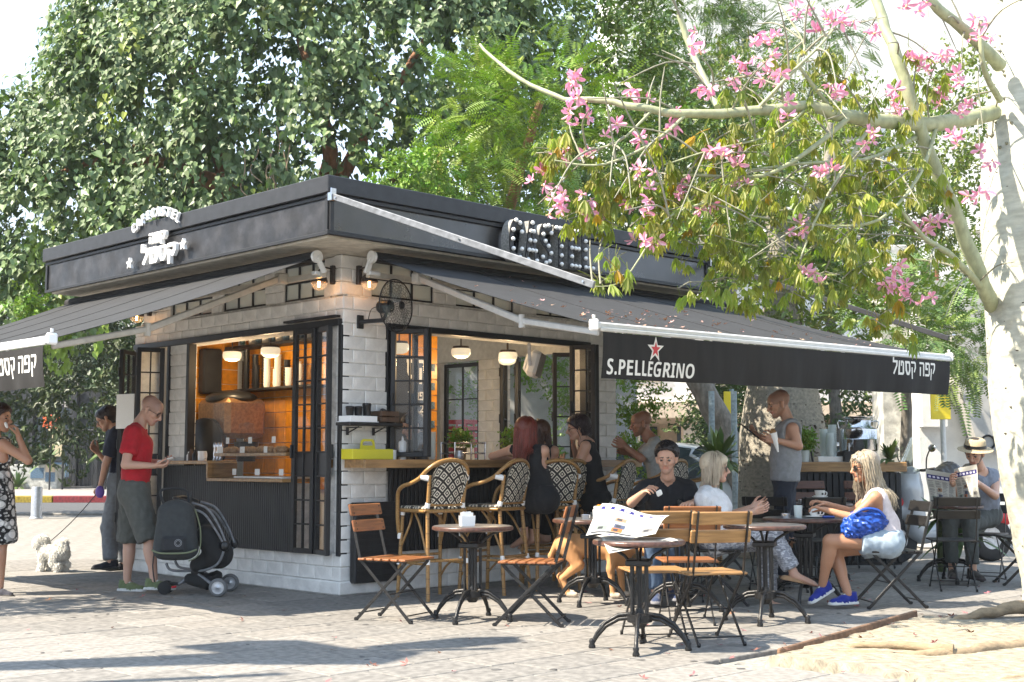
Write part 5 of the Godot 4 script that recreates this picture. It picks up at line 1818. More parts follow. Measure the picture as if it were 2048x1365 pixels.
func floss_flowers() -> Array:
	return [
		V(0.37, 3.78, -8.64), V(0.46, 3.74, -8.83), V(0.40, 3.54, -8.72), V(0.53, 3.63, -8.86),
		V(0.89, 3.71, -8.88), V(1.25, 3.99, -8.54), V(1.29, 3.64, -8.51), V(1.64, 3.83, -9.00),
		V(1.73, 4.00, -8.66), V(1.77, 3.85, -8.64), V(1.91, 3.95, -9.10), V(1.88, 3.59, -8.78),
		V(2.23, 4.27, -9.00), V(2.25, 4.21, -8.79), V(2.28, 3.78, -8.88), V(2.40, 4.10, -8.59),
		V(2.82, 3.83, -9.38), V(2.92, 3.81, -9.52), V(2.98, 4.10, -9.31), V(3.09, 4.10, -9.44),
		V(3.22, 4.22, -9.40), V(3.24, 3.86, -9.04), V(3.51, 4.43, -9.45), V(3.46, 4.28, -9.35),
		V(2.98, 4.47, -9.18), V(2.86, 4.43, -9.02), V(2.08, 4.40, -9.02), V(0.66, 3.45, -8.78),
		V(0.34, 3.31, -8.93), V(0.50, 3.35, -9.03), V(0.95, 3.39, -8.93), V(0.19, 3.18, -9.05),
		V(0.31, 2.99, -8.74), V(0.30, 2.95, -8.98), V(0.55, 2.92, -8.77), V(0.70, 2.97, -9.06),
		V(0.86, 3.03, -9.03), V(0.89, 3.07, -8.56), V(0.92, 2.89, -8.58), V(0.92, 2.67, -8.63),
		V(0.91, 2.77, -9.08), V(1.15, 3.01, -8.76), V(1.34, 2.96, -8.88), V(1.41, 3.25, -8.68),
		V(1.50, 3.26, -8.80), V(1.54, 3.12, -8.73), V(2.14, 3.19, -8.71), V(1.97, 2.77, -8.85),
		V(2.09, 2.45, -8.85), V(2.80, 2.43, -9.54), V(2.82, 2.53, -9.41), V(2.93, 2.46, -9.56),
		V(3.01, 2.35, -9.51), V(3.10, 2.89, -9.59), V(3.16, 3.00, -9.40), V(3.29, 3.04, -9.10),
		V(3.42, 3.80, -9.52), V(3.53, 3.43, -9.58), V(3.19, 3.86, -9.54), V(1.07, 3.52, -8.84),
		V(2.52, 3.42, -8.93), V(3.20, 3.47, -9.13), V(1.65, 3.98, -9.00), V(1.72, 4.11, -8.84),
		V(2.68, 2.43, -9.17),
	]

func floss_areas() -> Array:
	return [
		[V(0.44, 3.22, -8.90), 0.21],
		[V(0.79, 3.25, -8.90), 0.24],
		[V(1.14, 3.32, -8.90), 0.27],
		[V(1.36, 3.02, -8.80), 0.30],
		[V(1.66, 3.22, -8.90), 0.34],
		[V(1.84, 2.88, -8.80), 0.37],
		[V(1.55, 2.69, -8.70), 0.30],
		[V(1.22, 2.74, -8.80), 0.27],
		[V(0.91, 2.84, -8.80), 0.24],
		[V(2.17, 3.24, -9.00), 0.38],
		[V(2.30, 2.88, -9.00), 0.38],
		[V(2.51, 2.56, -9.00), 0.35],
		[V(2.06, 2.48, -8.90), 0.31],
		[V(1.73, 2.46, -8.80), 0.27],
		[V(0.65, 2.37, -8.60), 0.07],
		[V(2.82, 3.24, -9.30), 0.32],
		[V(2.99, 2.87, -9.30), 0.29],
		[V(2.76, 3.68, -9.30), 0.21],
		[V(2.21, 3.74, -9.10), 0.21],
		[V(1.87, 3.50, -8.90), 0.24],
		[V(1.47, 3.47, -8.80), 0.20],
		[V(2.70, 2.31, -9.20), 0.25],
		[V(3.22, 3.34, -9.60), 0.22],
		[V(0.72, 2.97, -8.90), 0.21],
		[V(0.34, 3.35, -9.00), 0.12],
		[V(2.19, 4.00, -9.00), 0.17],
		[V(0.55, 2.92, -9.00), 0.14],
		[V(1.35, 2.39, -8.80), 0.20],
		[V(3.06, 4.04, -9.50), 0.18],
		[V(1.09, 3.05, -8.80), 0.20],
	]

func feather_lobes() -> Array:
	return [
		[V(-0.44, 5.91, -17.50), 0.47],
		[V(-0.10, 5.54, -17.40), 0.60],
		[V(-0.43, 5.17, -17.30), 0.47],
		[V(0.25, 6.01, -17.60), 0.75],
		[V(0.53, 5.28, -17.80), 0.75],
		[V(-0.65, 6.22, -17.60), 0.34],
		[V(-0.03, 4.80, -17.20), 0.46],
		[V(0.89, 5.83, -18.00), 0.69],
	]

func bright_lobes() -> Array:
	return [
		[V(0.33, 8.99, -23.00), 1.24],
		[V(1.33, 8.61, -23.00), 1.33],
		[V(0.51, 7.78, -23.00), 1.06],
		[V(2.00, 7.83, -23.50), 1.09],
		[V(1.15, 9.55, -23.00), 1.24],
		[V(2.24, 9.04, -24.00), 0.65],
		[V(1.34, 6.26, -22.00), 1.10],
		[V(2.29, 6.26, -22.00), 1.02],
		[V(3.39, 6.49, -23.00), 1.15],
		[V(0.79, 5.19, -21.00), 0.89],
		[V(1.85, 5.19, -21.00), 0.89],
	]

func jacaranda_lobes() -> Array:
	return [
		[V(3.83, 10.69, -28.00), 1.08],
		[V(4.60, 10.01, -28.00), 0.97],
		[V(3.85, 9.08, -27.50), 1.06],
		[V(3.35, 8.28, -27.00), 0.83],
		[V(4.18, 11.60, -28.00), 0.97],
		[V(7.07, 11.15, -29.00), 0.78],
		[V(6.82, 10.21, -29.00), 0.67],
		[V(5.89, 8.32, -28.00), 0.65],
	]

func bottle_lobes() -> Array:
	return [
		[V(2.97, 4.23, -16.00), 0.49],
		[V(3.59, 3.98, -16.00), 0.43],
		[V(2.44, 3.82, -15.80), 0.36],
		[V(3.83, 3.35, -16.00), 0.37],
		[V(3.24, 3.17, -15.60), 0.36],
		[V(2.54, 3.15, -15.40), 0.30],
		[V(4.68, 3.34, -16.40), 0.38],
		[V(5.25, 3.11, -16.60), 0.38],
		[V(4.13, 2.97, -16.00), 0.37],
		[V(5.50, 2.98, -16.60), 0.32],
		[V(2.14, 3.34, -15.50), 0.30],
		[V(1.67, 3.89, -15.50), 0.30],
	]

func sunlit_lobes() -> Array:
	return [
		[V(3.72, 6.72, -24.00), 0.92],
		[V(4.67, 7.01, -24.00), 0.83],
		[V(5.83, 6.76, -25.00), 0.96],
		[V(6.81, 6.95, -25.00), 0.87],
		[V(7.76, 7.38, -25.50), 0.88],
		[V(5.13, 5.96, -24.50), 0.94],
		[V(6.39, 5.76, -25.00), 0.96],
		[V(7.37, 5.86, -25.00), 0.87],
		[V(8.33, 6.36, -25.50), 0.88],
		[V(8.93, 7.70, -26.00), 0.80],
		[V(4.08, 5.67, -24.00), 0.83],
		[V(8.03, 5.08, -25.00), 0.87],
		[V(8.82, 5.47, -25.00), 0.77],
		[V(6.95, 4.68, -25.00), 0.77],
		[V(5.28, 4.92, -24.00), 0.74],
		[V(4.87, 8.75, -26.00), 0.70],
		[V(8.97, 8.85, -26.00), 0.60],
		[V(6.29, 8.23, -26.00), 0.70],
	]

func jac_right_lobes() -> Array:
	return [
		[V(4.67, 2.57, -15.00), 0.35],
		[V(5.26, 2.86, -15.50), 0.42],
		[V(5.45, 3.16, -15.50), 0.36],
		[V(5.06, 3.11, -15.60), 0.36],
		[V(4.57, 2.84, -15.40), 0.36],
		[V(5.43, 2.57, -15.00), 0.23],
		[V(4.91, 2.41, -14.50), 0.22],
	]
# ---------------------------------------------------------------- trees and plants
func leaf_mat(called: String, r: float, g: float, b: float, rough := .45, through := 1.0) -> StandardMaterial3D:
	var m := vcol(mat(called, r, g, b, rough))
	m.backlight_enabled = true
	m.backlight = lin(.30, .42, .08) * through
	return m

func scatter(parent: Node, called: String, mesh: Mesh, xf: Array, cols: Array, m: Material) -> void:
	var mm := MultiMesh.new()
	mm.transform_format = MultiMesh.TRANSFORM_3D
	mm.use_colors = true
	mm.mesh = mesh
	mm.instance_count = xf.size()
	for i in xf.size():
		mm.set_instance_transform(i, xf[i])
		mm.set_instance_color(i, cols[i])
	var o := MultiMeshInstance3D.new()
	o.name = called
	o.multimesh = mm
	o.material_override = m
	parent.add_child(o, true)
	struct(o, "stuff")

func heart_leaf(l: float) -> Mesh:   # hangs along -y from its stalk
	var m := MB.new()
	for s in [-1.0, 1.0]:
		var a := V(0, 0, 0)
		var q := [V(s * .26, .08, .06), V(s * .46, -.12, .10), V(s * .40, -.48, .07), V(s * .17, -.78, .0), V(0, -1.12, -.1), V(0, -.5, -.03)]
		var pts := [a]
		pts.append_array(q)
		if s > 0: pts.reverse()
		for i in pts.size(): pts[i] *= l
		m.face(pts)
	m.tube([V(0, .5, -.12) * l, V(0, .2, .02) * l, V(0, 0, 0)], l * .014, 3, false)
	return m.mesh()

func palmate_leaf(l: float) -> Mesh:
	var m := MB.new()
	for k in 6:
		var a := (k - 2.5) * .62
		var b := Basis(Vector3.UP, a) * Basis(Vector3.RIGHT, 1.05 + .12 * (k % 2))
		var le := l * (1.0 - .12 * absf(k - 2.5))
		for s in [-1.0, 1.0]:
			var pts := [V(0, 0, .08), V(s * .09, .03, .35), V(s * .12, .03, .62), V(s * .06, .0, .86), V(0, -.04, 1.05), V(0, -.01, .55)]
			if s < 0: pts.reverse()
			for i in pts.size(): pts[i] = b * (pts[i] * le)
			m.face(pts)
	m.tube([V(0, .55, -.5) * l, V(0, .2, -.15) * l, V(0, 0, 0)], l * .018, 3, false)
	return m.mesh()

func frond(l: float, pairs: int, wide: float) -> Mesh:   # a feathered leaf along +z
	var m := MB.new()
	for i in pairs:
		var t := (i + 1.0) / pairs
		for s in [-1.0, 1.0]:
			var o := V(0, -.18 * t * t, t) * l
			var w := wide * l * (1.0 - .55 * absf(t - .45))
			var pts := [o, o + V(s * w * .4, .01 * l, -.025 * l), o + V(s * w, -.02 * l, .03 * l), o + V(s * w * .45, .0, .05 * l)]
			if s > 0: pts.reverse()
			m.face(pts)
	return m.mesh()

func tuft(l: float, n: int, seed_: int) -> Mesh:   # a handful of small leaves round a twig end
	var r := RandomNumberGenerator.new()
	r.seed = seed_
	var m := MB.new()
	for k in n:
		var b := Basis.from_euler(V(r.randf_range(-.9, .9), r.randf() * TAU, r.randf_range(-.6, .6)))
		var o := V(r.randf_range(-.7, .7), r.randf_range(-.7, .7), r.randf_range(-.7, .7)) * l
		for s in [-1.0, 1.0]:
			var pts := [V(0, 0, 0), V(s * .22, .05, .35), V(s * .16, .04, .75), V(0, -.05, 1.0)]
			if s < 0: pts.reverse()
			for i in pts.size(): pts[i] = o + b * (pts[i] * l)
			m.face(pts)
	return m.mesh()

func limbs(parent: Node3D, list: Array, m: Material, called := "limb", sides := 10, wig := .07) -> void:
	for i in list.size():
		var q: Array = list[i]
		var pts := curve(q[0], q[0].size() * 4)
		var rad := []
		for k in pts.size():
			var t := float(k) / (pts.size() - 1)
			rad.append(lerpf(q[1], q[2], pow(t, .8)) * (1 + .04 * sin(k * 1.9 + i)))
			if k > 0: pts[k] += V(sin(k * 2.1 + i), cos(k * 1.7 + i * 2), sin(k * 1.3)) * q[1] * wig
		var mb := MB.new()
		mb.tube(pts, rad, sides)
		put(mb, "trunk" if i == 0 and called == "limb" else called, m, parent)

func in_lobes(p: Vector3, lobes: Array, skip: int, k: float) -> bool:
	for i in lobes.size():
		if i != skip and p.distance_squared_to(lobes[i][0]) < pow(lobes[i][1] * k, 2): return true
	return false

func facing(tip: Vector3, nn: Vector3) -> Basis:   # y away from the tip, z along the leaf's normal
	return basis_from(-tip, nn)

func ficus() -> void:
	var t := thing("ficus_tree", "huge dark green fig tree with heart-shaped hanging leaves behind the kiosk", "tree")
	mat("fig_bark", .40, .19, .09, .8, 0, .5, .5, .5, V(1, .3, 1))
	limbs(t, ficus_limbs(), M.fig_bark)
	leaf_mat("fig_leaf", .13, .19, .07, .5, 1.0)
	var lobes := ficus_lobes()
	var xf := []
	var cols := []
	for li in lobes.size():
		var c: Vector3 = lobes[li][0]
		var R: float = lobes[li][1]
		for k in int(56 * R * R) + 10:
			var d := V(rf(-1, 1), rf(-.75, 1), rf(-.6, 1)).normalized()
			var q := c + d * R * (rf(.82, 1.08) if rng.randf() < .7 else rf(.3, .85)) * V(1, .95, .9)
			if in_lobes(q, lobes, li, .66): continue
			var dir := (d * rf(.35, .8) + Vector3.DOWN * rf(.4, .9) + V(rf(-.3, .3), 0, rf(-.3, .3))).normalized()
			var tone := rf(.7, 1.2)
			var yel := rng.randf() < .05
			for j in 25:
				var e := pow(rng.randf(), .7)
				var p := q + (dir * .3 + Vector3.DOWN * .35) * e + V(rf(-1, 1), rf(-1, 1), rf(-1, 1)).limit_length(1.0) * .27 * (1.1 - .75 * e)
				var nn := (d * .7 + V(rf(-.8, .8), rf(-.1, 1.1), rf(-.3, .9))).normalized()
				var tip := (Vector3.DOWN * rf(.4, 1.1) + V(rf(-.6, .6), 0, rf(-.6, .6)) + d * .4).normalized()
				xf.append(Transform3D(facing(tip, nn) * Basis.from_scale(Vector3.ONE * (rf(.6, 1.15) if p.distance_to(c) > R * .7 else rf(1.0, 1.8))), p))
				var g := tone * rf(.8, 1.2)
				cols.append(Color(g * (1.6 if yel else 1.0), g * (1.35 if yel else 1.0), g * (.6 if yel else rf(.9, 1.25))))
	# hanging runners below the crown
	for k in 34:
		var s: Array = ficus_lobes()[[6, 7, 8, 9, 14, 18, 22, 5][k % 8]]
		var q: Vector3 = s[0] + V(rf(-.8, .8), -s[1] * .7, s[1] * rf(.2, .8))
		for j in 15:
			q += V(rf(-.03, .03), -.055, rf(-.02, .02))
			for e in 2:
				xf.append(Transform3D(facing(V(rf(-.3, .3), -1, .1), V(rf(-.8, .8), .2, 1)) * Basis.from_scale(Vector3.ONE * rf(.6, 1.15)), q + V(rf(-.06, .06), 0, rf(-.05, .05))))
				cols.append(Color(1.5, 1.5, .7) * rf(.8, 1.1))
	scatter(t, "foliage", heart_leaf(.10), xf, cols, M.fig_leaf)
	var r := MB.new()
	for k in 9:
		var p := V(-3.5 + rf(-.45, .5), 5.55 + rf(-.2, .3), -17.9)
		r.tube(curve([p, p + V(rf(-.1, .1), -.35, .05), p + V(rf(-.2, .2), -.6, 0), p + V(rf(-.25, .25), -rf(.7, 1.0), .05)], 12), .008, 5)
	struct(put(r, "aerial_roots", mat("aerial_root", .30, .22, .15, .9), t), "stuff")

func tree_of(called: String, label: String, lobes: Array, trunk: Array, mesh: Mesh, m: Material, bark: Material, per: float, spread: float, tint: Callable, cat := "tree", group := "") -> Node3D:
	var t := thing(called, label, cat, Transform3D.IDENTITY, group)
	if trunk.size(): limbs(t, trunk, bark)
	var xf := []
	var cols := []
	for li in lobes.size():
		var c: Vector3 = lobes[li][0]
		var R: float = lobes[li][1]
		for k in int(per * R * R) + 6:
			var d := V(rf(-1, 1), rf(-.9, 1), rf(-.7, 1)).normalized()
			var q := c + d * R * (rf(.8, 1.08) if rng.randf() < .75 else rf(.2, .8))
			if in_lobes(q, lobes, li, .66): continue
			# sprays: a few copies along a twig that leaves the lobe
			var dir := (d + V(rf(-.5, .5), rf(-.4, .3), rf(-.5, .5))).normalized()
			var tone := rf(.75, 1.25)
			for j in 4:
				var p := q + dir * spread * j + V(rf(-1, 1), rf(-1, 1), rf(-1, 1)) * spread * .8
				var b := Basis.looking_at(-(dir + V(rf(-.7, .7), rf(-.7, .35), rf(-.7, .7))).normalized()) * Basis(Vector3.BACK, rf(-.8, .8))
				xf.append(Transform3D(b * Basis.from_scale(Vector3.ONE * rf(.7, 1.2)), p))
				cols.append(tint.call() * tone)
	scatter(t, "foliage", mesh, xf, cols, m)
	return t

func floss() -> void:
	var t := thing("silk_floss_tree", "pale green-barked flowering tree at the right edge with pink blossoms over the awning", "tree")
	mat("floss_bark", .62, .61, .50, .75, 0, .26, .6, .15, V(.8, 1.6, .8))
	mat("floss_green", .46, .49, .29, .6, 0, .3, .4, .1, V(1, .5, 1))
	mat("floss_twig", .34, .33, .24, .8, 0, .3, .3)
	# trunk: leans to the right as it goes down, swollen
	var ty := [-.25, .15, .6, 1.1, 1.7, 2.3, 2.9, 3.4, 3.9, 4.6, 5.4]
	var tx := [4.62, 4.50, 4.40, 4.28, 4.24, 4.25, 4.24, 4.20, 4.22, 4.25, 4.3]
	var tr := [.62, .50, .46, .43, .44, .47, .46, .42, .36, .30, .27]
	var tm := MB.new()
	var nz := FastNoiseLite.new()
	nz.frequency = 1.5
	tm.sheet(func(u, v):
		var f: float = v * (ty.size() - 1)
		var k := mini(int(f), ty.size() - 2)
		var e: float = f - k
		var a: float = -u * TAU
		var r: float = lerpf(tr[k], tr[k + 1], e)
		var y: float = lerpf(ty[k], ty[k + 1], e)
		r *= 1.0 + .05 * nz.get_noise_3d(cos(a), y * .8, sin(a)) + .012 * nz.get_noise_3d(cos(a) * 4, y * 9, sin(a) * 4)
		if y < .5: r *= 1.0 + .16 * (.5 - y) * cos(a * 4 + 1.0)
		return V(lerpf(tx[k], tx[k + 1], e) + r * cos(a), y, -10.25 + r * sin(a)), 48, 110)
	put(tm, "trunk", M.floss_bark, t)
	# conical thorns and dark pits
	var th := MB.new()
	var pit := MB.new()
	for k in 230:
		var y := pow(rng.randf(), .8) * 5.2
		var f := 0
		while f < ty.size() - 2 and ty[f + 1] < y: f += 1
		var e: float = (y - ty[f]) / (ty[f + 1] - ty[f])
		var a := rf(PI * .2, PI * 1.25)
		var o := V(cos(a), 0, sin(a))
		var c := V(lerpf(tx[f], tx[f + 1], e), y, -10.25) + o * (lerpf(tr[f], tr[f + 1], e) * .985)
		if y > 3.6 and rng.randf() < .8: th.tube([c, c + o * rf(.02, .05) + V(0, .008, 0)], [.016, .001], 6, false)
		else: pit.ell(c, V(.010, .004, .010) * rf(.6, 1.6), 6, 4)
	struct(put(th, "thorns", M.floss_twig, t), "stuff")
	struct(put(pit, "bark_scars", mat("scar", .09, .075, .06, .9), t), "stuff")
	# roots that run over the bed
	for q in [[[V(4.5, .1, -10.0), V(4.0, .06, -9.0), V(3.4, .03, -8.3), V(2.9, .03, -7.95), V(2.45, .02, -7.75), V(1.9, .01, -7.85), V(1.55, .0, -7.78)], .085, .015], [[V(4.4, .12, -10.1), V(3.9, .08, -9.9), V(3.5, .04, -9.75), V(3.2, .0, -9.6)], .08, .02], [[V(2.6, .05, -7.78), V(2.2, .05, -8.0), V(1.95, .0, -8.1)], .035, .012], [[V(4.5, .1, -9.9), V(3.9, .05, -8.0), V(3.2, .04, -7.2), V(2.5, .0, -6.9)], .08, .02]]:
		limbs(t, [q], M.soil_root, "root", 12, .1)
	limbs(t, floss_limbs(), M.floss_green, "limb", 12)
	# twigs between the limbs and every cluster of leaves
	var lims := floss_limbs()
	var tw := MB.new()
	var xf := []
	var cols := []
	for s in floss_areas():
		var c: Vector3 = s[0]
		var R: float = s[1]
		for n in int(24 * R) + 3:
			var q := c + V(rf(-1, 1), rf(-.8, .8), rf(-1.4, .8)) * R
			var d := V(rf(-1, 1), rf(-.1, .6), rf(-1, 1)).normalized()
			var end := q + d * rf(.1, .25) + V(0, -.05, 0)
			if rng.randf() < .55: tw.tube([q - d * .1, q + V(0, .01, 0), end], [.005, .004, .002], 4, false)
			var tone := rf(.7, 1.25)
			for j in 4:
				var p := q.lerp(end, rng.randf()) + V(rf(-.06, .06), rf(-.05, .05), rf(-.06, .06))
				xf.append(Transform3D(Basis(Vector3.UP, rf(0, TAU)) * Basis(Vector3.RIGHT, rf(-.45, .45)) * Basis.from_scale(Vector3.ONE * rf(.65, 1.25)), p))
				var u := rng.randf()
				cols.append((Color(1.7, .95, .4) if u < .03 else Color(1.25, 1.05, .8).lerp(Color(.8, .95, .8), rng.randf())) * tone)
	for l in lims:
		var pts: Array = l[0]
		for n in 6:
			var k := rng.randi() % (pts.size() - 1)
			var a: Vector3 = (pts[k] as Vector3).lerp(pts[k + 1], rng.randf())
			var d := V(rf(-1, .5), rf(-.6, 1), rf(-.6, .8)).normalized()
			tw.tube(curve([a, a + d * .25 + V(0, .03, 0), a + d * .6 + V(rf(-.1, .1), -.08, 0)], 8), [.009, .008, .008, .007, .006, .006, .005, .004, .003], 5, false)
	struct(put(tw, "twigs", M.floss_twig, t), "stuff")
	scatter(t, "foliage", palmate_leaf(.125), xf, cols, leaf_mat("floss_leaf", .36, .37, .12, .5, 1.6))
	# blossoms
	var pk := leaf_mat("petal", 1, 1, 1, .6, 0.0)
	pk.backlight = lin(.6, .25, .4)
	var shapes := []
	for k in 4:
		var f := MB.new()
		for i in 5:
			var b := Basis(Vector3.UP, i * TAU / 5 + rf(-.3, .3)) * Basis(Vector3.RIGHT, rf(.0, .9))
			var pts := []
			for s in [-1.0, 1.0]:
				f.col = Color(.78, .34, .52).lerp(Color(.84, .58, .68), rng.randf())
				pts = [V(0, 0, 0), V(s * .014, .006, .03), V(s * .021, .008, .062), V(s * .012, -.004, .09), V(0, -.012, .096), V(0, -.002, .05)]
				if s < 0: pts.reverse()
				for j in pts.size(): pts[j] = b * (pts[j] as Vector3)
				f.face(pts)
		f.col = Color(.8, .7, .35)
		f.tube([V(0, -.03, 0), V(0, .03, 0)], .007, 5)
		shapes.append(f.mesh())
	for c in floss_flowers():
		for n in 4 if rng.randf() < .7 else 3:
			put(shapes[rng.randi() % 4], "flower", pk, t, Transform3D(Basis.from_euler(V(rf(.6, 2.9), rf(0, TAU), rf(-.5, .5))) * Basis.from_scale(Vector3.ONE * rf(.5, .85)), c + V(rf(-.07, .07), rf(-.09, .06), rf(-.08, .08))))

func greenery() -> void:
	mat("grey_bark", .27, .24, .20, .85, 0, .45, .5, .5, V(1, .4, 1))
	mat("soil_root", .42, .31, .19, .9, 0, .4, .4, .3, V(.5, 1, 1))
	ficus()
	floss()
	var warm := func() -> Color: return Color(rf(.9, 1.3), rf(.95, 1.15), rf(.6, 1))
	leaf_mat("feather_leaf", .17, .26, .05, .5)
	leaf_mat("bright_leaf", .13, .20, .055, .45)
	leaf_mat("jacaranda_leaf", .12, .19, .07, .5)
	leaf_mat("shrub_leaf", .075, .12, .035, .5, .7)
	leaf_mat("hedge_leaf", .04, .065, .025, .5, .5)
	leaf_mat("pale_leaf", .17, .22, .07, .5, 1.2)
	leaf_mat("lime_leaf", .16, .27, .045, .45)
	tree_of("feathery_tree", "light green feathery-leaved tree reaching over the kiosk roof beside the fig tree", feather_lobes(), [[[V(-.2, 0, -19.5), V(-.3, 3.5, -18.6), V(.1, 5.2, -18), V(.4, 6.2, -17.8)], .16, .05], [[V(-.3, 3.6, -18.6), V(-.9, 4.6, -18), V(-1.0, 5.4, -17.6)], .09, .03]], frond(.30, 9, .34), M.feather_leaf, M.fig_bark, 120, .13, warm)
	tree_of("bright_tree", "tall bright green leafy tree in the background left of the gap of sky", bright_lobes(), [[[V(1.0, 0, -24), V(1.0, 4, -24), V(1.2, 8, -23.5)], .22, .08]], tuft(.13, 8, 3), M.bright_leaf, M.grey_bark, 70, .16, warm)
	tree_of("jacaranda_tree", "tall fine-leaved tree against the sky in the upper middle", jacaranda_lobes(), [[[V(4.8, 0, -29), V(4.6, 6, -28.5), V(4.4, 9.5, -28)], .22, .06], [[V(4.7, 5, -28.7), V(6.2, 8, -28.8), V(7, 10, -29)], .14, .04]], frond(.36, 12, .24), M.jacaranda_leaf, M.grey_bark, 110, .17, warm)
	tree_of("sunlit_tree", "sunlit pale green tree in front of the white apartment house", sunlit_lobes(), [[[V(6.3, 0, -25), V(6.2, 3, -25), V(6.0, 6, -24.6)], .16, .06]], tuft(.12, 8, 12), M.pale_leaf, M.grey_bark, 62, .17, warm)
	# the bottle-shaped trunk behind the awning
	var bt := tree_of("bottle_tree", "grey swollen thorny-trunked tree rising behind the right awning", bottle_lobes(), [], tuft(.10, 8, 9), M.pale_leaf, M.grey_bark, 110, .11, warm)
	mat("thorn_bark", .42, .38, .31, .85, 0, .4, .35, .6)
	var tm := MB.new()
	tm.lathe([Vector2(.62, 0), Vector2(.57, .5), Vector2(.55, 1.0), Vector2(.53, 1.5), Vector2(.45, 2.0), Vector2(.32, 2.5), Vector2(.22, 3.0), Vector2(.17, 3.5), Vector2(.14, 4.2)], 30)
	put(tm, "trunk", M.thorn_bark, bt, at(V(3.35, 0, -16.1)))
	var th := MB.new()
	for k in 420:
		var y := rf(.2, 3.2)
		var a := rf(0, PI)
		var r := lerpf(.57, .53, y / 1.5) if y < 1.5 else lerpf(.53, .2, (y - 1.5) / 1.6)
		var o := V(cos(a), 0, sin(a))
		th.tube([V(3.35, y, -16.1) + o * (r - .01), V(3.35, y, -16.1) + o * (r + rf(.015, .035))], [rf(.010, .02), .002], 5, false)
	struct(put(th, "thorns", mat("thorn", .14, .11, .085, .9), bt), "stuff")
	limbs(bt, [[[V(3.32, 3.2, -16.1), V(3.6, 3.9, -16), V(3.9, 4.6, -16), V(4.0, 5.4, -16)], .10, .04], [[V(3.35, 3.6, -16.1), V(3.2, 4.3, -16.1), V(2.8, 4.9, -16)], .10, .03]], M.thorn_bark, "branch")
	tree_of("drooping_tree", "fine-leaved green tree whose fronds hang at the right end of the awning", jac_right_lobes(), [[[V(5.2, 0, -17.2), V(5.15, 1.6, -17.0), V(5.1, 2.6, -16.6)], .10, .05]], frond(.32, 11, .22), M.jacaranda_leaf, M.grey_bark, 150, .13, warm)
	# leaning trunk with a strappy plant at its foot
	var lt := thing("leaning_tree", "grey trunk leaning to the right under the awning, behind the blonde woman", "tree")
	limbs(lt, [[[V(3.75, 0, -20), V(3.5, 1.0, -20), V(3.2, 1.75, -20), V(2.85, 2.5, -20), V(2.5, 3.6, -20), V(2.2, 5.0, -20)], .26, .14], [[V(3.0, 2.2, -20), V(3.2, 3.0, -20.2), V(3.6, 4.2, -20.4)], .12, .06]], M.grey_bark)
	for q in [[V(2.95, 1.15, -18.6), 90, .62, "spiky green plant with drooping blades in front of the leaning trunk"], [V(3.55, .8, -18.0), 60, .42, "low spiky green plant at the foot of the leaning trunk"], [V(-7.1, 1.4, -24), 70, .9, "spiky agave-like plant behind the man in the navy T-shirt"], [V(4.68, .35, -13.6), 60, .55, "broad-leaved green plant beside the side counter"], [V(4.95, .2, -12.0), 50, .5, "broad-leaved green plant beside the hat man's table"], [V(4.55, .55, -13.9), 46, .45, "leafy green plant rising left of the newspaper"]]: blades(q[0], q[1], q[2], q[3])
	# shrubs and hedges further back
	var S := [["hanging_creeper", "bright green creeper hanging beside the kiosk's far right corner", [[V(1.48, 2.0, -15.6), .28], [V(1.42, 1.55, -15.6), .3], [V(1.52, 1.15, -15.6), .28], [V(1.40, 2.5, -15.6), .3], [V(1.36, 2.9, -15.4), .35]], "lime_leaf", .055, 330],
		["garden_hedge", "green hedge with a sunlit top behind the side counter", [[V(4.4, 2.0, -26), 1.0], [V(5.4, 1.8, -26), .9], [V(6.4, 2.0, -26), 1.0], [V(5.0, 3.0, -26.5), 1.0], [V(6.2, 3.2, -26.6), 1.1], [V(4.8, .8, -26), .9]], "shrub_leaf", .11, 70],
		["dark_hedge", "dark green hedge behind the yellow sign on the right", [[V(8.0, 1.6, -24), .9], [V(8.4, 2.6, -24.2), .9], [V(7.6, .8, -24), .8], [V(9.4, 2.2, -24.5), 1.0], [V(9.6, 3.6, -25), 1.0]], "hedge_leaf", .11, 80],
		["street_shrub", "green shrub beside the leaning trunk with the yellow sign in it", [[V(4.2, 2.2, -24), .7], [V(4.0, 1.4, -24), .7], [V(4.9, 2.8, -24), .7]], "shrub_leaf", .10, 120],
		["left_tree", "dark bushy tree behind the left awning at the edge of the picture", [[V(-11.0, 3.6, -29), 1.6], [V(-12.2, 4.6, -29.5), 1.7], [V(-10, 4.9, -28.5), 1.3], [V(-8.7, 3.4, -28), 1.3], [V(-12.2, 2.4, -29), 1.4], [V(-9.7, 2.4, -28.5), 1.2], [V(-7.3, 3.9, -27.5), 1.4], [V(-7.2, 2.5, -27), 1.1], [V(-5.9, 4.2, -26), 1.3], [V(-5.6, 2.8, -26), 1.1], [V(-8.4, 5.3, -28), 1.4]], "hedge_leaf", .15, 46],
		["young_shoots", "pale young shoots standing out left of the kiosk roof", [[V(-6.75, 3.05, -18), .14], [V(-6.7, 3.25, -18), .1]], "lime_leaf", .07, 900],
		["roof_plant", "bright green tips of a plant showing over the right fascia", [[V(-1.35, 4.78, -16.2), .28], [V(-1.1, 4.85, -16.3), .24], [V(-.75, 4.62, -16.4), .2]], "lime_leaf", .07, 500]]
	for s in S: tree_of(s[0], s[1], s[2], [], tuft(s[4], 8, 5), M[s[3]], M.grey_bark, s[5], s[4] * 1.2, warm, "bush" if s[0] != "left_tree" else "tree")

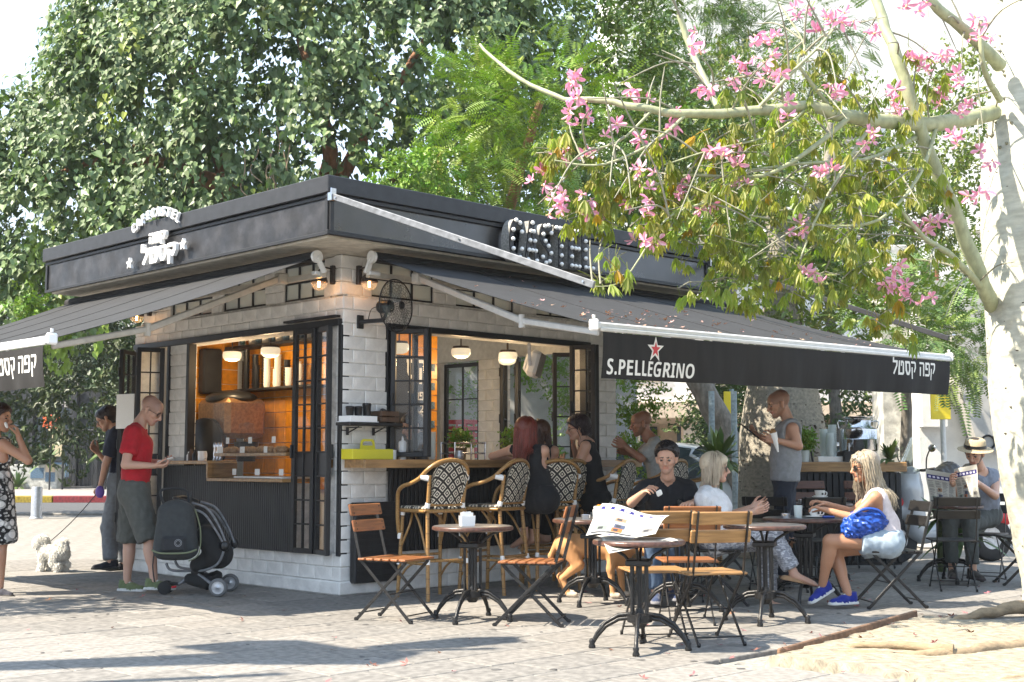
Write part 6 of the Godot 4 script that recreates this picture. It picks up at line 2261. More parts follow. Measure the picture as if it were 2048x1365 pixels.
func blades(p: Vector3, n: int, l: float, label: String) -> void:
	var m := MB.new()
	for k in n:
		var a := rf(0, TAU)
		var up := rf(.15, 1.2)
		var L := l * rf(.6, 1.0)
		var o := V(cos(a), 0, sin(a))
		var w := V(-sin(a), 0, cos(a)) * L * rf(.03, .06)
		var pts := []
		for i in 5:
			var t := i / 4.0
			pts.append(p + o * L * (cos(up) * t) + V(0, L * (sin(up) * t - .55 * t * t * (1.3 - up)), 0))
		m.col = Color(rf(.7, 1.5), rf(.8, 1.2), rf(.6, 1))
		for i in 4:
			var wa := w * (.5 + 1.2 * sin(PI * (i / 4.0) * .8 + .3)) * (0.0 if i == 4 else 1.0)
			var wb := w * (.5 + 1.2 * sin(PI * ((i + 1) / 4.0) * .8 + .3)) * (0.05 if i == 3 else 1.0)
			m.quad(pts[i] - wa, pts[i] + wa, pts[i + 1] + wb, pts[i + 1] - wb)
	if p.y > .5: m.tube([V(p.x, 0, p.z), p], .05, 8)
	one(m, "spiky_plant", label, "plant", M.shrub_leaf)
# ---------------------------------------------------------------- signs, lamps and what stands on the counters
func shift(polys: Array, by: Vector2) -> Array: return polys.map(func(p): return Transform2D(0, by) * p)

func kiosk_signs() -> void:
	# letters full of bulbs on the right fascia
	var t := thing("bulb_letter_sign", "big black letters CASTEL studded with white bulbs on the right fascia", "sign", KX)
	mat("letter_side", .42, .41, .38, .6, 0, .4, .2)
	var D := {"C": [[.82, .7], [.68, .9], [.4, .95], [.2, .72], [.17, .5], [.2, .28], [.4, .06], [.68, .1], [.82, .3]], "A": [[.5, .95], [.4, .75], [.6, .75], [.32, .53], [.68, .53], [.25, .3], [.5, .3], [.75, .3], [.17, .07], [.83, .07]], "S": [[.82, .78], [.6, .95], [.33, .92], [.2, .72], [.36, .57], [.6, .46], [.8, .3], [.68, .1], [.4, .05], [.16, .18]],
		"T": [[.1, .93], [.37, .93], [.63, .93], [.9, .93], [.5, .72], [.5, .5], [.5, .28], [.5, .07]], "E": [[.2, .93], [.5, .93], [.8, .93], [.2, .71], [.2, .5], [.5, .5], [.75, .5], [.2, .29], [.2, .07], [.5, .07], [.8, .07]], "L": [[.2, .93], [.2, .71], [.2, .5], [.2, .29], [.2, .07], [.5, .07], [.8, .07]]}
	var x := 1.30
	for ch in "CASTEL":
		var w := .175
		var h := .40
		var l := thing_part("letter", t)
		l.position = V(x, 2.995 + .012 * (x - 1.3), .66)
		var tm := text_mesh(ch, .42 / .714 * .97, .105)
		var bb := tm.get_aabb()
		var sc := V(w / bb.size.x, h / bb.size.y, 1)
		put(tm, "letter_box", M.letter_side, l, Transform3D(Basis.from_scale(sc), V(w / 2 - (bb.position.x + bb.size.x / 2) * sc.x, h / 2 - (bb.position.y + bb.size.y / 2) * sc.y, .055)))
		var fm := text_mesh(ch, .42 / .714 * .97, .01)
		put(fm, "letter_face", M.black_steel, l, Transform3D(Basis.from_scale(sc * V(1.03, 1.02, 1)), V(w / 2 - (bb.position.x + bb.size.x / 2) * sc.x * 1.03, h / 2 - (bb.position.y + bb.size.y / 2) * sc.y * 1.02, .112)))
		for q in D[ch]:
			var b := MB.new()
			b.ell(V(q[0] * w, q[1] * h, .13), V(.021, .021, .021), 10, 7)
			put(b, "bulb", M.porcelain, l)
		x += w + .022
	# raised white lettering on the left fascia and the arched letters on its edge
	var s := thing("white_letter_sign", "raised white Hebrew lettering with two stars on the left fascia", "sign", KX * Transform3D(Basis(V(0, 0, 1), Vector3.UP, V(-1, 0, 0)), V(-.652, 0, 0)))
	for q in [["qstl", .15, -1.70, 3.075], ["qph", .095, -1.90, 3.27]]:
		for p in shift(hebrew(q[0], q[1], .04, 1.35), V2(q[2], q[3])):
			var m := MB.new()
			m.prism(p, .012, .05)
			put(m, "letter", M.white_plain, s)
	for q in [V2(-2.60, 3.12), V2(-1.58, 3.19)]:
		var m := MB.new()
		m.prism(shift([star(.06, .5)], q)[0], .012, .045)
		put(m, "star", M.white_plain, s)
	var a := thing("arched_letter_sign", "small white letters CAFE CASTEL standing in an arch on the left fascia's edge", "sign", s.transform)
	var txt := "CAFECASTEL"
	for i in txt.length():
		var an := lerpf(.62, -.62, i / 9.0)
		var c := V2(-2.09 - sin(an) * .72, 2.985 + cos(an) * .58)
		var l := text_mesh(txt[i], .125, .03)
		put(l, "letter", M.white_plain, a, Transform3D(Basis(Vector3.BACK, an * .85), V(c.x, c.y, .04)))
	var rd := MB.new()
	for q in [-2.45, -2.1, -1.75]: rd.tube([V(q, 3.44, .03), V(q, 3.52, .03)], .006, 5)
	put(rd, "support_rods", M.black_steel, a)

func lamps() -> void:
	# lamps on brackets, clear globes with a glowing filament
	for q in [["caged wall lamp with a clear globe left of the kiosk corner", V(-.16, 2.74, -.15), V(-.01, 2.82, -.15)], ["wall lamp with a clear globe at the left end of the serving side", V(-.16, 2.70, -3.41), V(-.01, 2.80, -3.41)], ["wall lamp with a clear globe right of the kiosk corner, above the fan", V(.16, 2.74, .16), V(.16, 2.82, .01)]]:
		var c: Vector3 = q[1]
		var w: Vector3 = q[2]
		var t := thing("wall_lamp", q[0], "lamp", KX, "wall lamps round the kiosk corner")
		var m := MB.new()
		m.box(w, V(.045, .17, .045), .006)
		var out := (c - w) * V(1, 0, 1)
		m.tube(curve([w + V(0, .05, 0), w + out * .6 + V(0, .06, 0), c + V(0, .11, 0), c + V(0, .075, 0)], 14), .008, 8)
		put(m, "bracket", M.lamp_brown, t)
		var cap := MB.new()
		cap.x = Transform3D(Basis.IDENTITY, c)
		cap.lathe([Vector2(.078, .0), Vector2(.075, .02), Vector2(.066, .045), Vector2(.045, .065), Vector2(.028, .075), Vector2(.028, .085), Vector2(0, .085)], 24)
		cap.lathe([Vector2(0, .078), Vector2(.04, .06), Vector2(.062, .04), Vector2(.07, .02), Vector2(.073, .0)], 24)
		put(cap, "lamp_cap", M.lamp_brown, t)
		var g := MB.new()
		g.x = Transform3D(Basis.IDENTITY, c)
		var pr := []
		for k in 11: pr.append(Vector2(.074 * sin(PI / 2 * k / 10.0), -.074 * cos(PI / 2 * k / 10.0)))
		g.lathe(pr, 24)
		put(g, "lamp_globe", M.globe_glass, t)
		var f := MB.new()
		for k in 3: f.tube([c + V(.008 * (k - 1), .01, .004 * (k - 1)), c + V(.009 * (k - 1), -.045, -.003 * k)], .0035, 5)
		put(f, "bulb_filament", M.filament, t)
		lamp_light(KX * (c + V(0, -.02, 0)), .004, Color(1, .72, .42), .02)
	var k := 0
	for q in [[.5, -2.58, "left one of the two seen through the serving window"], [.5, -1.87, "right one of the two seen through the serving window"], [1.95, -.6, "leftmost seen through the bar window"], [2.62, -.6, "middle one seen through the bar window"], [2.95, -.95, "seen behind the white speaker"], [1.15, -.62, "half hidden by the folding window leaf"]]:
		var p := V(q[0], 2.27, q[1])
		var t := thing("pendant_lamp", "opal white pendant lamp, " + q[2], "lamp", KX * Transform3D(Basis.IDENTITY, p), "opal pendant lamps inside the kiosk")
		var m := MB.new()
		m.lathe([Vector2(0, -.062), Vector2(.04, -.06), Vector2(.075, -.048), Vector2(.094, -.028), Vector2(.10, -.005), Vector2(.097, .03), Vector2(.085, .04)], 28)
		put(m, "lamp_shade", M.opal, t)
		var c := MB.new()
		c.lathe([Vector2(.085, .035), Vector2(.088, .04), Vector2(.082, .062), Vector2(.02, .068), Vector2(.007, .07), Vector2(.007, .69)], 20)
		put(c, "lamp_cap", M.lamp_brown, t)
		if k < 4: lamp_light(KX * (p + V(0, -.09, 0)), .16, Color(1, .86, .66), .08)
		k += 1

func fan_and_speaker() -> void:
	var c := V(.27, 2.52, .40)
	var b := Basis(Vector3.UP, deg_to_rad(8)) * Basis(Vector3.BACK, -.2)
	var nrm := V(.22, -.14, .95).normalized()
	var fx := Transform3D(basis_from(Vector3.UP, nrm), c)
	var t := thing("wall_fan", "black round wall fan with a wire cage beside the kiosk corner", "fan", KX)
	var g := MB.new()
	g.x = fx
	for r in 9:
		var rad := .035 + r * .024
		for s in [-1.0, 1.0]: g.tube(range(33).map(func(i): return V(cos(i * TAU / 32) * rad, sin(i * TAU / 32) * rad, s * .065 * sqrt(1.0 - pow(rad / .232, 2)))), .0014, 4, false)
	for s in [-1.0, 1.0]:
		for i in 28:
			var a := TAU * i / 28
			g.tube(range(6).map(func(j):
				var r: float = .03 + j * .04
				return V(cos(a + j * .05) * r, sin(a + j * .05) * r, s * .065 * sqrt(maxf(0, 1.0 - pow(r / .232, 2))))), .0014, 4, false)
	g.tube(range(41).map(func(i): return V(cos(i * TAU / 40) * .232, sin(i * TAU / 40) * .232, 0)), .006, 6, false)
	put(g, "cage", M.black_steel, t)
	for k in 3:
		var bl := MB.new()
		bl.x = fx * Transform3D(Basis(Vector3.BACK, k * TAU / 3), Vector3.ZERO)
		bl.sheet(func(u, v): return V((u - .5) * (.05 + .12 * v), .03 + .16 * v, (u - .5) * .05 * (1.2 - v)), 5, 5)
		put(bl, "blade", M.pane_dark, t)
	var m := MB.new()
	m.x = fx
	m.tube([V(0, 0, -.19), V(0, 0, -.17), V(0, 0, -.06)], [.045, .06, .055], 16)
	m.tube([V(0, 0, .06), V(0, 0, .075)], [.04, .03], 14)
	put(m, "motor", M.plastic_black, t)
	var a := MB.new()
	a.bar(V(.17, 2.40, .0), V(.24, 2.40, .27), .03, .035)
	a.box(V(.18, 2.40, .01), V(.07, .12, .02), .004)
	a.tube([V(.24, 2.40, .26), V(.23, 2.46, .32), fx * V(0, -.05, -.12)], .014, 8)
	a.tube(curve([V(.2, 2.42, .1), V(.16, 2.5, .2), V(.2, 2.52, .3)], 10), .004, 5)
	put(a, "wall_arm", M.black_steel, t)
	var s := thing("speaker", "white loudspeaker hanging from the lintel of the bar window", "speaker", kat(2.52, 2.15, -.1, 25))
	var sb := MB.new()
	sb.x = Transform3D(Basis(Vector3.RIGHT, .25) * Basis(Vector3.BACK, -.12), Vector3.ZERO)
	sb.box(V(0, 0, 0), V(.19, .27, .13), .035)
	sb.box(V(0, 0, -.075), V(.13, .2, .06), .03)
	put(sb, "cabinet", M.white_plain, s)
	var gr := MB.new()
	gr.x = sb.x
	gr.box(V(0, 0, .066), V(.165, .24, .006), .003)
	put(gr, "grille", M.concrete, s)
	var br := MB.new()
	br.bar(V(-.105, .24, -.03), V(-.105, -.02, -.02), .004, .035, Vector3.BACK)
	br.bar(V(-.105, .02, -.02), V(.105, .02, -.02), .035, .004, Vector3.UP)
	put(br, "bracket", M.alu, s)

func pot(h: float, r0: float, r1: float, wall := .004) -> MB:   # an open vessel
	var m := MB.new()
	m.lathe([Vector2(0, 0), Vector2(r0, 0), Vector2(r1, h), Vector2(r1 - wall, h), Vector2(r0 - wall, wall), Vector2(0, wall)], 18)
	return m

func bar_things() -> void:
	var Y := 1.177
	var c := thing("caddy", "bright yellow plastic caddy with a handle on the bar counter", "caddy", kat(.19, Y, .12))
	var m := MB.new()
	for s in [-1.0, 1.0]:
		m.box(V(0, .045, s * .08), V(.45, .09, .008), .003)
		m.box(V(s * .222, .045, 0), V(.008, .09, .155), .003)
	m.box(V(0, .006, 0), V(.44, .01, .155), .002)
	m.box(V(0, .045, 0), V(.006, .085, .152), .002)
	put(m, "tray", M.yellow_plastic, c)
	var h := MB.new()
	h.prism(PackedVector2Array([V2(-.085, .08), V2(-.07, .165), V2(-.05, .178), V2(.05, .178), V2(.07, .165), V2(.085, .08), V2(.066, .08), V2(.056, .145), V2(.04, .158), V2(-.04, .158), V2(-.056, .145), V2(-.066, .08)]), -.006, .006)
	h.box(V(0, .1, 0), V(.15, .045, .01), .003)
	put(h, "handle", M.yellow_plastic, c)
	var sh := thing("wall_shelf", "small black shelf on brackets on the brick pier above the bar", "shelf", KX)
	var b := MB.new()
	b.box(V(.22, 1.485, .11), V(.6, .028, .2), .004)
	put(b, "board", M.black_wood, sh)
	for x in [.05, .34]:
		var q := MB.new()
		q.bar(V(x, 1.455, .02), V(x, 1.455, .2), .03, .008)
		q.bar(V(x, 1.46, .012), V(x, 1.39, .012), .03, .008, Vector3.BACK)
		q.tube([V(x, 1.46, .17), V(x, 1.41, .02)], .006, 6)
		put(q, "bracket", M.black_steel, sh)
	var wb := MB.new()
	wb.box(V(0, .03, 0), V(.30, .05, .17), .004)
	wb.box(V(0, .004, .0), V(.32, .008, .18), .002)
	one(wb, "paper_box", "flat white box on the wall shelf under the three black cups", "box", M.white_plain, kat(.09, 1.5, .11))
	var i := 0
	for q in [[.0, .085, "left"], [.09, .085, "middle"], [.185, .115, "right, tallest"]]:
		var p := MB.new()
		p.lathe([Vector2(0, 0), Vector2(.031, 0), Vector2(.038, q[1] * .8), Vector2(.04, q[1] * .82), Vector2(.04, q[1] * .92), Vector2(.034, q[1]), Vector2(0, q[1])], 18)
		one(p, "lidded_cup", "black lidded cup on the white box, %s of three" % q[2], "cup", M.plastic_black, kat(q[0], 1.556, .11), "black cups on the wall shelf")
		i += 1
	var cr := thing("wooden_crate", "little brown wooden crate at the right end of the wall shelf", "crate", kat(.39, 1.5, .1))
	for k in 2:
		for s in [-1.0, 1.0]:
			var q := MB.new()
			q.box(V(0, .03 + k * .052, s * .085), V(.2, .045, .01), .003)
			put(q, "plank", M.dark_wood, cr)
			var e := MB.new()
			e.box(V(s * .1, .03 + k * .052, 0), V(.01, .045, .16), .003)
			put(e, "plank", M.dark_wood, cr)
	for k in 3:
		var l := MB.new()
		l.lathe([Vector2(0, 0), Vector2(.042, 0), Vector2(.04, .012), Vector2(.034, .02), Vector2(0, .02)], 16)
		one(l, "drink_cover", "loose black cup lid heaped in the little crate", "lid", M.plastic_black, kat(.37 + k * .025, 1.575 + k * .012, .1 - k * .02, 20) * Transform3D(Basis(Vector3.RIGHT, .3 * k), V(0, 0, 0)), "lids in the crate")
	var sb := MB.new()
	sb.lathe([Vector2(0, 0), Vector2(.034, 0), Vector2(.036, .15), Vector2(.03, .165), Vector2(.012, .172), Vector2(.006, .21), Vector2(0, .212)], 20)
	one(sb, "squeeze_bottle", "white squeeze bottle with a pointed tip on the bar", "bottle", M.white_plain, kat(.63, Y, .07))
	var tn := MB.new()
	tn.lathe([Vector2(0, 0), Vector2(.03, 0), Vector2(.03, .085), Vector2(0, .085)], 16)
	one(tn, "sugar_tin", "small printed white tin between the yellow caddy and the squeeze bottle", "tin", M.paper, kat(.52, Y, .07))
	var st := MB.new()
	for k in 11: st.lathe([Vector2(.029, k * .021), Vector2(.038, k * .021 + .045), Vector2(.0385, k * .021 + .048)], 18)
	one(st, "cup_stack", "tall stack of clear plastic cups on the bar", "cup stack", M.frosted, kat(1.07, Y, -.03))
	one(pot(.09, .06, .055), "black_tub", "black napkin tub on the bar left of the clear cups", "tub", M.plastic_black, kat(.92, Y, .0))
	var jg := MB.new()
	jg.lathe([Vector2(0, 0), Vector2(.035, .005), Vector2(.045, .035), Vector2(.035, .065), Vector2(.036, .085), Vector2(.03, .08), Vector2(0, .06)], 18)
	one(jg, "milk_jug", "little grey milk jug on the bar left of the red-haired woman", "jug", M.alu, kat(1.36, Y, .03))
	var ap := MB.new()
	ap.prism(PackedVector2Array([V2(-.13, 0), V2(.13, 0), V2(.1, .34), V2(.06, .37), V2(-.06, .37), V2(-.1, .34)]), -.09, .09)
	one(ap, "white_appliance", "white rounded kitchen appliance inside the kiosk before the brick column", "appliance", M.white_plain, kat(3.05, 1.0, -1.75, -40))
	var rk := MB.new()
	for k in 2:
		rk.tube([V(-.2, .06 + k * .1, .1), V(.2, .06 + k * .1, .1), V(.2, .06 + k * .1, -.1), V(-.2, .06 + k * .1, -.1), V(-.2, .06 + k * .1, .1)], .009, 6)
	for x in [-.2, .2]:
		for z in [-.1, .1]: rk.tube([V(x, 0, z), V(x, .17, z)], .009, 6)
	one(rk, "metal_rack", "chrome wire rack on the bar beside the red-haired woman's arm", "rack", M.chrome, kat(1.62, Y, -.2))
	for q in [[2.45, -.35, .13, "potted herb on the bar between the women's heads"], [1.95, -.6, .12, "pale green herb in a pot behind the red-haired woman's arm"]]:
		var p := thing("potted_herb", q[3], "plant", kat(q[0], Y, q[1]))
		put(pot(.12, .05, .065), "pot", M.soil_root if M.has("soil_root") else M.oak, p)
		leaf_ball(p, V(0, .2, 0), q[2], 90, "lime_leaf", .04)
	var bg := MB.new()
	bg.ell(V(0, .07, 0), V(.10, .085, .07), 18, 12)
	bg.tube(curve([V(-.07, .12, 0), V(-.02, .25, 0), V(.06, .13, 0)], 10), .01, 6)
	one(bg, "cloth_bag", "bunched beige cloth bag on the bar in front of the woman in black", "bag", M.cloth_beige, kat(2.42, Y, .02))
	interior()

func leaf_ball(parent: Node3D, p: Vector3, R: float, n: int, m: String, l: float) -> void:
	var xf := []
	var cols := []
	for k in n:
		var d := V(rf(-1, 1), rf(-.6, 1), rf(-1, 1)).normalized()
		xf.append(Transform3D(Basis.looking_at(-(d + V(0, .4, 0)).normalized(), V(.1, 1, .2).normalized()) * Basis(Vector3.BACK, rf(0, 6)), p + d * R * rf(.4, 1)))
		cols.append(Color(rf(.7, 1.3), rf(.8, 1.2), rf(.6, 1)))
	scatter(parent, "leaves", tuft(l, 6, 2), xf, cols, M[m])

func interior() -> void:
	var bd := thing("menu_board", "black menu board with white chalk Hebrew writing on the orange tiled wall", "menu board", KX)
	var m := MB.new()
	m.box(V(1.73, 1.66, -1.19), V(.62, 1.2, .02), .004)
	put(m, "board", M.ink, bd)
	var w := MB.new()
	var on := func(q: Vector2) -> Vector3: return V(q.x, q.y, -1.178)
	for q in [["qs", .20, 2.02, 2.02], ["qph v", .085, 2.02, 1.80], ["qph t", .085, 2.02, 1.53], ["vtpv", .085, 2.02, 1.22]]: drape(w, shift(hebrew(q[0], q[1], .01), V2(q[2], q[3])), on, V(0, 0, .001))
	drape_text(w, "- 25", .11, V2(1.92, 1.71), on, V(0, 0, .001))
	drape_text(w, "16", .11, V2(1.95, 1.41), on, V(0, 0, .001))
	put(w, "chalk_writing", M.pale_print, bd)
	for k in 5:
		var p := MB.new()
		p.box(V(2.085, 2.15 - k * .2, -1.188), V(.05, .075, .01), .002)
		one(p, "photo_print", ["topmost", "second", "third", "fourth", "lowest"][k] + " of the small photographs stuck beside the menu board", "photo", M.photo_blue, KX, "photographs beside the menu board")
	for k in 2:
		var r := thing("red_crate", ["lower", "upper"][k] + " red plastic crate stacked outside behind the kiosk's far window", "crate", kat(3.98, 1.02 + k * .34, -2.75), "red crates")
		var q := MB.new()
		for s in [-1.0, 1.0]:
			for j in 4:
				q.box(V(0, .05 + j * .08, s * .15), V(.34, .05, .012), .003)
				q.box(V(s * .17, .05 + j * .08, 0), V(.012, .05, .3), .003)
			for x in [-.16, 0, .16]: q.box(V(x, .16, s * .153), V(.03, .32, .012), .003)
		q.box(V(0, .02, 0), V(.34, .02, .3))
		put(q, "crate_body", M.red, r)
	# the roasting machine, the serving case, shelves with cups
	var ro := thing("coffee_roaster", "black and copper coffee roaster inside the serving window", "machine", kat(.74, 1.0, -2.95))
	var d := MB.new()
	d.box(V(0, .62, 0), V(.5, .42, .62), .05)
	put(d, "body", mat("copper", .45, .25, .12, .35, .7, .3, .3), ro)
	var tp := MB.new()
	tp.x = Transform3D(Basis(Vector3.RIGHT, 0), V(0, .83, 0))
	tp.ell(V(0, 0, 0), V(.27, .10, .31), 24, 12)
	put(tp, "hood", M.plastic_black, ro)
	var dr := MB.new()
	dr.x = Transform3D(basis_from(V(-1, 0, .25), V(0, 1, 0)), V(-.3, .35, .0))
	dr.lathe([Vector2(0, .09), Vector2(.2, .085), Vector2(.24, .06), Vector2(.27, .05), Vector2(.27, -.05), Vector2(0, -.06)], 36)
	put(dr, "drum_front", M.plastic_black, ro)
	var ml := thing("grinder", "black coffee grinder with a clear hopper beside the roaster", "machine", kat(.45, 1.16, -2.2))
	put(pot(.2, .09, .13), "funnel", M.plastic_black, ml)
	var hp := MB.new()
	hp.lathe([Vector2(.03, .2), Vector2(.08, .26), Vector2(.085, .38), Vector2(.02, .4)], 18)
	put(hp, "hopper", M.pane, ml)
	for k in 3:
		var q := MB.new()
		q.lathe([Vector2(0, 0), Vector2(.022, 0), Vector2(.014, .03), Vector2(.018, .07), Vector2(.012, .12), Vector2(.02, .15), Vector2(.008, .18), Vector2(0, .18)], 14)
		one(q, "chrome_tap", "small chrome figure in a row of three on the serving counter, %s" % ["left", "middle", "right"][k], "tap", M.chrome, kat(-.02, 1.168, -2.03 + k * .055), "chrome figures in a row")
	var cs := thing("display_case", "glass display case with pastries and price tags in the serving window", "display case", KX)
	for q in [[V(-.1, 1.36, -1.33), V(.006, .72, 1.24)], [V(.12, 1.72, -1.33), V(.43, .006, 1.24)], [V(.12, 1.36, -1.945), V(.43, .72, .006)], [V(.12, 1.46, -1.33), V(.4, .008, 1.2)]]:
		var g := MB.new()
		g.box(q[0], q[1])
		put(g, "pane", M.clear_pane, cs)
	var sl := MB.new()
	sl.box(V(.12, 1.225, -1.33), V(.42, .03, 1.22), .004)
	put(sl, "shelf", M.oak, cs)
	var tr := MB.new()
	tr.box(V(.1, 1.01, -1.2), V(.36, .02, .8), .006)
	put(tr, "tray", M.porcelain, cs)
	var bun := mat("pastry", .5, .26, .09, .6, 0, .5, .1, .3)
	for k in 22:
		var p := MB.new()
		var up := k % 2
		var z := -1.86 + (k / 2) * .1
		var b := Basis(Vector3.UP, rf(0, 3))
		if k % 3 == 0:
			for j in 7: p.ell(b * V((j - 3) * .014, -.006 * absf(j - 3), .004 * (j - 3) * (j - 3)), V(.016, .024 - .003 * absf(j - 3), .02), 8, 6, b)
		else: p.ell(V(0, 0, 0), V(.05, .036, .044), 12, 8, b)
		one(p, "pastry", "small brown pastry on the display case's shelf", "pastry", bun, kat(-.03 + .09 * up, 1.268, z), "pastries in the display case")
	for k in 9:
		var p := MB.new()
		p.box(V(0, .03, 0), V(.004, .06, .075), .001)
		one(p, "price_tag", "white price tag standing among the pastries", "price tag", M.paper, kat(-.075, [1.24, 1.33, 1.03][k % 3], -1.85 + k * .13, rf(-12, 12)), "price tags in the display case")
	for q in [[-2.48, .12, .03, "brown_bottle", "brown glass bottle on the serving counter beside the brick pier", "dark_wood"], [-2.40, .11, .03, "dark_bottle", "dark bottle second on the serving counter", "plastic_black"], [-2.52, .09, .025, "pepper_pot", "white-topped little pot on the serving counter, nearest the pier", "porcelain"]]:
		var b := MB.new()
		b.lathe([Vector2(0, 0), Vector2(q[2], 0), Vector2(q[2], q[1] * .6), Vector2(.012, q[1] * .82), Vector2(.012, q[1]), Vector2(0, q[1])], 14)
		one(b, q[3], q[4], "bottle", M[q[5]], kat(-.02, 1.168, q[0]))
	var mg := MB.new()
	mg.take(pot(.095, .045, .045))
	mg.tube(curve([V(.0, .08, .044), V(.0, .075, .08), V(.0, .03, .08), V(.0, .02, .044)], 10), .006, 6)
	one(mg, "mug", "white mug on the serving counter", "mug", M.porcelain, kat(-.03, 1.168, -2.25))
	var s1 := MB.new()
	s1.box(V(1.03, 1.94, -2.45), V(.22, .025, 1.5), .004)
	s1.box(V(1.03, 2.42, -2.5), V(.22, .03, 1.8), .004)
	one(s1, "wall_shelves", "two dark shelves on the orange wall inside the serving window", "shelf", M.black_wood, KX)
	for k in 12:
		var h := [.30, .42, .36, .24, .40, .30, .2, .34, .28, .18, .26, .22][k] as float
		var p := MB.new()
		for j in int(h / .03): p.lathe([Vector2(.03, j * .03), Vector2(.037, j * .03 + .035), Vector2(.039, j * .03 + .04), Vector2(.036, j * .03 + .04)], 14)
		one(p, "paper_cup_stack", "stack of %s paper cups on the shelf along the orange wall" % ("black" if k < 5 or k == 8 else "white"), "cup stack", M.plastic_black if k < 5 or k == 8 else M.paper, kat(1.0 - .05 * (k % 2), 1.955, -3.1 + k * .1), "cup stacks on the shelf")
	for k in 12:
		var p := MB.new()
		p.lathe([Vector2(0, 0), Vector2(.05, 0), Vector2(.05, .13), Vector2(0, .13)], 14)
		one(p, "coffee_can", "%s can on the upper shelf inside the serving window" % ("blue" if k % 2 else "white"), "can", M.photo_blue if k % 2 else M.porcelain, kat(1.03, 2.437, -3.0 + k * .13), "cans on the upper shelf")
	var fr := MB.new()
	fr.box(V(.72, 2.15, -3.36), V(.24, .5, .12), .02)
	one(fr, "dark_cabinet", "dark grey cabinet door behind the roaster", "cabinet", M.coping, KX)
	var nt := MB.new()
	nt.box(V(0, 0, 0), V(.008, .36, .26), .001)
	one(nt, "paper_notice", "white paper notice taped to the folding leaf behind the man in red", "notice", M.paper, kat(-.33, 1.68, -3.28, 15))

